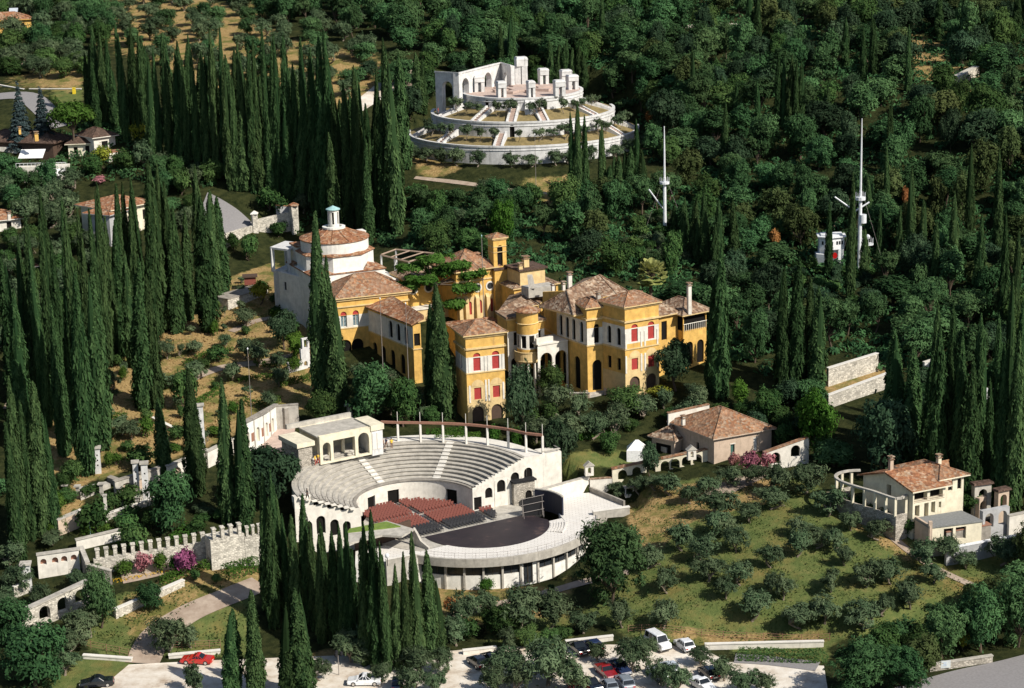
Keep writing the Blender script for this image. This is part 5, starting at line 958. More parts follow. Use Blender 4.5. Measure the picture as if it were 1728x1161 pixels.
mb.build('base_wall', 'rubble', CN)
tp = [P(x, y, 8.1) for x, y in ((1512, 868), (1545, 884), (1545, 872), (1460, 826), (1425, 822))]
# low flat-roofed annex in front
LA = thing('flat_roofed_annex', 'low cream annex with a dark grey felt roof in front of the cream country house', 'annex', P(1600, 880, 7))
z = 9.3; fr = [P(1569, 889, z)[:2], P(1657, 878, z)[:2], P(1622, 862, z)[:2], P(1545, 874, z)[:2]]; mb = MB(); mb.prism(grow(fr, .15), z - .2, z, 0); mb.build('roof', 'roof_felt', LA)
block(LA, fr, 3, {0: lambda L: [(3, z - .2, 0, [(L * .36, L * .18, 6.9, 8.7, False), (L * .60, L * .20, 6.9, 8.7, False)])]}, z - .2, mats=('cream',) * 3, depth=.5)
mb = MB(); fm, L = wall_line(fr[3], fr[0]); mb.hexa([fm(0, 3, -.1), fm(L + .2, 3, -.1), fm(L + .2, 3, .25), fm(0, 3, .25)], [fm(0, z + .2, -.1), fm(L + .2, z + .2, -.1), fm(L + .2, z + .2, .25), fm(0, z + .2, .25)]); p_ = fr[0]; mb.box((p_[0] + .1, p_[1] + .1, 3), .5, .5, z - 2.2); mb.build('side_wall', 'pink_wall', LA)
def gate_arch(name, A, B, z0, h, w, lab, mat='concrete', th=.9, roof='tile_dark', n=1):
    t = thing(name, lab, 'arch', (V(A) + V(B)) / 2); fm, L = wall_line(A, B); mb = MB(); facade(mb, fm, 0, L, [(z0 - 2, z0 + h, 0, [(L * (i + .5) / n, w, z0 - .3, z0 + h * .8, True) for i in range(n)])], .4, 50, th); mb.face([fm(0, z0 + h), fm(L, z0 + h), fm(L, z0 + h, th), fm(0, z0 + h, th)]); mb.build('masonry', mat, t)
    if roof: mb = MB(); mb.hexa([fm(-.3, z0 + h, -.3), fm(L + .3, z0 + h, -.3), fm(L + .3, z0 + h, th + .3), fm(-.3, z0 + h, th + .3)], [fm(-.2, z0 + h + .3, -.2), fm(L + .2, z0 + h + .3, -.2), fm(L + .2, z0 + h + .3, th + .2), fm(-.2, z0 + h + .3, th + .2)]); mb.build('coping', roof, t)
gate_arch('arched_gate', P(1644, 858, 8.5), P(1672, 854, 8.5), 8.5, 3.5, 1.4, 'tall stone gate arch with tiled coping right of the cream country house'); gate_arch('arched_gate', P(1684, 862, 8.5), P(1702, 858, 8.5), 8.5, 2.9, 1.2, 'lower gate arch nearest the picture edge beside the tall stone gate', 'pink_wall')
gate_arch('arcade', P(1658, 889, 8.0), P(1703, 880, 8.0), 8.0, 2.3, 1.5, 'grey double arch joined to the flat-roofed annex', 'house_grey', .8, None, 2); gate_arch('arcade', P(1652, 872, 7.4), P(1664, 868, 7.4), 7.4, 2.8, 1.3, 'single brown arch behind the grey double arch', 'pink_wall', .8, None)
lowwall2 = lambda nm, lab, A, B, h, mat, cop, th=.4, dz=-.6, cat='wall': (lambda t: (lowwall('masonry', A, B, min(A[2], B[2]) + dz, A[2] + h, th, mat, t, cop, B[2] + h), t)[1])(thing(nm, lab, cat, (V(A) + V(B)) / 2))
lowwall2('retaining_wall', 'stepped grey terrace wall topped with a white strip below the flat-roofed annex', P(1597, 942, 5.4), P(1740, 915, 5.8), 1.3, 'house_grey', 'white_paint', .5, -2); lowwall2('retaining_wall', 'upper terrace wall with rusty coping under the flat-roofed annex', P(1597, 910, 7.0), P(1672, 897, 7.2), 1.0, 'grey_concrete', 'rust', 1.2, -2)
lowwall2('retaining_wall', 'white wall stub right of the grey double arch', P(1703, 885, 7.9), P(1745, 876, 8.1), 1.2, 'white_wall', 'concrete', .5, -2)
# two long pale rubble walls among the cypresses on the right
lowwall2('rubble_wall', 'upper pale rubble terrace wall between the cypresses on the right', P(1398, 648, 15.4), P(1482, 622, 16.6), 2.6, 'pale_rubble', 'pale_floor', .6, -1.5); lowwall2('rubble_wall', 'lower pale rubble terrace wall above the bright green tree', P(1398, 694, 12.8), P(1502, 655, 15.0), 2.6, 'pale_rubble', 'pale_floor', .6, -1.5)
lowwall2('balustrade', 'pale stone balustrade seen between cypresses near the right edge', P(1650, 668, 15.), P(1702, 665, 15.2), 1.0, 'marble', 'marble', .4, -.3, 'balustrade'); lowwall2('rubble_wall', 'short pale wall stub between the right-hand cypresses', P(1560, 632, 16.), P(1572, 628, 16.2), 2.0, 'marble', 'pale_floor', .5, -1)
p = P(1662, 690, 14.5); t = thing('stone_pillar', 'short white stone pillar standing behind the right-hand cypresses', 'pillar', p); mb = MB(); mb.box((p[0], p[1], p[2] - 1), .6, .6, 3.8); mb.build('shaft', 'marble', t); mb = MB(); mb.box((p[0], p[1], p[2] + 2.8), .85, .85, .3); mb.build('capital', 'marble', t)

# ================================================================ ship's masts and bridge in the wood
def mast(px, py, top, lab, yards, extra=False):
    b = G(px, py); t = thing('ship_mast', lab, 'mast', b, 'ship masts in the wood'); s = np.linalg.norm(b - CAM) / F; h = (py - top) * s * 1.03; mb = MB()
    mb.tube([(b[0], b[1], b[2] - .5), (b[0], b[1], b[2] + h * .52)], [.40, .30], 10); mb.tube([(b[0], b[1], b[2] + h * .52), (b[0], b[1], b[2] + h * .78), (b[0], b[1], b[2] + h)], [.22, .17, .08], 8); mb.build('pole', 'mast_paint', t)
    for (u0, v0, u1, v1) in yards:
        m_ = MB(); m_.tube([(b[0] + (u0 - px) * s, b[1] + .45, b[2] + (py - v0) * s), (b[0] + (u1 - px) * s, b[1] + .9, b[2] + (py - v1) * s)], .16, 6); m_.build('yard', 'mast_paint', t)
    for dx, dy in ((-4.5, -2), (4.5, -2), (0, 5)):
        g_ = gz(b[0] + dx, b[1] + dy); m_ = MB(); m_.tube([(b[0], b[1], b[2] + h * .55), (b[0] + dx, b[1] + dy, g_)], .02, 4); m_.build('stay', 'rail_metal', t)
    m_ = MB(); m_.lathe(b, [(.1, b[2] + h * .46), (.95, b[2] + h * .46), (.95, b[2] + h * .48), (.1, b[2] + h * .48)], 12)
    for i in range(8): a = i * math.pi / 4; m_.tube([(b[0] + .9 * math.cos(a), b[1] + .9 * math.sin(a), b[2] + h * .48), (b[0] + .9 * math.cos(a), b[1] + .9 * math.sin(a), b[2] + h * .48 + .9)], .03, 4)
    m_.build('crow_nest', 'mast_paint', t)
    if extra:
        m_ = MB(); m_.lathe((b[0] + .5, b[1]), [(.1, b[2] + (py - 376) * s), (.7, b[2] + (py - 376) * s), (.7, b[2] + (py - 362) * s), (.1, b[2] + (py - 362) * s)], 12); m_.build('lookout_box', 'mast_paint', t)
        m_ = MB(); z_ = b[2] + (py - 413) * s; m_.lathe((b[0] + 1.5, b[1]), [(.05, z_), (1.1, z_), (1.1, z_ + .25), (.05, z_ + .25)], 14)
        for i in range(8): a = i * math.pi / 4; m_.tube([(b[0] + 1.5 + math.cos(a), b[1] + math.sin(a), z_ + .25), (b[0] + 1.5 + math.cos(a), b[1] + math.sin(a), z_ + 1.3)], .04, 4)
        m_.build('platform', 'mast_paint', t); m_ = MB(); m_.lathe((b[0] + 1.5, b[1]), [(.02, z_ + 2.0), (.35, z_ + 1.8), (.45, z_ + 1.5), (.35, z_ + 1.2), (.02, z_ + 1.0)], 10); m_.build('searchlight', 'mast_paint', t)
mast(1122, 392, 218, 'tall white ship mast with one slanting yard nearest the palm', [(1096, 319, 1119, 352)]); mast(1450, 452, 210, 'tall white ship mast with two yards beside the ship bridge', [(1408, 332, 1435, 352), (1440, 358, 1466, 343)], True)
SB = thing('ship_bridge', "white ship's bridge with windows standing among the dark trees", 'ship', G(1405, 440)); b = G(1405, 447); s = np.linalg.norm(b - CAM) / F
def at(px, py, dy=0.): return V((b[0] + (px - 1405) * s, b[1] + dy, b[2] + (447 - py) * s * 1.02))
mb = MB(); A, M, B = at(1383, 418, .3), at(1399, 420, -.9), at(1424, 419, .1); zt = at(0, 401)[2]; zb = at(0, 421)[2]; poly = [A[:2], M[:2], B[:2], B[:2] + (0.2, 3), A[:2] + (.2, 3)]
f1, L1_ = wall_line(poly[0], poly[1]); f2, L2_ = wall_line(poly[1], poly[2]); o1 = [(L1_ * x, .42, zb + .9, zb + 1.6, False) for x in (.3, .65)]; o2 = [(L2_ * x, .42, zb + .9, zb + 1.6, False) for x in (.15, .5, .68, .86)]
facade(mb, f1, 0, L1_, [(zb, zt, 0, o1)], .1); facade(mb, f2, 0, L2_, [(zb, zt, 0, o2)], .1)
for i in (2, 3, 4): a_, b_ = poly[i], poly[(i + 1) % 5]; mb.face([(*a_, zb), (*b_, zb), (*b_, zt), (*a_, zt)])
mb.face([(*p_, zb) for p_ in poly[::-1]]); mb.build('wheelhouse', 'white_paint', SB)
for o_ in o1: pane(f1, o_, .08, 'glass', SB)
for o_ in o2: pane(f2, o_, .08, 'glass', SB)
mb = MB(); g_ = grow(poly, .35); mb.prism(g_, zt, zt + .18, 0); mb.prism(grow(poly, -.3), zt + .18, zt + .45, 0); mb.build('roof', 'white_paint', SB)
mb = MB(); mb.prism([at(1378, 446)[:2], at(1392, 446, -1)[:2], at(1392, 446, 2)[:2], at(1378, 446, 2)[:2]], b[2] - 1, at(0, 428)[2]); mb.prism([at(1394, 446, -.4)[:2], at(1399, 446, -.4)[:2], at(1399, 446, .4)[:2], at(1394, 446, .4)[:2]], b[2] - 1, zb); mb.prism([at(1414, 446, -.2)[:2], at(1421, 446, -.2)[:2], at(1421, 446, 1)[:2], at(1414, 446, 1)[:2]], b[2] - 1, zb); mb.prism([at(1384, 446, .6)[:2], at(1424, 446, .6)[:2], at(1424, 446, 3)[:2], at(1384, 446, 3)[:2]], b[2] - 1, zb); mb.build('base', 'white_paint', SB)
mb = MB(); c_ = at(1408, 431, -.25); n_ = 16
for i in range(n_): a0, a1 = 2 * math.pi * i / n_, 2 * math.pi * (i + 1) / n_; mb.face([(c_[0], c_[1], c_[2]), (c_[0] + .5 * math.cos(a0), c_[1], c_[2] + .6 * math.sin(a0)), (c_[0] + .5 * math.cos(a1), c_[1], c_[2] + .6 * math.sin(a1))])
mb.build('red_panel', 'lamp_red', SB)

# ================================================================ road wall and houses up on the left
RW = thing('road_retaining_wall', 'high pale rubble wall holding the road above the domed building', 'wall', P(430, 410, 24)); zt = 27.6
w = [P(340, 402, zt), P(381, 391, zt), P(413, 381, zt), P(430, 377, zt), P(498, 361, zt + 1.2)]
for p_, q_ in zip(w, w[1:]):
    n2 = np.array([-(q_ - p_)[1], (q_ - p_)[0]]); n2 = n2 / np.linalg.norm(n2) * .5; h0 = 0 if p_[0] < w[3][0] - .1 else 1.1; mb = MB(); mb.hexa([(*p_[:2], 18), (*q_[:2], 18), (*(q_[:2] + n2), 18), (*(p_[:2] + n2), 18)], [(*p_[:2], p_[2] + h0 - .4), (*q_[:2], q_[2] + h0 - .4), (*(q_[:2] + n2), q_[2] + h0 - .4), (*(p_[:2] + n2), p_[2] + h0 - .4)]); mb.build('masonry', 'pale_rubble', RW)
def pier(px, py, z, h, lab, w=1.1, cap='pale_floor'):
    p = P(px, py, z); t = thing('wall_pier', lab, 'pier', p); mb = MB(); mb.box((p[0], p[1], z - 6), w, w, h + 6, .4); mb.build('shaft', 'pale_rubble', t); mb = MB(); q = [(p[0] + x, p[1] + y) for x, y in ((-w * .7, -w * .7), (w * .7, -w * .7), (w * .7, w * .7), (-w * .7, w * .7))]; mb.prism(q, z + h, z + h + .15, 0); mb.hexa([(*a, z + h + .15) for a in q], [(p[0] + (a[0] - p[0]) * .1, p[1] + (a[1] - p[1]) * .1, z + h + .7) for a in q]); mb.build('cap', cap, t)
pier(430, 377, zt, 2.0, 'pale pier with a pointed cap where the road wall bends')
pier(496, 362, zt + 1.2, 1.9, 'wide pale pier with tiled cap at the far end of the road wall', 1.5, 'tile_red')
GW_ = thing('gate_wall', 'shaded grey wall with rusty tile coping behind the road pier', 'wall', P(480, 352, 30)); lowwall('masonry', P(466, 352, 30), P(494, 358, 29), 25, 30.6, .5, 'house_grey', GW_, 'tile_red', 30.2)
drape('road', [P(340, 402, zt)[:2], P(381, 391, zt)[:2], P(413, 381, zt)[:2], P(428, 377, zt)[:2], P(440, 358, 30.)[:2], P(400, 335, 32)[:2], P(350, 320, 33)[:2], P(330, 360, 30)[:2]], 'asphalt', .35, .8)
ST = thing('ivy_store', 'low rubble store with a flat dry roof and yellow creeper under the domed building', 'shed', P(410, 510, 21)); q = perp(P(385, 517, 20.5), P(452, 489, 21.5), 4.); mb = MB(); mb.prism(q, 16, 21.8, 0); mb.build('wall', 'pale_rubble', ST); mb = MB(); mb.prism(grow(q, .1), 21.8, 22.0, 0); mb.build('roof', 'grey_concrete', ST)
p = P(422, 476, 22.5); HT = thing('garden_hut', 'small dark red wooden hut on the low rubble store', 'hut', p); mb = MB(); q = perp((p[0] - 1.1, p[1]), (p[0] + 1.1, p[1] + .3), 1.8); mb.prism(q, 21.9, p[2] + .9, 0); mb.build('wall', 'red_wood', HT); mb = MB(); mb.prism(grow(q, .35), p[2] + .9, p[2] + 1.15, 0); mb.build('roof', 'dark_wood', HT)
def house(name, lab, A, B, depth, z0, h, rise, wall, roof, wins=(), over=.7, zb=-4, group=None, wmat='dark_void'):
    t = thing(name, lab, 'house', (V(A) + V(B)) / 2, group); q = perp(A, B, depth); mk = lambda L: [(z0 + zb, z0 + h, 0, [(L * x, w_, z0 + a, z0 + b_, False, wmat) for x, w_, a, b_ in wins])]
    block(t, q, z0, {0: mk, 3: lambda L: [(z0 + zb, z0 + h, 0, [])]}, z0 + h, mats=(wall,) * 3); mb = MB(); hip(mb, q, z0 + h, rise, over, 0, 1); mb.build('roof', [roof, wall], t); return t
g1 = G(40, 284)[2]
h1 = house('chalet', 'brown-roofed chalet with white walls and a big awning above the olives on the left', P(-30, 276, g1), P(92, 280, g1), 8, g1, 5.2, 2.2, 'dark_wood', 'tile_dark', ((.38, 1.2, 2.2, 4.2), (.55, 1.0, 2.4, 4.2)))
chimney(PY(61, 228, 440), PY(61, 228, 440)[2] - 1.3, 1.6, 'ochre', h1, .8); chimney(PY(33, 219, 442), PY(33, 219, 442)[2] - 1, 1.2, 'ochre', h1, .5)
q = perp(P(28, 292, g1), P(112, 290, g1), 4); fm, L = wall_line(q[0], q[1]); mb = MB(); mb.prism(q, g1 - 4, g1 + 1.2, 0); mb.build('terrace', 'white_wall', h1)
mb = MB(); mb.hexa([fm(.3, g1 + 3.0, 1.2), fm(L * .52, g1 + 3.0, 1.2), fm(L * .52, g1 + 3.1, 1.2), fm(.3, g1 + 3.1, 1.2)], [fm(.3, g1 + 4.4, 4.6), fm(L * .52, g1 + 4.4, 4.6), fm(L * .52, g1 + 4.5, 4.6), fm(.3, g1 + 4.5, 4.6)]); mb.build('awning', 'awning', h1)
mb = MB()
for i in range(14): mb.tube([fm(i * L / 13, g1 + 1.2), fm(i * L / 13, g1 + 2.1)], .04, 4)
mb.tube([fm(0, g1 + 2.1), fm(L, g1 + 2.1)], .05, 4); mb.build('railing', 'white_paint', h1); mb = MB(); mb.hexa([fm(L * .72, g1 - .5, -2), fm(L, g1 - .5, -2), fm(L, g1 - .4, -2), fm(L * .72, g1 - .4, -2)], [fm(L * .72, g1 + .7, -.05), fm(L, g1 + .7, -.05), fm(L, g1 + .8, -.05), fm(L * .72, g1 + .8, -.05)]); mb.build('awning', 'awning', h1)
mb = MB(); q = perp(P(-4, 278, g1), P(30, 278, g1), .5); mb.prism(q, g1 - 3, g1 + 4.0, 0); mb.build('white_bay', 'white_wall', h1)
g2 = G(178, 262)[2]
h2 = house('low_house', 'white house with a dark tiled roof right of the umbrella pine', P(160, 262, g2), P(196, 257, g2), 7, g2, 4.0, 1.7, 'white_wall', 'tile_dark', ((.5, 1.6, 1.2, 2.9),)); mb = MB(); q = perp(P(184, 266, g2), P(212, 262, g2), 3); mb.prism(q, g2 - 4, g2 + 1.0, 0); mb.prism(grow(q, .1), g2 + 1.0, g2 + 1.15, 1); mb.build('terrace', ['white_wall', 'tile_red'], h2)
house('low_house', 'long low cream house with a dark roof hidden behind the umbrella pine', P(116, 262, g2), P(166, 260, g2), 7, g2, 2.6, 1.6, 'cream', 'tile_dark', ((.25, .9, .4, 1.8), (.65, 1., .0, 2.0)))
h3 = house('roadside_house', 'cream house with a broad pink tiled roof seen through the cypresses', P(190, 385, 29), P(258, 371, 29), 10, 29, 3.9, 1.7, 'cream', 'tile_red', ((.1, .9, .5, 2.6), (.45, .9, .5, 2.6), (.8, .9, .5, 2.6)), .9); mb = MB(); q = perp(P(150, 385, 29), P(186, 388, 29), 6); mb.prism(q, 24, 32.2, 0); mb.build('wall', 'house_grey', h3); mb = MB(); hip(mb, q, 32.2, 1.2, .8, 0, 1); mb.build('roof', ['tile_red', 'house_grey'], h3); mb = MB(); q = perp(P(168, 395, 29), P(178, 396, 29), .6); mb.prism(q, 28.5, 30.8, 0); mb.build('porch', 'white_wall', h3)
h4 = house('roadside_house', 'house corner with a red tiled roof at the left picture edge', P(-30, 395, 27.5), P(36, 388, 27.5), 8, 27.5, 2.6, 1.6, 'white_wall', 'tile_red', ((.7, 1, .6, 2.),)); chimney(PY(15, 362, 405), PY(15, 362, 405)[2] - 1.2, 1.4, 'white_wall', h4, .6)
house('roadside_house', 'low house with rusty red roof half buried in the cypress grove', P(10, 470, 22.5), P(62, 463, 22.5), 6, 22.5, 1.8, 1.2, 'white_wall', 'tile_red', ((.5, 1., .4, 1.5),))
g5 = G(20, 50)[2]
house('villa_house', 'ochre house with a bright red roof and a solar panel at the top left corner', P(-20, 54, g5), P(54, 50, g5), 8, g5, 3.0, 1.8, 'ochre', 'tile_red', ((.8, .9, .4, 2.),)); p = PY(22, 22, G(20, 50)[1] + 4); so = thing('solar_panel', 'grey solar panel on the bright red roof at the top left', 'solar panel', p); mb = MB(); mb.hexa([(p[0] - 1.2, p[1], p[2]), (p[0] + 1.2, p[1], p[2]), (p[0] + 1.2, p[1] + .1, p[2] - .05), (p[0] - 1.2, p[1] + .1, p[2] - .05)], [(p[0] - 1.2, p[1] + 1.3, p[2] + 1.3), (p[0] + 1.2, p[1] + 1.3, p[2] + 1.3), (p[0] + 1.2, p[1] + 1.4, p[2] + 1.25), (p[0] - 1.2, p[1] + 1.4, p[2] + 1.25)]); mb.build('panel', 'car_silver', so); mb = MB(); mb.tube([(p[0] - 1, p[1] + 1, p[2] - .8), (p[0] - 1, p[1] + 1, p[2] + .9)], .05, 4); mb.tube([(p[0] + 1, p[1] + 1, p[2] - .8), (p[0] + 1, p[1] + 1, p[2] + .9)], .05, 4); mb.build('stand', 'rail_metal', so)
house('garden_lodge', 'small ochre lodge with a grey roof half hidden behind the cypress row', P(510, 262, 37), P(545, 262, 37), 5, 37, 1.4, 1.1, 'ochre', 'roof_felt')
lowwall2('road_wall', 'low pale wall along the asphalt road at the far left', P(-20, 147, 47.5), P(40, 158, 46.5), 1.0, 'pale_rubble', 'pale_floor', .4, -1); lowwall2('road_wall', 'curved pale wall stretch beside the yellow container on the left', P(50, 158, 46.5), P(137, 158, 46.5), 1.1, 'pale_rubble', 'pale_floor', .4, -1)
p = P(127, 160, 46.5); t = thing('recycling_bin', 'bright yellow container standing by the road wall', 'container', p); mb = MB(); mb.box((p[0], p[1] - 1, p[2] - .3), .7, .7, 2.0); mb.build('body', 'yellow_paint', t); mb = MB(); mb.box((p[0], p[1] - 1, p[2] + 1.7), .8, .8, .15); mb.build('lid', 'yellow_paint', t)

# ================================================================ walls, arcades and pergolas of the left garden
NW = thing('niche_wall', 'tall curved white wall with niches and orange panels behind the loggia', 'wall', P(440, 730, 12.5)); zt, zb = 16.4, 12.2
ln = smooth_line([P(x, y, zt) for x, y in ((408, 716), (428, 706.5), (447, 697), (459, 688.5), (467, 683.5))], .8); ln = [V(p) for p in ln]; cum = np.concatenate([[0], np.cumsum([np.linalg.norm(b_ - a_) for a_, b_ in zip(ln, ln[1:])])])
def nfm(u, z, d=0.):
    i = int(np.clip(np.searchsorted(cum, u) - 1, 0, len(ln) - 2)); t = (u - cum[i]) / (cum[i + 1] - cum[i]); p = ln[i] * (1 - t) + ln[i + 1] * t; e_ = ln[i + 1] - ln[i]; e_ = e_ / np.linalg.norm(e_); return (p[0] - e_[1] * d, p[1] + e_[0] * d, z)
L = cum[-1]; ops = [(L * x, 1.0, zb, zt - 1.7, True) for x in (.12, .38, .62, .84)]; mb = MB(); facade(mb, nfm, 0, L, [(zb - 1, zt, 0, ops)], .35, .8); mb.build('masonry', 'pure_white', NW)
for o_ in ops: pane(nfm, o_, .33, 'cream', NW, 'niche')
mb = MB(); moulding(mb, nfm, 0, L, zt, .25, .3, 0, .8); mb.hexa([nfm(0, zt, 0), nfm(L, zt, 0), nfm(L, zt, .5), nfm(0, zt, .5)], [nfm(0, zt + .24, 0), nfm(L, zt + .24, 0), nfm(L, zt + .24, .5), nfm(0, zt + .24, .5)]); mb.build('coping', 'grey_concrete', NW)
for x in (.25, .51, .74): mb = MB(); moulding(mb, nfm, L * x - .45, L * x + .45, zb + .6, 1.4, .04, 0, .5); mb.build('panel', 'rust', NW)
for x in (.26, .5, .73, .97): mb = MB(); moulding(mb, nfm, L * x - .12 + .35, L * x + .12 + .35 if x < .9 else L * x, zb - .5, zt - zb + .5, .08, 0, .5); mb.build('pilaster', 'concrete', NW)
lowwall('end_wall', P(481, 708, 14)[:2], P(503, 702, 14)[:2], 11, 15.8, .5, 'grey_concrete', NW, 'concrete'); lowwall('end_wall', P(467, 684, zt)[:2], P(503, 681, zt)[:2], 11.5, 16.2, .5, 'concrete', NW, 'grey_concrete')
drape('yard', [P(470, 752, 12.4)[:2], P(495, 735, 12.4)[:2], P(500, 715, 12.4)[:2], P(470, 722, 12.4)[:2], P(440, 742, 12.4)[:2], P(440, 752, 12.4)[:2]], 'pink_paving', .12, .6)
arcade_wall('arcaded_wall', 'pale arcaded terrace wall climbing between the cypresses to the loggia', G(352, 790), G(395, 768), 0, 2.6, [.5], 1.6, 2.0, 'white_wall', .5, 'concrete', depth_mat='dark_void')
arcade_wall('arcaded_wall', 'white terrace wall with a painted arch left of the paired cypresses', G(286, 815), G(352, 786), 0, 2.6, [.2, .7], 1.8, 2.0, 'white_wall', .5, 'concrete', depth_mat='pink_wall')
arcade_wall('arcaded_wall', 'grey terrace wall with painted arch behind the stone pillars', G(196, 842), G(272, 818), 0, 2.7, [.25, .62], 1.9, 2.0, 'concrete', .5, 'grey_concrete', depth_mat='pink_wall')
def column_pair(px, py, top, w, lab, holes=True):
    p = G(px, py); s_ = np.linalg.norm(p - CAM) / F; h = (py - top) * s_ * 1.03; t = thing('stone_pillar', lab, 'pillar', p); fm, L = wall_line((p[0] - w / 2, p[1]), (p[0] + w / 2, p[1] + .15)); mb = MB(); ops = [(L / 2, .22, p[2] + h * x, p[2] + h * x + .3, False) for x in (.3, .5, .7)]
    q0_ = -2
    for i, o_ in enumerate(ops): facade(mb, fm, 0, L, [(p[2] - 1 if i == 0 else (ops[i - 1][3] + o_[2]) / 2, p[2] + h if i == 2 else (o_[3] + ops[i + 1][2]) / 2, 0, [o_])], .2)
    mb.prism([fm(0, 0, .01)[:2], fm(L, 0, .01)[:2], fm(L, 0, w)[:2], fm(0, 0, w)[:2]][::1], p[2] - 1, p[2] + h - .01, 0) if 0 else None
    for e_, s2 in ((0, 1), (L, -1)): q_ = [fm(e_, p[2] - 1), fm(e_, p[2] + h), fm(e_, p[2] + h, w), fm(e_, p[2] - 1, w)]; mb.face(q_)
    mb.face([fm(L, p[2] - 1, w), fm(0, p[2] - 1, w), fm(0, p[2] + h, w), fm(L, p[2] + h, w)]); mb.build('shaft', 'marble', t); mb = MB(); mb.hexa([fm(-.2, p[2] + h, -.2), fm(L + .2, p[2] + h, -.2), fm(L + .2, p[2] + h, w + .2), fm(-.2, p[2] + h, w + .2)], [fm(-.2, p[2] + h + .25, -.2), fm(L + .2, p[2] + h + .25, -.2), fm(L + .2, p[2] + h + .25, w + .2), fm(-.2, p[2] + h + .25, w + .2)]); mb.build('capital', 'concrete', t)
    for o_ in ops: pane(fm, o_, .19, 'dark_void', t, 'slot')
column_pair(166, 800, 758, .9, 'grey stone pillar with slots at the left end of the terrace'); column_pair(232, 838, 782, .8, 'slender stone pillar with slots, left of two standing close'); column_pair(247, 842, 784, .95, 'broader stone pillar with slots, right of two standing close')
column_pair(343, 773, 686, .9, 'tall bright white pillar beside the cypress below the dry slope')
TG = thing('stone_terrace', 'grey stone terrace with low parapet walls and short capped posts', 'terrace', G(190, 830)); zz = G(170, 818)[2]
tq = [P(150, 812, zz + .6), P(190, 806, zz + .6), P(236, 826, zz + .6), P(232, 838, zz + .6), P(180, 815, zz + .6)]
mb = MB(); mb.prism([P(128, 828, zz)[:2], P(178, 808, zz + .9)[:2], P(186, 812, zz + .9)[:2], P(136, 836, zz)[:2]], zz - 2, zz + .5, 0); mb.build('ledge', 'concrete', TG)
mb = MB(); a_, b_ = P(180, 806, zz + .8), P(228, 824, zz + .8); n2 = np.array([.4, 1.1]); mb.hexa([(*a_[:2], zz - 2), (*b_[:2], zz - 2), (*(b_[:2] + n2), zz - 2), (*(a_[:2] + n2), zz - 2)], [(*a_[:2], zz + .9), (*b_[:2], zz + .9), (*(b_[:2] + n2), zz + .9), (*(a_[:2] + n2), zz + .9)]); mb.build('parapet', 'grey_concrete', TG)
mb = MB(); a_, b_ = P(206, 838, zz - .5), P(236, 846, zz - .5); mb.prism([a_[:2], b_[:2], b_[:2] + (.3, 1), a_[:2] + (.3, 1)], zz - 4, zz + .3, 0); mb.build('ledge', 'concrete', TG)
for px, py in ((111, 838), (132, 840), (172, 836), (203, 842), (206, 852), (232, 858)):
    p = G(px, py); m_ = MB(); m_.box((p[0], p[1], p[2] - .5), .5, .5, 2.3); m_.box((p[0], p[1], p[2] + 1.8), .95, .95, .2); m_.build('post', 'concrete', TG)
lowwall2('garden_wall', 'grey low wall under the shrubs below the stone pillars', G(182, 878), G(262, 850), .9, 'concrete', 'pale_floor', .5); p = G(180, 880); t = thing('stone_post', 'tall white post standing among shrubs below the stone terrace', 'post', p); mb = MB(); mb.box((p[0], p[1], p[2] - 1), .4, .4, 5); mb.build('shaft', 'white_wall', t); mb = MB(); mb.box((p[0], p[1], p[2] + 4), .6, .6, .25); mb.build('cap', 'concrete', t)
lowwall2('garden_wall', 'narrow pale kerb wall on the earth slope left of the shrubs', G(92, 888), G(140, 866), .6, 'concrete', 'pale_floor', .4); lowwall2('garden_wall', 'small stepped pink and white wall under the left cypresses', G(100, 905), G(136, 890), 2.4, 'pink_wall', 'concrete', .8)
arcade_wall('white_garden_wall', 'white scalloped wall behind the battlements', G(130, 930), G(205, 912), 0, 1.6, [], 1, 1, 'white_wall', .4, 'concrete')
# crenellated wall and its tower
def battlement(name, lab, A, B, h, n, mat, th=.6, mw=.42, mh=1.3, zt=None):
    mt = min(th, .7)
    t = thing(name, lab, 'wall', (V(A) + V(B)) / 2); fm, L = wall_line(A, B); mb = MB(); hA = A[2] + h; hB = B[2] + h if zt is None else zt; mb.hexa([fm(0, A[2] - 2), fm(L, B[2] - 2), fm(L, B[2] - 2, th), fm(0, A[2] - 2, th)], [fm(0, hA), fm(L, hB), fm(L, hB, th), fm(0, hA, th)]); mb.build('masonry', mat, t)
    for i in range(n):
        u = L * (i + .5) / n; w = L / n * mw; z_ = hA + (hB - hA) * u / L; m_ = MB(); m_.hexa([fm(u - w / 2, z_ - .2, -.04), fm(u + w / 2, z_ - .2, -.04), fm(u + w / 2, z_ - .2, mt + .04), fm(u - w / 2, z_ - .2, mt + .04)], [fm(u - w / 2, z_ + mh, -.04), fm(u + w / 2, z_ + mh, -.04), fm(u + w / 2, z_ + mh, mt + .04), fm(u - w / 2, z_ + mh, mt + .04)]); m_.box((*fm(u, 0, mt / 2)[:2], z_ + mh), w + .16, mt + .3, .14, ang(B, A)); m_.build('merlon', mat, t)
    return t
battlement('battlement_wall', 'long white rubble wall with battlements behind the magenta flowers', P(160, 972, 4.6), P(352, 942, 5.2), 2.5, 13, 'pale_rubble')
battlement('battlement_tower', 'square white rubble tower with tall merlons at the end of the battlement wall', P(358, 960, 4.8), P(415, 948, 5.0), 4.3, 4, 'pale_rubble', 3., .38, 1.5); battlement('battlement_wall', 'short rubble wall with merlons right of the battlement tower', P(415, 946, 5.2), P(445, 940, 5.4), 3.6, 3, 'pale_rubble')
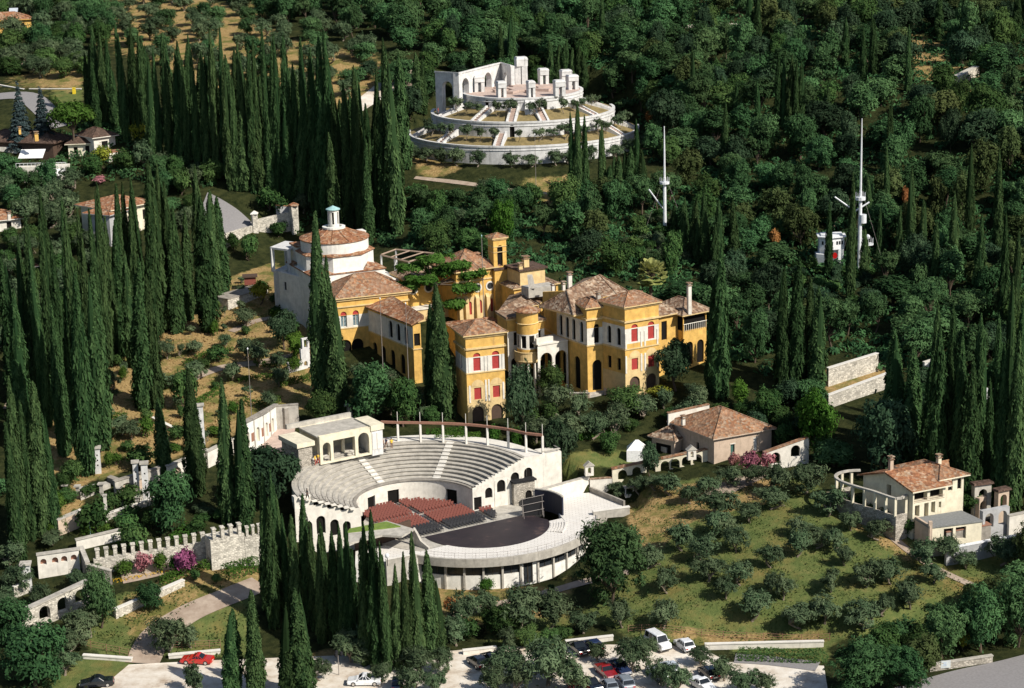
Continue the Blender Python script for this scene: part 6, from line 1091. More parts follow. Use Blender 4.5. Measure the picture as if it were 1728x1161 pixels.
arcade_wall('bastion_wall', 'white bastion wall with four small flower niches left of the battlements', P(66, 978, 4.6), P(136, 968, 4.8), 0, 3.6, [.14, .42, .64, .87], .85, 3.0, 'white_wall', .6, 'concrete', sill=2.1, depth_mat='rust'); BW = thing('bastion_ramp', 'grey stone ramp parapet folding down from the bastion corner', 'wall', P(160, 965, 5)); lowwall('parapet', P(136, 950, 6.0)[:2], P(146, 968, 6.)[:2], 2, 8.4, .5, 'grey_concrete', BW, 'concrete', 7.6); lowwall('parapet', P(146, 968, 6.)[:2], P(188, 978, 5.)[:2], 2, 7.4, .5, 'grey_concrete', BW, 'concrete', 6.2)
arcade_wall('ruined_arcade', 'freestanding grey stone wall with three open arches sloping down to the left corner', P(40, 1075, 1.4), P(152, 1022, 2.9), 0, 3.5, [.33, .6, .87], 1.7, 3.0, 'pale_rubble', .8, 'concrete', sill=1.0)
lowwall2('rubble_wall', 'rubble retaining wall hung with ivy below the path', P(196, 1040, 2.6), P(312, 990, 3.8), .9, 'pale_rubble', 'pale_floor', .6, -1.5); column_pair(46, 1000, 955, 1.2, 'square rubble pillar among the olives at the left edge'); lowwall2('rubble_wall', 'rubble wall stub between the left-edge olives', G(25, 1010), G(50, 1000), 1.6, 'pale_rubble', 'pale_floor', .5)
# walls along the car park, fence
lowwall2('kerb_wall', 'low white kerb wall in front of the gate on the left', G(140, 1112), G(222, 1118), .45, 'white_wall', 'pale_floor', .5); lowwall2('kerb_wall', 'low white kerb wall behind the red car', G(285, 1112), G(372, 1104), .45, 'white_wall', 'pale_floor', .5)
lowwall2('kerb_wall', 'low white wall behind the two dark cars right of the cypress clump', G(782, 1106), G(838, 1100), .6, 'white_wall', 'pale_floor', .4); lowwall2('kerb_wall', 'low white wall above the middle of the car park', G(955, 1090), G(1035, 1081), .6, 'white_wall', 'pale_floor', .4); lowwall2('kerb_wall', 'long low white wall at the foot of the olive slope', G(1190, 1097), G(1390, 1092), .75, 'white_wall', 'pale_floor', .4)
def fence(lab, pts, h=1.1, n=14):
    t = thing('wire_fence', lab, 'fence', pts[0]); ln = smooth_line(pts, 2.2); q = [V((p[0], p[1], gz(p[0], p[1]))) for p in ln]; mb = MB()
    for z_ in (.35, .7, 1.05): mb.tube([p + (0, 0, z_) for p in q], .022, 4)
    mb.build('wire', 'rust', t)
    for p in q: m_ = MB(); m_.tube([p, p + (0, 0, 1.15)], .035, 4); m_.build('post', 'rust', t)
fence('rusty wire fence along the foot of the olive slope', [G(1060, 1068), G(1150, 1070), G(1260, 1080), G(1400, 1081)]); fence('dark wire fence left of the path gate on the lawn', [G(132, 1090), G(180, 1100), G(218, 1108)]); fence('dark wire fence right of the path gate on the lawn', [G(290, 1096), G(330, 1094), G(372, 1092)])
lowwall2('roadside_wall', 'low rubble wall with a notice panel beside the asphalt road', G(1570, 1134), G(1675, 1118), .9, 'rubble', 'concrete', .4); p = G(1594, 1128); t = thing('notice_board', 'pale blue notice panel on the roadside rubble wall', 'sign', p); mb = MB(); mb.box((p[0], p[1] - .5, p[2] + .3), 1.3, .08, 1.0, .1); mb.build('panel', 'white_shutter', t); mb = MB()
for i, w_ in enumerate((.5, .42, .46)): mb.box((p[0] - .1, p[1] - .56, p[2] + 1.0 - i * .2), w_, .02, .07, .1)
mb.build('print', 'blue_paint', t)
# poles, lamps, dish
def pole(px, py, top, lab, dx=0, r=.06, name='flagpole', cap=None):
    p = G(px, py); s_ = np.linalg.norm(p - CAM) / F; h = (py - top) * s_ * 1.03; t = thing(name, lab, 'pole', p); mb = MB(); mb.tube([p, (p[0], p[1], p[2] + h * .6), (p[0], p[1], p[2] + h)], [r * 1.4, r, r * .7], 6); mb.build('shaft', 'rail_metal', t)
    mb = MB(); mb.lathe(p, [(.02, p[2] + h + .5), (.13, p[2] + h + .25), (.02, p[2] + h)], 8); mb.build('finial', cap or 'mast_paint', t)
pole(817, 545, 402, 'tall flagpole with a blue-green finial before the round-windowed hall', 0, .08, cap='copper_green'); pole(647, 640, 507, 'dark flagpole before the gallery wing, nearer the white-banded arcade'); pole(690, 655, 515, 'dark flagpole nearest the pair of tall villa cypresses'); pole(427, 742, 592, 'thin rusty pole in front of the curved niche wall', 0, .05, 'lightning_pole'); pole(905, 338, 232, 'thin rusty pole below the mausoleum', 0, .05, 'lightning_pole')
p = G(572, 1140); t = thing('street_lamp', 'lamp post with three dark heads beside the car park', 'lamp', p); mb = MB(); mb.tube([p, (p[0], p[1], p[2] + 2.8)], .06, 6); mb.build('pole', 'rail_metal', t)
for a in (0, 2.1, 4.2): mb = MB(); c_ = (p[0] + .45 * math.cos(a), p[1] + .45 * math.sin(a)); mb.lathe(c_, [(.04, p[2] + 2.75), (.24, p[2] + 2.95), (.2, p[2] + 3.3), (.02, p[2] + 3.4)], 8); mb.tube([(p[0], p[1], p[2] + 2.75), (*c_, p[2] + 2.8)], .03, 4); mb.build('lamp_head', 'blackish', t)
p = G(153, 905); t = thing('street_lamp', 'slim blue-green lamp post by the clipped hedge', 'lamp', p); mb = MB(); mb.tube([p, (p[0], p[1], p[2] + 2.2)], .05, 6); mb.build('pole', 'copper_green', t); mb = MB(); mb.lathe(p, [(.03, p[2] + 2.2), (.2, p[2] + 2.35), (.16, p[2] + 2.6), (.02, p[2] + 2.7)], 8); mb.build('lamp_head', 'lamp_clear', t)
p = P(654, 955, 4.9); t = thing('floodlight', 'round white floodlight on a stand beside the theatre ramp', 'lamp', p); mb = MB(); mb.lathe(p, [(.02, p[2] + 1.9), (.25, p[2] + 1.8), (.33, p[2] + 1.55), (.25, p[2] + 1.3), (.02, p[2] + 1.2)], 12); mb.build('lamp_head', 'white_paint', t); mb = MB(); mb.tube([p, (p[0], p[1], p[2] + 1.3)], .06, 6); mb.build('stand', 'blackish', t)
# stair ruin and small white walls on the dry slope
p = G(515, 625); t = thing('ruined_wall', 'broken white wall with an open frame at the edge of the dry slope', 'wall', p); fm, L = wall_line(G(487, 630), G(524, 620)); zg = p[2]; mb = MB(); facade(mb, fm, 0, L * .6, [(zg - 1, zg + 1.8, 0, [])], .3, 50, .5); facade(mb, fm, L * .6, L, [(zg - 1, zg + 3.8, 0, [(L * .8, .7, zg + .6, zg + 1.5, True)])], .3, 50, .5); facade(mb, fm, L * .68, L, [(zg + 3.8, zg + 5.6, 0, [(L * .84, .7, zg + 3.9, zg + 5.3, False)])], .3, 50, .5); mb.build('masonry', 'marble', t)
p = G(597, 705); t = thing('stone_canopy', 'small grey stone canopy on two pillars behind the loggia', 'canopy', P(605, 712, 12.5)); c0 = P(590, 716, 12.5); mb = MB()
mb.box((c0[0], c0[1] + 1, 12), .7, .8, 3.4, .3); mb.build('pillar', 'concrete', t); mb = MB(); mb.box((c0[0] + 3.4, c0[1] + 2.6, 12), .7, .6, 3.1, .3); mb.build('pillar', 'concrete', t); mb = MB(); mb.hexa([(c0[0] - .8, c0[1] + .6, 15.3), (c0[0] + 4.2, c0[1] + 2.2, 15.3), (c0[0] + 4.2, c0[1] + 3.2, 15.3), (c0[0] - .8, c0[1] + 1.6, 15.3)], [(c0[0] - .8, c0[1] + .6, 15.55), (c0[0] + 4.2, c0[1] + 2.2, 15.55), (c0[0] + 4.2, c0[1] + 3.2, 15.55), (c0[0] - .8, c0[1] + 1.6, 15.55)]); mb.build('slab', 'grey_concrete', t)
lowwall2('garden_wall', 'curved pale bed wall under the gallery wing', G(625, 642), G(665, 638), .9, 'pink_wall', 'concrete', .5); lowwall2('garden_wall', 'pale curved wall at the foot of the garden stairway', G(962, 672), G(995, 672), .8, 'pink_wall', 'concrete', .4); lowwall2('garden_wall', 'white bench-like wall in the far left cypress grove', G(66, 655), G(105, 655), .6, 'white_wall', 'white_wall', .5); lowwall2('garden_wall', 'grey slanting slab wall beside the round bush on the dry slope', G(256, 712), G(292, 730), .7, 'concrete', 'pale_floor', .5)
lowwall2('rock_outcrop', 'pale broken rock face in the upper right woods', G(1612, 148), G(1652, 128), 2.0, 'pale_rubble', 'pale_rubble', 1.5, -1, 'rock')
# ================================================================ plants
rs = np.random.RandomState(11)
def rot_about(n, k):
    """two unit vectors spanning the plane across each normal, turned at random"""
    a = np.cross(n, np.array([0, 0, 1.]) + rs.normal(0, .02, (len(n), 3))); a /= np.linalg.norm(a, axis=1, keepdims=True) + 1e-9; b = np.cross(n, a); th = rs.uniform(0, 2 * np.pi, len(n)) if k else np.zeros(len(n)) + rs.normal(0, .35, len(n))
    c, s = np.cos(th)[:, None], np.sin(th)[:, None]; return a * c + b * s, b * c - a * s
def leaf_arrays(cen, nor, size, aspect=1.5, spin=True):
    nor = nor / (np.linalg.norm(nor, axis=1, keepdims=True) + 1e-9); u, v = rot_about(nor, spin); w = size[:, None] * .5; l = w * aspect
    q = np.stack([cen - u * w * .6 - v * l, cen + u * w * .6 - v * l * .8, cen + u * w * .45 + v * l, cen - u * w * .5 + v * l * .9], 1); return q
def leaf_mesh(name, q, mat, leaf_tone=None, wood=None, woodmat='bark'):
    n = len(q); verts = q.reshape(-1, 3); quads = np.arange(n * 4).reshape(n, 4); r = rs.uniform(0, 1, n) if leaf_tone is None else leaf_tone
    if wood is not None:
        wv = np.array(wood.v); base = len(verts); wq = np.array([f for f in wood.f if len(f) == 4]) + base; verts = np.vstack([verts, wv]); quads = np.vstack([quads, wq]); r = np.concatenate([r, np.zeros(len(wq))])
    me = mesh_np(name, verts, quads); at = me.attributes.new('leaf_tone', 'FLOAT', 'FACE'); at.data.foreach_set('value', r.astype(np.float32)); me.materials.append(MATS[mat])
    if wood is not None: me.materials.append(MATS[woodmat]); me.polygons.foreach_set('material_index', np.concatenate([np.zeros(n), np.ones(len(quads) - n)]).astype(np.int32))
    return me
def sph(n):
    v = rs.normal(size=(n, 3)); return v / np.linalg.norm(v, axis=1, keepdims=True)
def cypress_q(h, r, n, size=.42, wob=.12, slim=1.0):
    t = rs.beta(1.05, 1.25, n); ph = rs.uniform(0, 2 * np.pi, n); k1, k2, o1, o2 = rs.randint(2, 5), rs.randint(3, 7), rs.uniform(0, 6, 2), rs.uniform(0, 6, 2)
    rad = r * np.minimum(1, .62 + 2.2 * t) * np.power(np.clip(1 - t ** (1.55 * slim), 0, 1), .72)
    rad *= 1 + wob * np.sin(k1 * ph + 9 * t + o1[0]) + wob * .9 * np.sin(k2 * ph - 17 * t + o2[0]) + wob * .8 * np.sin(31 * t + 2 * ph + o2[1])
    rr = rad * rs.uniform(.80, 1.06, n) + .03; c = np.stack([rr * np.cos(ph), rr * np.sin(ph), .25 + t * (h - .25)], 1); lean = rs.normal(0, .012, 2); c[:, :2] += c[:, 2:] * lean
    nor = np.stack([np.cos(ph), np.sin(ph), np.full(n, .25)], 1) + rs.normal(0, .38, (n, 3)); sz = size * rs.uniform(.6, 1.25, n) * np.clip(1.15 - t * .5, .5, 1); tone = np.clip(.5 + .25 * np.sin(k2 * ph - 17 * t + o2[0]) + rs.normal(0, .22, n), 0, 1)  # tone follows the bulge wave, painting shade into the hollows
    return leaf_arrays(c, nor, sz, 2.0, False), tone
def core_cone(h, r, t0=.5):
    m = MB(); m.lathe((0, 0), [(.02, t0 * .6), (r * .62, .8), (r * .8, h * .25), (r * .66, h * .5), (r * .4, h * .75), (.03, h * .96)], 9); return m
def clump_q(cl, n, size, aspect=1.5, cz=None, flat=1.0, up=.15, tuft=.5, k=16, reach=1.45):
    """leaves on a set of round clumps (x, y, z, r)"""
    cl = np.array(cl, float); w = cl[:, 3] ** 2; i = rs.choice(len(cl), n, p=w / w.sum()); d = sph(n); d[:, 2] = np.abs(d[:, 2]) * np.where(rs.uniform(size=n) < .8, 1, -1); cc = cl[:, :3].mean(0) if cz is None else np.array(cz)
    sd = sph(len(cl) * k).reshape(len(cl), k, 3); sd[:, :, 2] = np.where(rs.uniform(size=sd.shape[:2]) < .75, np.abs(sd[:, :, 2]), sd[:, :, 2]); tf = rs.uniform(size=n) < tuft; j = rs.randint(0, k, n); ln_ = rs.uniform(1.0, reach, (len(cl), k))[i, j]
    tt = rs.uniform(.35, 1, n) * ln_; d2 = sd[i, j] + rs.normal(0, .13, (n, 3)); d = np.where(tf[:, None], d2 / np.linalg.norm(d2, axis=1, keepdims=True), d); rad = np.where(tf, tt, rs.uniform(.72, 1.12, n))[:, None]
    c = cl[i, :3] + d * cl[i, 3:4] * rad * np.array([1, 1, flat]); out = c - cc; out /= np.linalg.norm(out, axis=1, keepdims=True) + 1e-9
    nor = d * .75 + out * .45 + np.array([0, 0, up]) + rs.normal(0, .42, (n, 3)); tone = np.clip(rs.uniform(.15, .85, len(cl))[i] + rs.normal(0, .22, n), 0, 1); return leaf_arrays(c, nor, size * rs.uniform(.6, 1.35, n), aspect), tone
def crown_clumps(R_, h0, h1, k, rmin, rmax, hollow=.55, up=.6):
    out = []; zc, zr = (h0 + h1) / 2, (h1 - h0) / 2
    for _ in range(k):
        d = sph(1)[0]; d[2] = abs(d[2]) * (1 if rs.uniform() < up else -1); f = rs.uniform(hollow, 1.) ; r = rs.uniform(rmin, rmax)
        out.append((d[0] * (R_ - r * .7) * f, d[1] * (R_ - r * .7) * f, zc + d[2] * (zr - r * .5) * f, r))
    return out
def limbs(cl, h0, r0, k=6, bend=.4):
    m = MB(); top = np.array([rs.normal(0, bend), rs.normal(0, bend), h0]); m.tube([(0, 0, -.6), (0, 0, .1), top * (.55, .55, .5), top], [r0 * 1.35, r0, r0 * .8, r0 * .65], 7, 0, False)
    for c in np.array(cl)[rs.permutation(len(cl))[:k]]: e = c[:3]; mid = (top + e) / 2 + rs.normal(0, .25, 3); m.tube([top - (0, 0, .1), mid, e], [r0 * .55, r0 * .34, r0 * .12], 5, 0, False)
    return m
PROTO = {}
def proto(kind, parts, h, w, label_cat):
    """parts: crown mesh and trunk mesh of a plant that stands near enough to show both"""
    e = bpy.data.objects.new(kind, None); e.empty_display_size = .3
    for nm, me in parts: o = bpy.data.objects.new(nm, me); o.parent = e
    PROTO.setdefault(kind, []).append((e, [p for p in parts], h, w)); 
def wood_mesh(m, name, mat='bark'):
    me = bpy.data.meshes.new(name); me.from_pydata(m.v, [], m.f); me.materials.append(MATS[mat]); return me
def mk_cypress(h, r, n, size, wob, slim=1.0):
    q, tone = cypress_q(h, r, n, size, wob, slim); k = core_cone(h, r); nq = len(k.f); v = np.array(k.v); kf = np.array(k.f); verts = v[kf]   # filler cone; the crown's inner shade is put into its dark leaf tone
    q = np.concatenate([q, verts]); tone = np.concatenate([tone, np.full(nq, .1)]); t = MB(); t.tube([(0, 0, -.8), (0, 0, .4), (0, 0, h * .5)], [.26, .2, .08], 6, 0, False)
    return [('crown', leaf_mesh('crown', q, 'f_cypress', tone)), ('trunk', wood_mesh(t, 'trunk'))]
def mk_cypress2(h, r, n, dx, f):
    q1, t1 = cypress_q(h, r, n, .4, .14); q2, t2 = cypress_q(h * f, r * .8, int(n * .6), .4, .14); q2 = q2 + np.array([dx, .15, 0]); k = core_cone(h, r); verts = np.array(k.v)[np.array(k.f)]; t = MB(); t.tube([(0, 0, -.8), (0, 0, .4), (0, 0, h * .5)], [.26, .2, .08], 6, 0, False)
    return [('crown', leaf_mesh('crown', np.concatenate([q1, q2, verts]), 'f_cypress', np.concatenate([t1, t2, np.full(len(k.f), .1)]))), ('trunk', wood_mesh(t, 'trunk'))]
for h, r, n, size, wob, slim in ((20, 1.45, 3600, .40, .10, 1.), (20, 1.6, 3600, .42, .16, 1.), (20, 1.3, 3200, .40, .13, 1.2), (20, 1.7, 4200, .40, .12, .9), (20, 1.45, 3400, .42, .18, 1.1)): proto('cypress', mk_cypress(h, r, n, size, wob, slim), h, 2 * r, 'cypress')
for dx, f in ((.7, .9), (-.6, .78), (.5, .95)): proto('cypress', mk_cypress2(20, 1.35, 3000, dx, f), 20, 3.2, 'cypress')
def mk_round(mat, R_, h, k, n, size, trunk_h, rr, hollow=.5, aspect=1.5, woodm='bark', r0=.28, nl=6, lo=.10, flat=1., bend=.3, tuft=.5, reach=1.45, up=.75):
    cl = crown_clumps(R_, h * lo, h, k, rr[0], rr[1], hollow, up); q, tone = clump_q(cl, n, size, aspect, (0, 0, h * .42), flat, .15, tuft, 16, reach); return [('crown', leaf_mesh('crown', q, mat, tone)), ('trunk', wood_mesh(limbs(cl, trunk_h, r0, nl, bend), 'trunk', woodm))]
for kind, mat in (('oak', 'f_oak'), ('holm_oak', 'f_holm'), ('lime_tree', 'f_bright'), ('laurel', 'f_bush')):
    for i in range(3 if kind != 'lime_tree' else 2): proto(kind, mk_round(mat, 4.0, 8.0, 26 + 7 * i, 6000, .34, 1.4, (.6, 1.9), .4, 1.5, 'bark', .28, 6, .0, 1., .3, .55, 1.6), 8.2, 8.6, 'tree')
for i in range(6): proto('olive_tree', mk_round('f_olive', 2.8, 4.4, 15 + 2 * i, 2900, .185, .9, (.4, 1.05), .25, 2.4, 'pale_bark', .2, 9, .04, .95, .5, .8, 1.9), 4.6, 5.6, 'tree')
for i in range(3): proto('young_olive', mk_round('f_olive', 1.7, 3.0, 9, 800, .17, 1.0, (.3, .6), .3, 2.4, 'pale_bark', .09, 7, .3, .9, .4, .85, 1.9), 3.0, 3.6, 'tree')
for i in range(3): proto('shrub', mk_round('f_bush', 1.4, 2.2, 12, 1100, .22, .3, (.5, .8), .4, 1.4, 'bark', .08, 5, .12), 2.2, 2.8, 'shrub')
for i in range(2): proto('clipped_bush', mk_round('f_hedge', 1.25, 1.9, 16, 1300, .17, .2, (.62, .72), .5, 1.3, 'bark', .07, 4, .02), 1.9, 2.6, 'bush')
for kind, mat in (('magenta_bush', 'f_magenta'), ('pink_bush', 'f_pinkf'), ('purple_creeper', 'f_purple'), ('rusty_shrub', 'f_rust'), ('yellow_shrub', 'f_yellow')): proto(kind, mk_round(mat, 1.6, 2.8, 14, 1300, .24, .5, (.45, .8), .3, 1.4, 'bark', .1, 6, .15), 2.8, 3.2, 'shrub')
for i in range(3): proto('acacia', mk_round('f_acacia', 3.8, 8.5, 20 + 5 * i, 4200, .28, 2.0, (.5, 1.6), .3, 1.9, 'bark', .25, 10, .05, .8, .5, .85, 2.0), 8.6, 8.6, 'tree')
for i in range(2): proto('hornbeam', mk_round('f_oak', 2.7, 10.5, 34, 5200, .32, 2.0, (.7, 1.5), .4, 1.5, 'bark', .26, 8, .0, 1.2, .3, .6, 1.6), 10.8, 6.0, 'tree')
for i in range(2): proto('autumn_oak', mk_round('f_brown', 3.6, 7.5, 24, 4600, .32, 1.6, (.6, 1.6), .4, 1.5, 'bark', .26, 8, .0, 1., .3, .7, 1.7), 7.6, 7.8, 'tree')
for i in range(2): proto('robinia', mk_round('f_oak', 5.8, 12.0, 62, 11000, .30, 2.0, (.8, 1.8), .3, 1.9, 'bark', .34, 12, -.02, .9, .4, .8, 2.0), 12.2, 12.4, 'tree')
def mk_spruce():
    q_, tn = [], []; m = MB(); m.tube([(0, 0, -.5), (0, 0, 5), (0, 0, 10)], [.25, .15, .03], 6, 0, False); n = 4200; t = np.sqrt(rs.uniform(0, 1, n)); lay = np.round(t * 13) / 13; t = lay + rs.normal(0, .012, n); ph = rs.uniform(0, 2 * np.pi, n); rad = 2.3 * np.clip(t, .02, 1) * np.power(rs.uniform(.15, 1, n), .5) * (1 + .2 * np.sin(5 * ph + 40 * lay)); z = 10 * (1 - t) + .6 - rad * .22
    c = np.stack([rad * np.cos(ph), rad * np.sin(ph), z], 1); nor = np.stack([np.cos(ph) * .7, np.sin(ph) * .7, np.full(n, .8)], 1) + rs.normal(0, .35, (n, 3)); return [('crown', leaf_mesh('crown', leaf_arrays(c, nor, .34 * rs.uniform(.6, 1.3, n), 1.8), 'f_spruce')), ('trunk', wood_mesh(m, 'trunk'))]
proto('blue_spruce', mk_spruce(), 10.4, 4.6, 'tree'); proto('blue_spruce', mk_spruce(), 10.4, 4.6, 'tree')
def mk_umbrella():
    cl = [(x * 3.6, y * 3.6, 5.2 + 1.5 * math.sqrt(max(0, 1 - x * x - y * y)) + rs.uniform(-.3, .3), rs.uniform(.9, 1.3)) for x, y in [(r * math.cos(a), r * math.sin(a)) for r, a in zip(np.sqrt(rs.uniform(0, 1, 46)) * .95, rs.uniform(0, 6.28, 46))]]; q, tone = clump_q(cl, 5200, .30, 1.8, (0, 0, 3)); return [('crown', leaf_mesh('crown', q, 'f_pine', tone)), ('trunk', wood_mesh(limbs(cl, 3.8, .3, 10, .2), 'trunk'))]
proto('umbrella_pine', mk_umbrella(), 7.9, 8.8, 'tree')
def mk_pads():
    cl = []; 
    for cx, cy, cz, rr in ((0, 0, 13.2, 3.4), (-4.2, .5, 11.6, 2.8), (3.6, -.4, 11.4, 3.0), (6.4, .2, 9.6, 2.2), (-3., -1.5, 9.4, 2.5), (1.2, 1.8, 10.0, 2.6), (4.8, -1.6, 7.2, 2.0), (-5.6, 0, 8.0, 1.6), (3.2, -2.0, 4.2, 1.5)):
        for _ in range(9): a, r = rs.uniform(0, 6.28), rr * math.sqrt(rs.uniform(0, 1)); cl.append((cx + r * math.cos(a), cy + r * math.sin(a) * .8, cz + rs.uniform(-.3, .3), rs.uniform(.9, 1.35)))
    q, tone = clump_q(cl, 15000, .32, 2.2, (0, 0, 5), .62, .3, .6); m = limbs(cl, 8.0, .34, 12, .3); return [('crown', leaf_mesh('crown', q, 'f_pine', tone)), ('trunk', wood_mesh(m, 'trunk'))]
proto('stone_pine', mk_pads(), 14.0, 14.5, 'tree')
def mk_palm():
    qs, tn = [], []; m = MB(); m.tube([(0, 0, -.5), (.1, 0, 4.0), (0, 0, 8.2)], [.34, .28, .25], 8, 0, False)
    for i in range(46):
        a = i * 2.4; el = 1.35 - 2.1 * (i / 46); d = np.array([math.cos(a), math.sin(a), 0]); L_ = rs.uniform(1.9, 2.6); st = np.array([0, 0, 8.3]) + d * .2; tip = st + d * L_ * math.cos(el) + np.array([0, 0, L_ * math.sin(el)]); m.tube([st, st * .35 + tip * .65], [.03, .02], 3, 0, False)
        fan = np.cross(d, (0, 0, 1.))
        for k in range(13):
            an = (k - 6) * .2; b_ = st * .35 + tip * .65; dr = (tip - st) / np.linalg.norm(tip - st); e = b_ + (dr * math.cos(an) + fan * math.sin(an)) * L_ * .5 - np.array([0, 0, .25 * abs(an)]); sd = np.cross(e - b_, (0, 0, 1.)); sd = sd / (np.linalg.norm(sd) + 1e-6) * .15; qs.append([b_ - sd * .5, b_ + sd * .5, e + sd, e - sd]); tn.append(np.clip(.75 - .6 * i / 46 + rs.uniform(-.2, .2), 0, 1))
    return [('crown', leaf_mesh('crown', np.array(qs), 'f_palm', np.array(tn))), ('trunk', wood_mesh(m, 'trunk'))]
proto('fan_palm', mk_palm(), 10.9, 5.4, 'palm')
placed = []
def put(kind, base, h, w, label, cat, group, var=None, cheap=False):
    vs = PROTO[kind]; e, parts, h0, w0 = vs[rs.randint(len(vs)) if var is None else var % len(vs)]
    sc = (w / w0, w / w0, h / h0); ir = 0. if kind in ('cypress', 'clipped_bush', 'fan_palm', 'stone_pine') else rs.uniform(-.18, .18)
    e2 = bpy.data.objects.new(kind, None); e2.empty_display_size = .3; COL.objects.link(e2); e2.location = [float(x) for x in base]; e2.rotation_euler = (rs.normal(0, .014), rs.normal(0, .014), .2 if kind == 'stone_pine' else rs.uniform(0, 6.28)); e2.scale = (sc[0] * (1 + ir), sc[1] * (1 - ir), sc[2]); e2['kind'] = 'thing'; tag(e2, label, cat, group)
    for nm, me in parts: o = bpy.data.objects.new(nm, me); COL.objects.link(o); o.parent = e2
    placed.append((base[0], base[1], w)); return e2
def by_px(kind, bx, by, top, wpx, label, cat, group=None, var=None, topx=None):
    x = bx
    for _ in range(3):
        b = G(x, by); s_ = np.linalg.norm(b - CAM) / F; h = (by - top) * s_ * 1.035
        if topx is None: break
        tx, ty = seen(b + np.array([0, 0, h])); x += topx - tx
    return put(kind, b, max(h, .5), wpx * s_, label, cat, group, var)
def cyps(lst, label, group, leaf_tone=0):
    for i, c in enumerate(lst): by_px('cypress', c[0], c[2], c[1], c[3] * (1.4 if c[3] < 15 else 1.), label if isinstance(label, str) else label[i], 'cypress', group, None, c[0])
cyps([(76,336,650,28),(43,378,660,30),(67,380,690,26),(103,352,700,24),(114,362,720,26),(132,370,700,26),(26,411,650,24),(159,321,620,22),(152,365,640,24),(172,375,605,24),(8,440,680,30),(55,430,720,26),(90,420,740,28),(20,500,740,30),(120,470,800,40),(150,465,760,34),(86,520,770,28)],
     'dark cypress in the tall grove along the left edge', 'cypresses of the left grove')
cyps([(195,321,570,28),(204,318,560,24),(191,380,600,34),(225,311,560,22),(217,347,575,22),(241,288,575,26),(254,285,560,34),(266,287,545,24),(276,318,550,24),(287,357,560,32),(307,362,540,26),(327,288,530,24),(338,339,560,34),(349,329,515,28),(364,336,505,30),(185,448,605,18),(210,430,620,22)],
     'cypress in the row between the left grove and the road wall', 'cypresses beside the road wall')
cyps([(225,445,692,38),(250,470,690,26)], ['broad cypress standing alone on the dry slope', 'narrow cypress touching the broad one on the dry slope'], None)
cyps([(5,645,930,36),(49,650,905,30),(62,655,895,24),(36,683,910,22),(15,720,945,30),(75,700,900,22)], 'cypress at the lower left beside the earth slope', 'cypresses at the lower left')
cyps([(269,673,806,27),(318,624,835,37),(372,642,885,31),(400,678,895,33)], ['slender cypress by the slotted stone pillars', 'full cypress just left of the tall bright white pillar', 'cypress right of the tall bright white pillar, taller of a close pair', 'cypress beside the dark round tree, shorter of a close pair'], None)
cyps([(527,368,690,44),(545,438,670,32),(564,493,700,33),(743,480,705,44),(722,515,695,27)], ['tallest villa cypress in front of the domed building', 'cypress in the middle of the three before the domed building', 'cypress nearest the white-banded arcade of the villa', 'broad cypress left of the yellow tower block', 'thin cypress leaning on the broad one left of the tower block'], None)
top_l = [(155,54,205,16),(165,65,210,18),(199,49,240,18),(221,54,250,18),(234,67,250,16),(248,108,270,18),(258,93,268,16),(274,96,275,16),(292,96,280,18),(305,88,280,18),(322,88,290,16),(338,98,296,16),(351,59,300,16),(367,59,300,16),(377,116,320,16),(388,119,322,16),(400,83,315,18),(415,88,325,16),(425,78,325,18)]
cyps(top_l, 'cypress in the dark wood below the dry hilltop', 'cypresses below the dry hilltop')
cyps([(442,57,330,18),(452,85,330,16),(460,70,335,20),(474,75,335,24),(492,119,338,18),(505,75,345,22),(522,96,365,24),(536,75,370,26),(553,65,372,26),(569,165,380,24),(582,150,385,28),(597,124,390,26),(603,129,380,20),(630,124,385,20),(642,170,395,26),(650,78,330,24),(660,103,395,28),(674,98,285,28),(480,180,348,24),(500,200,345,24),(430,180,325,24),(452,210,330,22),(560,230,410,22),(615,240,410,24),(405,190,322,22),(385,180,318,22)],
     'tall cypress between the garden lodge and the mausoleum', 'cypresses left of the mausoleum')
cyps([(704,93,190,20),(712,103,192,16)], 'cypress pair beside the sandy track left of the arched screen', 'cypress pair by the track')
cyps([(440,800,1030,24),(455,792,1040,22),(470,835,1035,20),(478,868,1045,20),(492,870,1060,24),(508,832,1050,28),(525,880,1062,22),(545,878,1078,27),(560,893,1095,23),(573,885,1100,20),(582,880,1108,21),(592,925,1100,21),(612,880,1120,30),(625,863,1130,27),(645,912,1135,20),(664,950,1130,20),(680,932,1132,22),(698,897,1122,28),(720,925,1112,34),(738,968,1110,26),(450,840,1060,26),(535,900,1085,22)], 'cypress in the dense clump between theatre and car park', 'cypresses below the theatre')
cyps([(383,1030,1172,32),(422,995,1175,37),(478,1012,1180,34),(505,990,1178,38)], ['short cypress nearest the red car', 'cypress second from the red car by the path', 'cypress left of the dry bank with the lamp post', 'tall cypress right beside the dry bank with the lamp post'], None)
cyps([(965,195,345,17),(973,178,347,19),(985,200,346,17),(1015,215,335,15)], ['cypress nearest the mausoleum front, left of a tight three', 'tallest cypress in the middle before the mausoleum rings', 'cypress on the right of the tight three below the mausoleum', 'single cypress before the right end of the mausoleum ring'], None)
cyps([(1035,265,335,12),(1045,265,335,13),(1053,258,335,12),(1062,250,335,13),(1075,205,330,17),(1085,255,332,13),(1025,280,338,12)], 'small cypress in the row right below the mausoleum', 'cypresses right below the mausoleum')
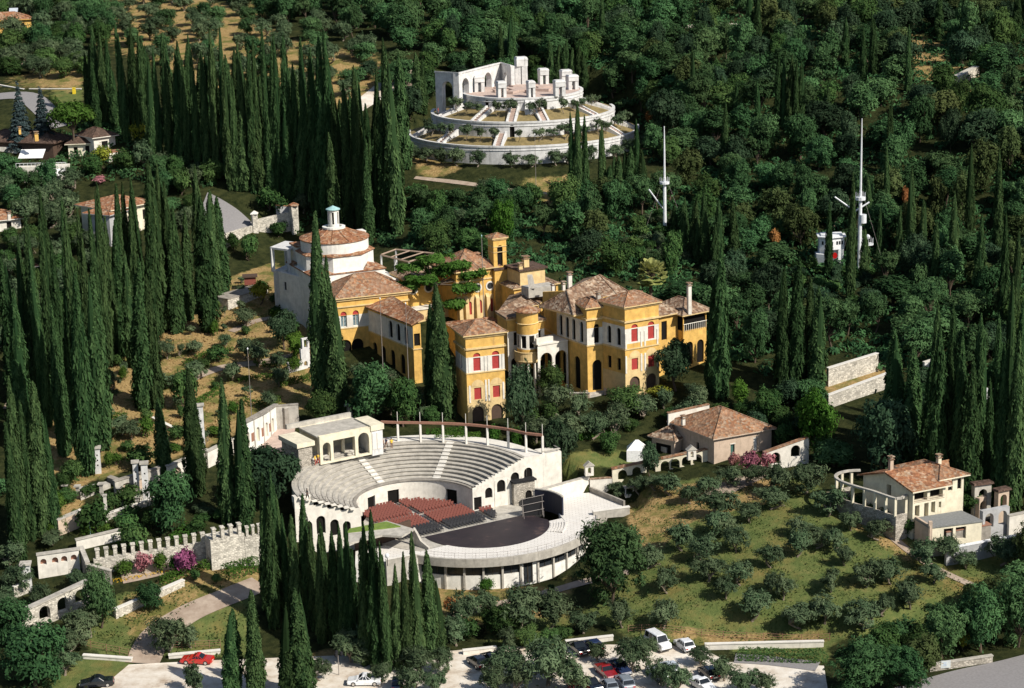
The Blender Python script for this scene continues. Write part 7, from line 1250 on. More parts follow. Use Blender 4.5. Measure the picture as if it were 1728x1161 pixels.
cyps([(930,70,150,12),(940,78,150,11),(955,70,150,12),(965,85,150,11),(976,80,150,13),(987,95,152,11),(945,90,148,10),(860,30,120,12),(845,45,120,10),(1243,140,215,10),(1252,150,215,9),(1280,142,230,10),(1313,95,215,11),(1322,100,215,9),(1332,98,217,10),(1343,105,218,9),(1353,110,214,9),(1392,155,212,8),(1398,150,212,8),(1222,130,190,8)], 'slim distant cypress in the woods behind the mausoleum', 'slim distant cypresses')
cyps([(1137,345,425,16),(1155,335,430,18),(1178,368,445,18),(1190,328,452,22),(1213,340,460,18),(1240,340,455,20),(1205,380,470,16),(1170,340,440,14)], 'cypress in the wood between the tall mast and the palm', 'cypresses near the tall mast')
cyps([(1215,425,672,34),(1203,470,668,28)], ['tall cypress right beside the dark wooden loggia', 'cypress half hidden behind the tall one by the wooden loggia'], None)
cyps([(1343,440,665,34),(1380,490,668,30),(1320,458,665,28),(1366,470,650,22)], 'cypress in the group left of the pale rubble walls', 'cypresses left of the rubble walls')
cyps([(1515,560,765,38),(1545,585,775,36),(1590,555,835,34),(1605,590,835,28),(1625,570,840,30),(1642,612,855,36),(1675,642,835,20),(1700,590,855,34),(1720,570,860,32),(1570,600,800,30),(1690,540,800,26),(1650,540,790,26),(1610,520,770,26),(1660,560,820,24),(1728,520,820,30),(1578,520,740,22),(1710,480,760,26)], 'cypress in the dark stand behind the cream country house', 'cypresses behind the country house')
cyps([(1438,300,505,14),(1400,345,470,10),(1470,300,400,12),(1486,352,445,9),(1518,350,450,9),(1540,290,440,12),(1560,340,450,10),(1612,330,470,14),(1700,370,570,18),(1716,395,600,18),(1460,390,470,12),(1655,370,520,14),(1580,380,500,12),(1500,250,380,10),(1640,250,400,12),(1690,260,420,12)], 'thin cypress in the dark wood around the ship bridge', 'thin cypresses by the ship bridge')

# single trees and shrubs that stand out
def one(kind, lst):
    for x, by, top, w, lab in lst: by_px(kind, x, by, top, w, lab, {'olive_tree': 'olive tree', 'shrub': 'shrub', 'clipped_bush': 'bush', 'fan_palm': 'palm'}.get(kind, 'shrub' if 'shrub' in kind or 'bush' in kind or 'creeper' in kind else 'tree'))
one('robinia', [(1032, 1022, 870, 142, 'big leafy tree right of the theatre terrace hiding its end'), (1452, 1175, 1078, 120, 'broad brownish green tree at the bottom edge left of the asphalt road'), (1525, 1170, 1090, 90, 'leafy tree at the bottom edge nearest the asphalt road'), (1590, 1112, 1020, 84, 'leafy tree behind the notice panel wall'), (1655, 1100, 990, 104, 'broad leafy tree above the roadside rubble wall'), (1718, 1092, 968, 96, 'tall leafy tree at the right picture edge above the road')])
one('oak', [(628, 716, 606, 100, 'large green tree below the gallery wing'), (292, 896, 792, 88, 'leafy green tree below the slotted stone pillars'), (172, 1060, 955, 62, 'tall dense green tree beside the freestanding three-arched wall'), (255, 1030, 982, 52, 'round dark tree against the ivy-hung rubble wall'), (186, 60, 14, 30, 'leafy tree topping the cypresses on the hill'), (20, 1090, 1010, 80, 'leafy tree at the lower left corner'), (60, 1160, 1050, 110, 'big dark leafy tree filling the lower left corner'), (850, 400, 330, 60, 'leafy tree right below the mausoleum path'), (930, 1000, 985, 14, 'small tree at the terrace foot')])
one('holm_oak', [(457, 862, 742, 116, 'dark round evergreen oak left of the seating tiers'), (1492, 802, 664, 112, 'huge dark evergreen oak right of the bright green tree'), (1140, 660, 568, 74, 'dark evergreen tree right of the yellow east wing'), (880, 740, 612, 64, 'dark conifer-like tree right of the yellow tower block'), (1097, 806, 742, 42, 'dark tree between the tent and the pink farmhouse'), (945, 800, 700, 70, 'dark tree behind the end wall of the theatre'), (930, 830, 740, 56, 'dark shrubby tree beside the theatre end wall'), (480, 590, 520, 60, 'dark bush tree at the edge of the dry slope')])
one('lime_tree', [(1376, 772, 656, 92, 'bright fresh green tree right of the pink farmhouse'), (850, 420, 335, 46, 'light green tree behind the bell tower'), (1250, 690, 640, 40, 'light green shrub tree behind the pink farmhouse'), (500, 610, 560, 40, 'bright green bush at the edge of the dry slope'), (470, 310, 250, 50, 'bright green tree beside the garden lodge')])
one('laurel', [(680, 720, 632, 70, 'green laurel left of the villa cypress pair'), (545, 720, 660, 60, 'green shrub tree behind the stone canopy'), (1290, 720, 650, 62, 'yellowish clipped tree behind the pink farmhouse'), (928, 674, 612, 52, 'dark laurel before the white terrace arches'), (1060, 700, 650, 80, 'green shrub tree before the east wing corner'), (1635, 870, 828, 60, 'bright green shrub right of the cream country house'), (1695, 866, 835, 34, 'small green shrub by the tall stone gate'), (1035, 466, 402, 70, 'green tree behind the brown roof of the villa')])
by_px('umbrella_pine', 126, 262, 178, 78, 'bright green umbrella pine above the dark roofs on the left', 'pine'); by_px('stone_pine', 738, 548, 430, 132, 'layered pine spreading before the round-windowed hall', 'pine')
by_px('blue_spruce', 38, 250, 150, 44, 'blue-grey spruce nearest the left edge, left of two', 'spruce', None, 0); by_px('blue_spruce', 76, 248, 155, 44, 'blue-grey spruce next to the umbrella pine, right of two', 'spruce', None, 1)
by_px('fan_palm', 1098, 545, 440, 56, 'yellow-green fan palm rising behind the villa roof', 'palm')
one('magenta_bush', [(316, 972, 928, 44, 'magenta bougainvillea against the battlement wall'), (1266, 800, 768, 8, 'small magenta climber on the terrace of the pink farmhouse')])
one('pink_bush', [(244, 970, 935, 36, 'pale pink flowering bush against the battlement wall'), (168, 312, 298, 26, 'pink flowering tree above the pink-roofed house'), (1238, 792, 766, 24, 'dusty pink climber below the green shutter'), (1296, 796, 766, 32, 'reddish pink climber at the right corner of the pink farmhouse')])
one('purple_creeper', [(1268, 801, 764, 34, 'dusky purple creeper on the terrace of the pink farmhouse')])
one('rusty_shrub', [(1305, 425, 390, 30, 'rust brown shrub in the dark wood'), (1100, 215, 190, 26, 'rust brown shrub right of the mausoleum'), (762, 1040, 1010, 34, 'rust brown shrub at the foot of the theatre'), (1528, 360, 320, 22, 'rusty brown shrub below the upper right woods')])
one('yellow_shrub', [(1626, 1100, 1070, 26, 'yellow leaved shrub by the roadside wall'), (1110, 675, 652, 44, 'yellow green shrub below the east wing'), (440, 515, 478, 40, 'yellow creeper on the low rubble store'), (175, 285, 250, 34, 'yellow green bush below the white house'), (240, 250, 205, 30, 'yellow green bush left of the cypress wood')])
OL = 'olive tree on the grassy slope below the cream country house'
def olives(lst, lab, grp):
    for x, by, w in lst: by_px('olive_tree', x, by, by - w * rs.uniform(.78, 1.0), w * rs.uniform(1.0, 1.25), lab, 'olive tree', grp)
olives([(1150,930,56),(1188,948,50),(1205,905,50),(1242,932,52),(1228,906,44),(1265,882,48),(1270,1048,62),(1248,988,46),(1196,982,52),(1300,958,46),(1346,940,50),(1378,926,50),(1350,906,40),(1322,1012,50),(1350,1062,62),(1392,1052,54),(1402,1000,46),(1456,1062,64),(1462,992,56),(1502,987,52),(1536,1028,56),(1482,912,48),(1436,896,46),(1398,872,62),(1425,955,44),(1300,1000,40),(1410,930,42),(1560,960,64),(1600,948,56),(1576,985,40),(1690,955,60),(1630,960,40),(1225,1010,40),(1490,1040,44)], OL, 'olive trees of the slope')
olives([(1300,860,52),(1312,836,62),(1360,834,62),(1216,872,62),(1195,842,48),(1045,838,38),(1078,834,40),(1130,836,46),(1105,828,36),(1228,820,44),(1270,820,40),(1165,850,36)], 'olive tree by the arched garden wall under the pink farmhouse', 'olive trees by the garden wall')
olives([(1125,1002,50),(1120,1062,56),(1092,960,54),(880,1068,84),(925,1066,76),(785,1058,62),(820,1040,50),(985,1070,54),(770,1090,62),(860,1098,50),(1050,1060,50)], 'olive tree between theatre and car park', 'olive trees above the car park')
olives([(925,1158,104),(1068,1134,72),(1142,1172,64),(1115,1158,52),(850,1150,72),(965,1170,70),(1290,1168,40),(1010,1118,36),(1090,1110,40),(1222,1150,44),(620,1122,52),(695,1168,62),(748,1138,50),(540,1150,44),(1256,1172,54),(1182,1124,42),(830,1172,54),(330,1172,54),(592,1118,62),(700,1140,64),(655,1094,56),(735,1168,46),(880,1172,60),(640,1152,44)], 'olive tree standing in the car park', 'olive trees in the car park')
olives([(285,1100,84),(322,1094,44)], 'dark olive beside the path gate on the lower lawn', 'olives by the path gate'); olives([(140,1082,66),(118,1100,50),(30,1000,56),(15,960,56),(130,995,40),(70,1030,46),(10,1040,50),(110,1140,50),(160,985,36)], 'olive tree at the freestanding arcade on the lower left', 'olive trees on the lower left')
olives([(282,606,40),(332,642,42),(416,552,44),(436,618,48),(392,642,42),(455,692,40),(472,652,42),(302,658,40),(205,735,40),(266,668,44),(412,606,38),(186,660,40),(222,742,36),(330,600,30),(470,625,34),(380,585,26),(182,712,34),(298,690,28)], 'small olive tree on the dry garden slope', 'olive trees on the dry slope')
olives([(650,655,44),(610,650,40),(700,690,44),(660,700,50),(940,700,58),(960,742,60),(1000,742,58),(1040,735,60),(980,705,46),(905,745,50),(1085,705,46),(1120,690,40),(1170,680,44),(1165,720,52)], 'olive tree in the garden before the villa', 'olive trees before the villa')
for rad, n, z0, lab in ((16.6, 13, 45.7, 'small olive on the upper garden bed of the mausoleum'), (23.0, 17, 41.2, 'small olive on the lower garden bed of the mausoleum')):
    for i in range(n):
        a = R(200 + (i + rs.uniform(-.3, .3)) * 160 / n); put('young_olive', (MAU[0] + rad * math.cos(a), MAU[1] + rad * math.sin(a), z0 - .2), rs.uniform(2.6, 3.8), rs.uniform(3.0, 4.4), lab, 'olive tree', 'olives on the %s bed' % ('upper' if rad < 20 else 'lower'))
for i in range(15): a = R(205 + i * 9.5 + rs.uniform(-3, 3)); x, y = MAU[0] + 29.5 * math.cos(a), MAU[1] + 29 * math.sin(a); put('olive_tree', (x, y, gz(x, y) - .1), rs.uniform(3, 4.6), rs.uniform(4, 5.5), 'olive tree at the foot of the mausoleum', 'olive tree', 'olives at the mausoleum foot')
one('clipped_bush', [(98, 868, 832, 34, 'large dark clipped bush left of the grey terrace'), (128, 884, 862, 20, 'clipped bush right of the large dark one'), (108, 898, 872, 18, 'clipped bush below the large dark one'), (88, 905, 884, 17, 'clipped bush closest to the lower left cypresses'), (248, 737, 706, 32, 'round clipped bush on the dry slope'), (198, 785, 766, 24, 'clipped bush above the slotted stone pillars'), (835, 762, 722, 24, 'pale green clipped cone behind the pergola beam, left of two'), (872, 768, 726, 26, 'green clipped bush behind the pergola beam, right of two'), (965, 838, 818, 14, 'potted bush on the theatre platform'), (210, 972, 948, 34, 'dark round bush before the battlement wall'), (272, 965, 935, 30, 'dark bush between the pink and magenta flowers'), (296, 968, 940, 26, 'olive green bush touching the magenta flowers'), (820, 1002, 978, 34, 'bright green bush at the foot of the theatre wall'), (342, 782, 750, 24, 'clipped bush beside the tall bright white pillar')])
one('shrub', [(240, 790, 755, 60, 'wide green shrub above the arcaded terrace wall'), (330, 735, 690, 40, 'green shrub below the dry slope path'), (310, 690, 628, 50, 'tall shrub on the dry slope behind the full cypress'), (370, 610, 585, 40, 'green shrub by the slope path'), (212, 900, 870, 50, 'leafy shrub below the stone terrace'), (225, 935, 890, 50, 'leafy shrub beside the clipped hedge'), (160, 900, 850, 60, 'pale leafy shrub below the stone posts'), (395, 425, 395, 26, 'shrub growing on the road wall'), (420, 440, 400, 36, 'creeper hanging on the road wall'), (470, 400, 375, 36, 'dark shrub before the gate wall'), (490, 510, 465, 50, 'shrub at the shaded foot of the domed building'), (330, 980, 962, 24, 'small shrub below the hedge'), (365, 985, 968, 22, 'small dark shrub by the path'), (978, 646, 628, 24, 'green shrub by the garden stairway'), (1215, 700, 680, 34, 'shrub beside the wooden loggia garden'), (895, 715, 690, 40, 'shrub under the dark conifer-like tree'), (1075, 1095, 1075, 26, 'shrub above the white van')])
# hedges: clipped blocks of leaves
def hedge(pts, h, w, lab, mat='f_hedge', name='hedge', merl=False, dens=42):
    ln = [V(p)[:2] for p in smooth_line(pts, .8)]; c, nn, n_ = [], [], 0
    for a, b in zip(ln, ln[1:]):
        L_ = np.linalg.norm(b - a); e = (b - a) / (L_ + 1e-9); nr = np.array([-e[1], e[0]]); k = int(L_ * dens * (2 * h + w) / 1.5) + 1; t = rs.uniform(0, 1, k); face = rs.choice(3, k, p=[h / (2 * h + w)] * 2 + [w / (2 * h + w)]); z0 = gz(*((a + b) / 2)); hh = h + (.7 if merl and int(len(c) / 3) % 2 else 0)
        off = np.where(face == 0, -w / 2, np.where(face == 1, w / 2, rs.uniform(-w / 2, w / 2, k))) + rs.normal(0, .05, k); z = np.where(face == 2, hh, rs.uniform(0, hh, k)) + rs.normal(0, .05, k)
        p = a + (b - a) * t[:, None] + nr * off[:, None]; c.append(np.column_stack([p, z0 + z])); nv = np.where((face == 2)[:, None], np.array([0, 0, 1.]), np.column_stack([nr[0] * np.sign(off), nr[1] * np.sign(off), np.full(k, .15)])); nn.append(nv)
    c, nn = np.vstack(c), np.vstack(nn) + rs.normal(0, .3, (sum(map(len, c)), 3)) if False else np.vstack(nn); nn = nn + rs.normal(0, .3, nn.shape); o = bpy.data.objects.new(name, leaf_mesh(name, leaf_arrays(c, nn, .2 * rs.uniform(.7, 1.4, len(c)), 1.3), mat)); COL.objects.link(o); tag(o, lab, 'hedge', None, 'thing'); placed.extend((p[0], p[1], 2.5) for p in ln); return o
hedge([G(272, 988), G(300, 976), G(330, 966), G(362, 955)], 1.3, 1.0, 'clipped hedge with notched top along the path under the flowers', merl=True); hedge([G(378, 976), G(410, 968), G(436, 960)], 1.8, 2.0, 'broad clipped hedge below the battlement tower')
hedge([G(138, 900), G(165, 905), G(186, 902)], 1.5, 1.2, 'clipped hedge behind the white scalloped wall'); hedge([G(188, 896), G(205, 915), G(222, 922)], 1.2, 2.2, 'wide sloping hedge left of the leafy shrubs'); hedge([G(290, 920), G(308, 905), G(322, 890)], 1.0, 2.0, 'sloping bright hedge left of the battlement tower')
hedge([G(470, 652), G(498, 646), G(526, 640)], 1.0, 1.2, 'long low hedge below the broken white wall'); hedge([G(400, 646), G(430, 640), G(468, 638)], .8, 1.0, 'low hedge in the middle of the dry slope'); hedge([G(408, 680), G(440, 686), G(470, 676)], .9, 1.4, 'dark hedge above the curved niche wall'); hedge([G(310, 618), G(350, 600), G(395, 594)], .8, 1.0, 'thin hedge along the upper dry slope'); hedge([G(180, 706), G(215, 708)], 1., 1.0, 'dark hedge under the broad slope cypress'); hedge([G(320, 690), G(345, 676), G(368, 662)], .9, 1.2, 'short hedge behind the full cypress'); hedge([G(430, 616), G(460, 618), G(500, 610)], .9, 1.0, 'short hedge near the broken white wall')
hedge([G(720, 738), G(760, 736), G(788, 734)], 1.3, 1.0, 'upper straight hedge behind the pergola beam'); hedge([G(736, 746), G(770, 744), G(812, 746)], 1.2, 1.0, 'lower straight hedge behind the pergola beam'); hedge([G(975, 742), G(1010, 738), G(1035, 736)], .9, 1.0, 'low hedge in the garden right of the theatre')
hedge([G(1245, 1110), G(1300, 1112), G(1360, 1114), G(1392, 1112)], 1.0, 2.6, 'thick green hedge below the long low white wall', 'f_bush'); hedge([G(88, 168), G(100, 182), G(108, 196)], 1.0, 1.4, 'clipped hedge beside the far left asphalt road')
fl = hedge([G(190, 982), G(240, 974), G(300, 962), G(345, 952)], .3, .6, 'strip of yellow flowers along the battlement path', 'f_gold', 'flower_bed', dens=16)

# woods: every tree its own object where it can be told apart
def fill(poly, step, kinds, hr, wr, lab, grp, gap=.75, avoid=(), maxn=300, jit=.45):
    pts = [G(*p)[:2] for p in poly]; xs_ = [p[0] for p in pts]; ys_ = [p[1] for p in pts]; n = 0
    y = min(ys_)
    cand = []
    while y < max(ys_):
        x = min(xs_) + rs.uniform(0, step)
        while x < max(xs_): cand.append((x + rs.uniform(-jit, jit) * step, y + rs.uniform(-jit, jit) * step)); x += step
        y += step * .9
    c = np.array(cand); ok = inpoly(c[:, 0], c[:, 1], pts); c = c[ok]; z = ground(c[:, 0], c[:, 1])
    for (x, y), zz in zip(c, z):
        px, py = seen((x, y, zz))
        if any(inpoly(np.array([px]), np.array([py]), a)[0] for a in avoid): continue
        pl = np.array(placed); w = rs.uniform(*wr)
        if ((pl[:, 0] - x) ** 2 + (pl[:, 1] - y) ** 2 < (gap * (pl[:, 2] * .35 + w * .35)) ** 2).any(): continue
        if n >= maxn: break
        k = kinds[rs.randint(len(kinds))]; n += 1; hh = rs.uniform(*hr)
        if k == 'cypress' and hr[1] < 13: hh, w = rs.uniform(11, 16), rs.uniform(1.6, 2.3)
        put(k, (x, y, zz - .15), hh, w, '%s %s' % ({'acacia': 'feathery light acacia', 'hornbeam': 'upright leafy tree', 'autumn_oak': 'brownish oak', 'oak': 'leafy green tree', 'holm_oak': 'dark evergreen oak', 'lime_tree': 'light green tree', 'laurel': 'mid green leafy tree', 'olive_tree': 'grey-green olive', 'shrub': 'green shrub', 'young_olive': 'small airy olive', 'clipped_bush': 'clipped round bush', 'cypress': 'cypress', 'yellow_shrub': 'yellowish shrub'}[k], lab), {'olive_tree': 'olive tree', 'young_olive': 'olive tree', 'clipped_bush': 'bush', 'shrub': 'shrub', 'yellow_shrub': 'shrub', 'cypress': 'cypress'}.get(k, 'tree'), '%s %s' % (k.replace('_', ' '), grp))
    return n
cnts = {}
BR = [(1335,432),(1490,432),(1500,530),(1340,530)]; M1 = [(1050,372),(1160,372),(1160,450),(1050,450)]; PM = [(1060,475),(1140,475),(1140,570),(1060,570)]; RK = [(1530,60),(1600,70),(1610,110),(1670,120),(1660,180),(1560,150)]
cnts['right'] = fill([(1120,540),(1190,520),(1290,640),(1400,610),(1560,640),(1760,640),(1760,330),(1400,300),(1100,310),(1020,345),(900,355),(860,410),(1000,445),(1080,475)], 5.6, ['oak', 'holm_oak', 'holm_oak', 'oak', 'laurel', 'acacia', 'hornbeam', 'oak', 'autumn_oak', 'acacia'], (5, 10.5), (5, 9), 'in the ravine wood around the masts', 'of the ravine wood', .8, [BR, M1, PM, [(1380,600),(1510,595),(1520,690),(1380,690)]])
cnts['far'] = fill([(1100,310),(1400,300),(1760,330),(1780,150),(1760,60),(1300,60),(900,60),(990,140),(1070,190),(1085,240)], 7.0, ['oak', 'holm_oak', 'laurel', 'oak', 'holm_oak', 'acacia', 'hornbeam', 'autumn_oak', 'cypress'], (6, 12), (5, 10), 'on the wooded hill right of the mausoleum', 'of the hill wood', .75, [RK])
cnts['cent'] = fill([(690,410),(690,330),(760,325),(900,345),(860,405),(850,440),(700,440)], 5.4, ['laurel', 'oak', 'olive_tree', 'acacia'], (4.5, 8), (5, 7.5), 'on the slope between villa and mausoleum', 'of the villa slope', .7)
cnts['topc'] = fill([(430,-6),(900,-10),(900,60),(980,110),(720,105),(660,80),(560,55),(440,40)], 7.2, ['oak', 'laurel', 'oak', 'holm_oak', 'acacia', 'hornbeam'], (6, 11), (5.5, 10), 'in the woods above the mausoleum', 'of the upper wood', .75)
cnts['topl'] = fill([(0,-10),(150,-10),(195,75),(150,100),(0,100)], 6.5, ['oak', 'olive_tree', 'laurel'], (5, 8.5), (6, 8.5), 'at the upper left behind the road', 'of the upper left', .75, [[(-30,40),(75,40),(75,74),(-30,74)]])
cnts['topl2'] = fill([(0,74),(130,80),(150,120),(140,138),(0,128)], 5.0, ['olive_tree', 'laurel', 'olive_tree'], (4, 6), (5.5, 7.5), 'above the far left asphalt road', 'above the left road', .7)
cnts['hill'] = fill([(190,0),(640,-5),(640,120),(600,180),(450,165),(330,140),(190,75)], 8.5, ['olive_tree', 'olive_tree', 'oak'], (4, 6.5), (5, 7.5), 'scattered over the dry hilltop', 'of the dry hilltop', .9, [[(560,215),(640,130),(700,110),(720,150),(640,190)]])
cnts['far2'] = fill([(880,60),(1300,60),(1760,62),(1760,-12),(880,-12)], 8.5, ['oak', 'holm_oak', 'laurel', 'acacia', 'autumn_oak'], (6, 11), (6, 11), 'at the very top of the wooded hill', 'of the hilltop wood', .75, [RK, [(1140,30),(1340,30),(1340,60),(1140,60)]])
cnts['cyl'] = fill([(150,215),(250,235),(420,300),(560,350),(690,400),(690,320),(640,270),(500,240),(400,200),(150,190)], 4.6, ['cypress'], (13, 20), (2.2, 3.0), 'crowded in the dark wood left of the mausoleum', 'of the dark wood', .6)
cnts['mid'] = fill([(0,292),(110,300),(215,272),(300,290),(430,335),(350,335),(330,330),(240,322),(130,385),(0,385)], 5.0, ['olive_tree', 'olive_tree', 'laurel', 'oak'], (4.5, 7), (5.5, 7.5), 'around the houses on the left', 'around the left houses', .75, [[(20,292),(120,290),(120,312),(20,312)], [(150,300),(270,290),(270,400),(150,420)]])
cnts['low'] = fill([(0,420),(130,400),(190,450),(120,600),(0,620)], 5.5, ['olive_tree', 'laurel'], (4, 6.5), (5, 7), 'under the left cypress grove', 'under the left grove', .7)
cnts['vil'] = fill([(590,690),(700,680),(760,700),(770,720),(690,735),(600,725)], 3.6, ['laurel', 'shrub', 'olive_tree'], (2.2, 4), (3, 4.5), 'in the garden left of the tower block', 'of the tower garden', .7)
cnts['vil2'] = fill([(860,700),(930,690),(1060,700),(1130,690),(1200,690),(1280,700),(1340,720),(1340,760),(1200,720),(1110,745),(1090,770),(960,790),(920,770)], 4.4, ['laurel', 'shrub', 'olive_tree', 'holm_oak'], (2.2, 4.8), (3, 5), 'in the lower garden of the villa', 'of the lower garden', .75, [[(985,650),(1035,650),(1035,700),(985,700)], [(1080,725),(1215,725),(1215,800),(1080,800)], [(1050,750),(1095,750),(1095,780),(1050,780)]])
cnts['rmid'] = fill([(1280,640),(1380,690),(1390,760),(1440,770),(1560,760),(1560,800),(1440,800),(1330,770),(1300,720)], 5.0, ['holm_oak', 'holm_oak', 'oak'], (4, 7.5), (5, 7.5), 'between the pink farmhouse and the country house', 'of the middle wood', .7, [[(1390,600),(1510,600),(1510,700),(1390,700)]])
cnts['rr'] = fill([(1500,640),(1760,640),(1760,800),(1640,800),(1560,760)], 5.0, ['holm_oak', 'oak'], (3.5, 6), (4, 6), 'under the cypress stand at the right', 'under the right cypresses', .7)
cnts['rb'] = fill([(1400,1170),(1440,1100),(1540,1080),(1600,1010),(1760,960),(1760,1090),(1680,1105),(1600,1120),(1560,1180)], 4.8, ['oak', 'laurel', 'acacia', 'autumn_oak'], (5, 8), (5, 8), 'in the thicket beside the asphalt road', 'of the roadside thicket', .7)
cnts['br'] = fill([(1338,455),(1488,455),(1498,530),(1340,530)], 3.2, ['shrub', 'holm_oak'], (1.6, 3.2), (2.6, 4.2), 'in the low scrub before the ship bridge', 'before the ship bridge', .75)
one('laurel', [(845, 1078, 1018, 70, 'bright green bushy tree left of the dark cars above the car park'), (880, 1060, 1015, 46, 'green bush under the olives above the car park')])
cnts['br2'] = fill([(1055,378),(1155,378),(1155,445),(1055,445)], 3.4, ['shrub', 'olive_tree'], (1.8, 3.4), (2.8, 4.4), 'in the low scrub around the tall mast', 'around the tall mast', .75)
cnts['und'] = fill([(560,1110),(760,1100),(760,1060),(960,1040),(960,1075),(1000,1085),(780,1100),(740,1120)], 4.0, ['shrub', 'laurel'], (1.6, 3.6), (2.5, 4.5), 'in the scrub above the car park', 'of the car park scrub', .7)
cnts['lg'] = fill([(130,800),(260,860),(440,880),(440,930),(360,900),(230,930),(150,900),(80,930),(20,920)], 4.2, ['shrub', 'laurel', 'olive_tree'], (1.8, 4), (2.6, 4.6), 'among the walls of the left garden', 'of the left garden', .75)
cnts['rd'] = fill([(215,262),(430,300),(560,352),(540,392),(440,352),(330,322),(330,395),(270,395),(262,300)], 4.2, ['laurel', 'olive_tree', 'oak', 'shrub'], (3, 6), (4, 6.5), 'between the left houses and the road', 'by the left road', .7, [[(340,330),(450,330),(450,420),(340,420)]])
one('shrub', [(1440, 858, 838, 30, 'shrub against the colonnade base near its curve'), (1470, 872, 848, 34, 'shrub in the middle of the colonnade base'), (1500, 884, 858, 34, 'shrub below the last columns of the colonnade'), (1532, 905, 872, 36, 'leafy shrub at the corner of the flat-roofed annex')])
cnts['ml'] = fill([(-170,-10),(-5,-10),(-5,140),(-170,140)], 8, ['oak', 'olive_tree', 'laurel'], (5, 8), (6, 9), 'beyond the left picture edge, high up', 'beyond the upper left edge', .8)
cnts['ml2'] = fill([(-150,300),(-10,300),(-10,1100),(-150,1100)], 6.5, ['olive_tree', 'laurel', 'oak'], (4, 7), (5, 8), 'beyond the left picture edge, low down', 'beyond the lower left edge', .8)
cnts['mr'] = fill([(1765,-10),(1900,-10),(1900,1060),(1765,1060)], 8, ['oak', 'holm_oak', 'laurel'], (6, 10), (6, 9), 'beyond the right picture edge', 'beyond the right edge', .8)
cnts['dry'] = fill([(160,640),(230,560),(330,530),(410,470),(500,500),(520,640),(440,690),(340,760),(170,800),(70,800)], 5.6, ['shrub', 'young_olive', 'young_olive', 'clipped_bush'], (1.2, 2.8), (1.8, 3.2), 'dotted over the dry garden slope', 'of the dry slope', .9)
print('plants', cnts, len(placed))
for k_ in range(190):
    a_, r_ = R(rs.uniform(-40, 150)), rs.uniform(30, 50); x, y = MAU[0] + r_ * math.cos(a_), MAU[1] + r_ * math.sin(a_); pl = np.array(placed); w = rs.uniform(5, 8.5)
    if ((pl[:, 0] - x) ** 2 + (pl[:, 1] - y) ** 2 < (.25 * (pl[:, 2] + w)) ** 2).any(): continue
    k = ['oak', 'laurel', 'holm_oak', 'acacia', 'hornbeam'][rs.randint(5)]; put(k, (x, y, gz(x, y) - .2), rs.uniform(5, 8.5), w, {'oak': 'leafy green tree', 'laurel': 'mid green leafy tree', 'holm_oak': 'dark evergreen oak', 'acacia': 'feathery light acacia', 'hornbeam': 'upright leafy tree'}[k] + ' close behind the mausoleum rings', 'tree', k.replace('_', ' ') + ' behind the mausoleum')
# undergrowth of the woods, one mass
def scrub(poly, n, lab, hmax=1.6):
    pts = [G(*p)[:2] for p in poly]; a = np.array(pts); c = np.column_stack([rs.uniform(a[:, 0].min(), a[:, 0].max(), n * 2), rs.uniform(a[:, 1].min(), a[:, 1].max(), n * 2)]); c = c[inpoly(c[:, 0], c[:, 1], pts)][:n]; z = ground(c[:, 0], c[:, 1]); k = 34; r = rs.uniform(.7, hmax, len(c)); d = sph(len(c) * k); d[:, 2] = np.abs(d[:, 2]); q = np.repeat(np.column_stack([c, z]), k, 0) + d * np.repeat(r, k)[:, None] * (1.25, 1.25, .9)
    tone = np.clip(np.repeat(rs.uniform(.1, .8, len(c)), k) + rs.normal(0, .2, len(q)), 0, 1); o = bpy.data.objects.new('undergrowth', leaf_mesh('undergrowth', leaf_arrays(q, d + rs.normal(0, .4, d.shape), .5 * rs.uniform(.6, 1.4, len(q)), 1.4), 'f_oak', tone)); COL.objects.link(o); tag(o, lab, 'undergrowth', None, 'stuff')
scrub([(690,430),(690,320),(900,345),(1100,310),(1760,330),(1760,640),(1560,640),(1400,600),(1290,640),(1120,540)], 1500, 'dark undergrowth covering the floor of the ravine wood')
scrub([(880,-12),(1760,-12),(1760,330),(1100,310),(1070,190),(980,130)], 1500, 'undergrowth on the wooded hill behind the mausoleum', 2.0); scrub([(0,285),(430,330),(690,420),(600,250),(150,200),(0,285)], 600, 'undergrowth below the cypress wood on the left')

# grass: tufts over the mown slope and the dry garden
PATHS = [flat([(215,1130),(250,1072),(300,1034),(385,994),(450,970),(450,1010),(390,1026),(330,1060),(295,1092),(285,1130)]), flat([(290,655),(370,612),(440,602),(510,592),(510,610),(440,624),(370,634),(300,665)])]
def tufts(polys, n, mat, lab, h, name):
    cs = []
    for pl in polys:
        pts = [G(*p)[:2] for p in pl]; a = np.array(pts); c = np.column_stack([rs.uniform(a[:, 0].min(), a[:, 0].max(), n), rs.uniform(a[:, 1].min(), a[:, 1].max(), n)]); cs.append(c[inpoly(c[:, 0], c[:, 1], pts)])
    c = np.vstack(cs); f = np.sin(c[:, 0] * .9 + 2 * np.sin(c[:, 1] * .5)) + np.sin(c[:, 1] * 1.3 + c[:, 0] * .4) + rs.normal(0, .9, len(c)); c = c[f > .1]
    for pp_ in PATHS: c = c[~inpoly(c[:, 0], c[:, 1], pp_)]
    z = ground(c[:, 0], c[:, 1]); k = len(c); sz = h * rs.uniform(.5, 1.5, k); nor = rs.normal(0, 1, (k, 3)); nor[:, 2] = np.abs(nor[:, 2]) * .5
    o = bpy.data.objects.new(name, leaf_mesh(name, leaf_arrays(np.column_stack([c, z + sz * .35]), nor, sz, 1.0), mat)); COL.objects.link(o); tag(o, lab, 'grass', None, 'stuff')
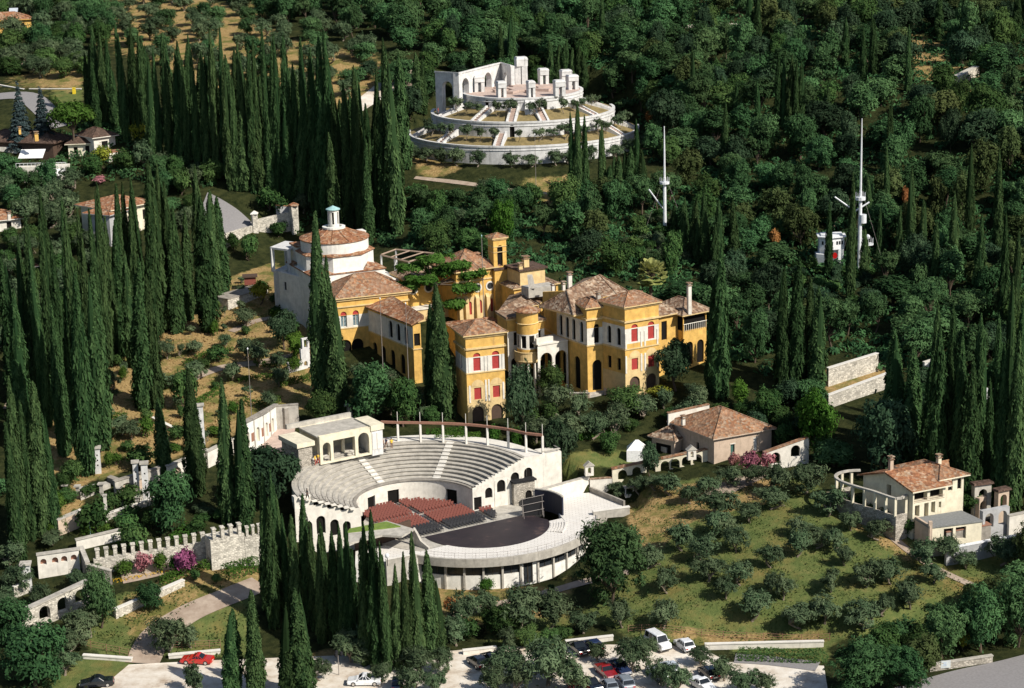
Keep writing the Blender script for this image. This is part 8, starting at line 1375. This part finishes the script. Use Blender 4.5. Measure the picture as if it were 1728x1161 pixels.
tufts([GREEN[0]], 26000, 'f_grass', 'grass tufts over the green olive slope', .22, 'grass'); tufts([GREEN[1]], 5000, 'f_grass', 'grass tufts on the lower left lawn', .26, 'grass'); tufts([DRY[0]], 16000, 'f_straw', 'dry straw grass on the golden garden slope', .30, 'grass')
# ================================================================ cars
def car_body(L_, W_, Hh, hood, boot, prof):
    pass
def loft(mb, secs, mi=0):
    for a, b in zip(secs, secs[1:]):
        n = len(a)
        for i in range(n): j = (i + 1) % n; mb.face([a[i], a[j], b[j], b[i]], mi)
    mb.face(secs[0][::-1], mi); mb.face(secs[-1], mi)
def make_car(paint, kind, label, loc, rz, group=None, name='parked_car'):
    """front of the car towards +x; body, cabin glass, wheels, lamps, plates"""
    t = thing(name, label, 'van' if kind == 'van' else 'car', (0, 0, 0), group)
    L_, W_, zr, zw = {'saloon': (4.4, 1.7, 1.38, .92), 'hatch': (3.8, 1.62, 1.42, .92), 'estate': (4.4, 1.7, 1.44, .92), 'van': (4.6, 1.75, 1.95, 1.15), 'coupe': (4.3, 1.72, 1.26, .86)}[kind]
    h, w = L_ / 2, W_ / 2
    def sec(x, z0, z1, ww, tz): return [(x, -ww, z0), (x, ww, z0), (x, ww + .02, z0 + (z1 - z0) * .45), (x, ww * tz, z1), (x, -ww * tz, z1), (x, -ww - .02, z0 + (z1 - z0) * .45)]
    hz = zw - (.14 if kind != 'van' else .05); bz = zw - (.02 if kind in ('saloon', 'coupe') else 0)
    b = MB(); loft(b, [sec(h, .38, hz - .22, w * .84, .92), sec(h - .12, .24, hz - .08, w * .95, .94), sec(h - .9, .2, hz + .03, w, .93), sec(h - 1.25, .2, zw, w, .92), sec(-h + .9, .2, bz, w, .92), sec(-h + .12, .24, bz - .04, w * .96, .93), sec(-h, .36, bz - .2, w * .88, .95)])
    body = b.build('body', paint, t)
    fx, bx = {'saloon': (.75, -.95), 'hatch': (.72, -1.45), 'estate': (.75, -1.75), 'van': (1.35, -2.0), 'coupe': (.6, -1.0)}[kind]; s = {'hatch': .25, 'estate': .22, 'van': .12}.get(kind, .6)
    f2 = fx - (.55 if kind != 'van' else .45); b2 = bx + s; wr = w * .78; ww = w * .93
    g = MB(); g.hexa([(fx, -ww, zw - .03), (fx, ww, zw - .03), (bx, ww, zw - .03), (bx, -ww, zw - .03)], [(f2, -wr, zr - .05), (f2, wr, zr - .05), (b2, wr, zr - .05), (b2, -wr, zr - .05)]); g.build('glass', 'car_glass', t)
    r = MB(); r.hexa([(f2 + .05, -wr - .03, zr - .06), (f2 + .05, wr + .03, zr - .06), (b2 - .05, wr + .03, zr - .06), (b2 - .05, -wr - .03, zr - .06)], [(f2 - .1, -wr + .06, zr + .02), (f2 - .1, wr - .06, zr + .02), (b2 + .1, wr - .06, zr + .02), (b2 + .1, -wr + .06, zr + .02)]); r.build('roof', paint, t)
    for sy in (-1, 1):
        p = MB()
        for k in (0, .36, .68, 1): 
            xb, xt = fx + (bx - fx) * k, f2 + (b2 - f2) * k; p.tube([(xb, sy * (ww + .012), zw - .03), (xt, sy * (wr + .012), zr - .05)], .04, 4)
        p.build('window_pillar', paint, t)
    for x in (h - .85, -h + .8):
        for sy in (-1, 1):
            m = MB(); m.tube([(x, sy * (w - .16), .3), (x, sy * (w + .02), .3)], .31, 14); wl = m.build('wheel', 'rubber', t); m = MB(); m.tube([(x, sy * (w + .0), .3), (x, sy * (w + .035), .3)], .19, 10); q = m.build('hubcap', 'chrome', None); q.parent = wl
    for sy in (-1, 1):
        m = MB(); m.box((h - .035, sy * w * .62, hz - .36), .08, .34, .16); m.build('headlight', 'lamp_clear', t); m = MB(); m.box((-h + .03, sy * w * .68, bz - .34), .08, .30, .18); m.build('tail_light', 'lamp_red', t); m = MB(); m.box((fx - .1, sy * (w + .08), zw), .12, .18, .13); m.build('mirror', paint, t)
    for x, zz in ((h + .0, .38), (-h - .0, bz - .46)): m = MB(); m.box((x, 0, zz), .04, .5, .12); m.build('number_plate', 'plate', t)
    m = MB()
    for x in (h - .02, -h + .02): m.box((x, 0, .3), .14, W_ * .9, .14)
    m.build('bumper', 'rubber' if kind != 'coupe' else paint, t)
    t.location = [float(v) for v in loc]; t.rotation_euler.z = rz; return t
def car(paint, kind, label, px, py, deg, group=None): p = G(px, py); return make_car(paint, kind, label, (p[0], p[1], max(p[2], gz(p[0], p[1])) + .09), R(deg), group)
car('car_red', 'coupe', 'bright red coupe parked side-on by the path gate', 333, 1119, 172)
car('car_black', 'saloon', 'black car cut by the lower left picture edge', 164, 1158, 188)
car('car_white', 'saloon', 'white car half under an olive by the lamp post', 615, 1155, 178)
car('car_blue', 'hatch', 'blue car hidden under the olives right of the white one', 672, 1160, 90)
car('car_black', 'hatch', 'black car, left of two behind the cypress clump', 806, 1124, 118); car('car_black', 'saloon', 'black car, right of two behind the cypress clump', 831, 1119, 118)
car('car_black', 'hatch', 'dark car partly under an olive next to the black pair', 866, 1118, 118); car('car_silver', 'hatch', 'grey-green car mostly hidden by an olive above the dark pair', 920, 1104, 118)
car('car_black', 'saloon', 'black car, left of the pair against the low white wall', 976, 1100, 112); car('car_blue', 'hatch', 'dark blue car, right of the pair against the low white wall', 1001, 1096, 112)
car('car_white', 'van', 'white van nosing out from the low wall', 1110, 1092, -62); car('car_white', 'hatch', 'small white car right beside the white van', 1155, 1095, 112)
car('car_dark_red', 'saloon', 'dark red car in the middle of the car park', 1023, 1140, -68); car('car_dark_red', 'hatch', 'maroon car at the bottom edge left of a black one', 972, 1168, 105); car('car_black', 'saloon', 'black car at the bottom edge beside the maroon one', 997, 1162, 112)
car('car_grey', 'hatch', 'grey car in front of the dark red one', 1028, 1164, 105); car('car_grey', 'estate', 'greenish grey car right of the grey one at the bottom edge', 1054, 1158, 105); car('car_blue', 'saloon', 'blue car under the olive right of the dark red one', 1046, 1134, -68)
car('car_silver', 'saloon', 'pale blue car half hidden between two olives', 1110, 1142, 112); car('car_silver', 'hatch', 'silver car behind the olive in the middle of the car park', 1130, 1134, 112); car('car_white', 'saloon', 'white car at the bottom edge right of the middle olives', 1185, 1162, -60); car('car_black', 'hatch', 'black car beside the dark clipped tree at the bottom', 1196, 1142, 112)

# ================================================================ people, small in the view but whole figures
def person(label, p, face, shirt, trousers, pose='stand', h=1.72, group=None):
    """one skin-grown body; clothing and hair ride on it"""
    t = thing('person', label, 'person', (0, 0, 0), group); k = h / 1.75
    J = {'pel': (0, 0, .92), 'bel': (0, .01, 1.08), 'chest': (0, .0, 1.32), 'neck': (0, .01, 1.50), 'head': (0, -.01, 1.60), 'crown': (0, 0, 1.72)}
    rad = {'pel': (.15, .11), 'bel': (.135, .10), 'chest': (.165, .115), 'neck': (.055, .055), 'head': (.085, .10), 'crown': (.065, .075)}
    E_ = [('pel', 'bel'), ('bel', 'chest'), ('chest', 'neck'), ('neck', 'head'), ('head', 'crown')]
    for s, nm in ((-1, 'r'), (1, 'l')):
        sw = .14 * s if pose == 'walk' else 0.
        J.update({'hip' + nm: (.09 * s, 0, .88), 'kn' + nm: (.10 * s, -.04 + sw * .9, .48), 'an' + nm: (.10 * s, .02 + sw * 1.6, .09), 'to' + nm: (.11 * s, -.15 + sw * 1.6, .03), 'sh' + nm: (.19 * s, .0, 1.43), 'el' + nm: (.26 * s, .04 - sw, 1.14), 'wr' + nm: (.25 * s, -.08 - sw * 1.3, .90), 'ha' + nm: (.25 * s, -.11 - sw * 1.3, .80)})
        rad.update({'hip' + nm: (.095, .1), 'kn' + nm: (.062, .065), 'an' + nm: (.042, .045), 'to' + nm: (.04, .03), 'sh' + nm: (.062, .062), 'el' + nm: (.042, .042), 'wr' + nm: (.03, .026), 'ha' + nm: (.042, .022)})
        E_ += [('pel', 'hip' + nm), ('hip' + nm, 'kn' + nm), ('kn' + nm, 'an' + nm), ('an' + nm, 'to' + nm), ('chest', 'sh' + nm), ('sh' + nm, 'el' + nm), ('el' + nm, 'wr' + nm), ('wr' + nm, 'ha' + nm)]
        for f in range(5):
            fx = (-.028 + .014 * f) if f < 4 else 0; tip = (.25 * s + (.05 * -s if f == 4 else 0), -.12 - sw * 1.3 + fx, .80 - (.07 + .012 * (1.5 - abs(f - 1.5)) if f < 4 else .03)); J['f%d%s' % (f, nm)] = tip; rad['f%d%s' % (f, nm)] = (.009, .009); E_.append(('ha' + nm, 'f%d%s' % (f, nm)))
    names = list(J); me = bpy.data.meshes.new('body'); me.from_pydata([tuple(c * k for c in J[n]) for n in names], [(names.index(a), names.index(b)) for a, b in E_], []); o = bpy.data.objects.new('body', me); COL.objects.link(o); o.parent = t
    sk = o.modifiers.new('skin', 'SKIN'); sv = me.skin_vertices[0] if me.skin_vertices else None
    if sv is None:
        bpy.context.view_layer.objects.active = o
    if me.skin_vertices:
        for i, n in enumerate(names): me.skin_vertices[0].data[i].radius = tuple(r * k for r in rad[n]); me.skin_vertices[0].data[i].use_root = n == 'pel'
    o.modifiers.new('sub', 'SUBSURF').levels = 1; me.materials.append(MATS['skin'])
    def shell(nm, prof, mat): m = MB(); [m.lathe((x * k, y * k), [(r * k, z * k) for r, z in pr], 12) for x, y, pr in prof]; q = m.build(nm, mat, None); q.parent = t; return q
    m = MB(); R2 = lambda z, a, b: [(a * k * math.cos(i * math.pi / 6), b * k * math.sin(i * math.pi / 6), z * k) for i in range(12)]
    loft(m, [R2(.93, .185, .14), R2(1.1, .165, .13), R2(1.32, .205, .145), R2(1.44, .19, .11), R2(1.50, .08, .075)])
    for s in (-1, 1): el = V(J['ell' if s > 0 else 'elr']) * k; sh = V(J['shl' if s > 0 else 'shr']) * k; m.tube([sh, sh * .3 + el * .7], [.085 * k, .07 * k], 8)
    q = m.build('shirt', shirt, None); q.parent = t
    m = MB(); loft(m, [R2(.80, .19, .15), R2(.98, .185, .145)])
    for s, nm in ((-1, 'r'), (1, 'l')): m.tube([V(J['hip' + nm]) * k, V(J['kn' + nm]) * k, V(J['an' + nm]) * k + (0, 0, .05)], [.115 * k, .085 * k, .07 * k], 8)
    q = m.build('trousers', trousers, None); q.parent = t
    m = MB(); m.lathe((0, .025 * k), [(.02, 1.79 * k), (.075 * k, 1.765 * k), (.105 * k, 1.69 * k), (.10 * k, 1.62 * k), (.085 * k, 1.60 * k)], 12); q = m.build('hair', 'hair', None); q.parent = t
    t.location = [float(x) for x in p]; t.rotation_euler.z = R(face); return t
person('person in a yellow shirt standing at the right corner of the loggia', P(661, 757, 12.06), 20, 'shirt_yellow', 'cloth_brown'); person('person in navy beside the yellow shirt at the loggia corner', P(652, 756, 12.06), -30, 'shirt_navy', 'cloth_brown', 'walk'); person('person in dark brown closest to the loggia wall', P(647, 758, 12.06), 60, 'cloth_brown', 'cloth_black')
person('person in a yellow top at the left end of the loggia', P(537, 783, 12.06), 150, 'shirt_yellow', 'trousers_red', 'walk'); person('person in yellow and red just left of the other at the loggia', P(532, 785, 12.06), 80, 'shirt_yellow', 'trousers_red'); person('person in black alone at the left rim of the seating tiers', P(519, 843, 11.7), 120, 'cloth_black', 'cloth_black', 'walk')
p_ = P(736, 186, 45.0); person('person in red leaning on the middle ring wall of the mausoleum', (MAU[0] + 19.6 * math.cos(R(196)), MAU[1] + 19.6 * math.sin(R(196)), 44.75), 90, 'trousers_red', 'shirt_navy')
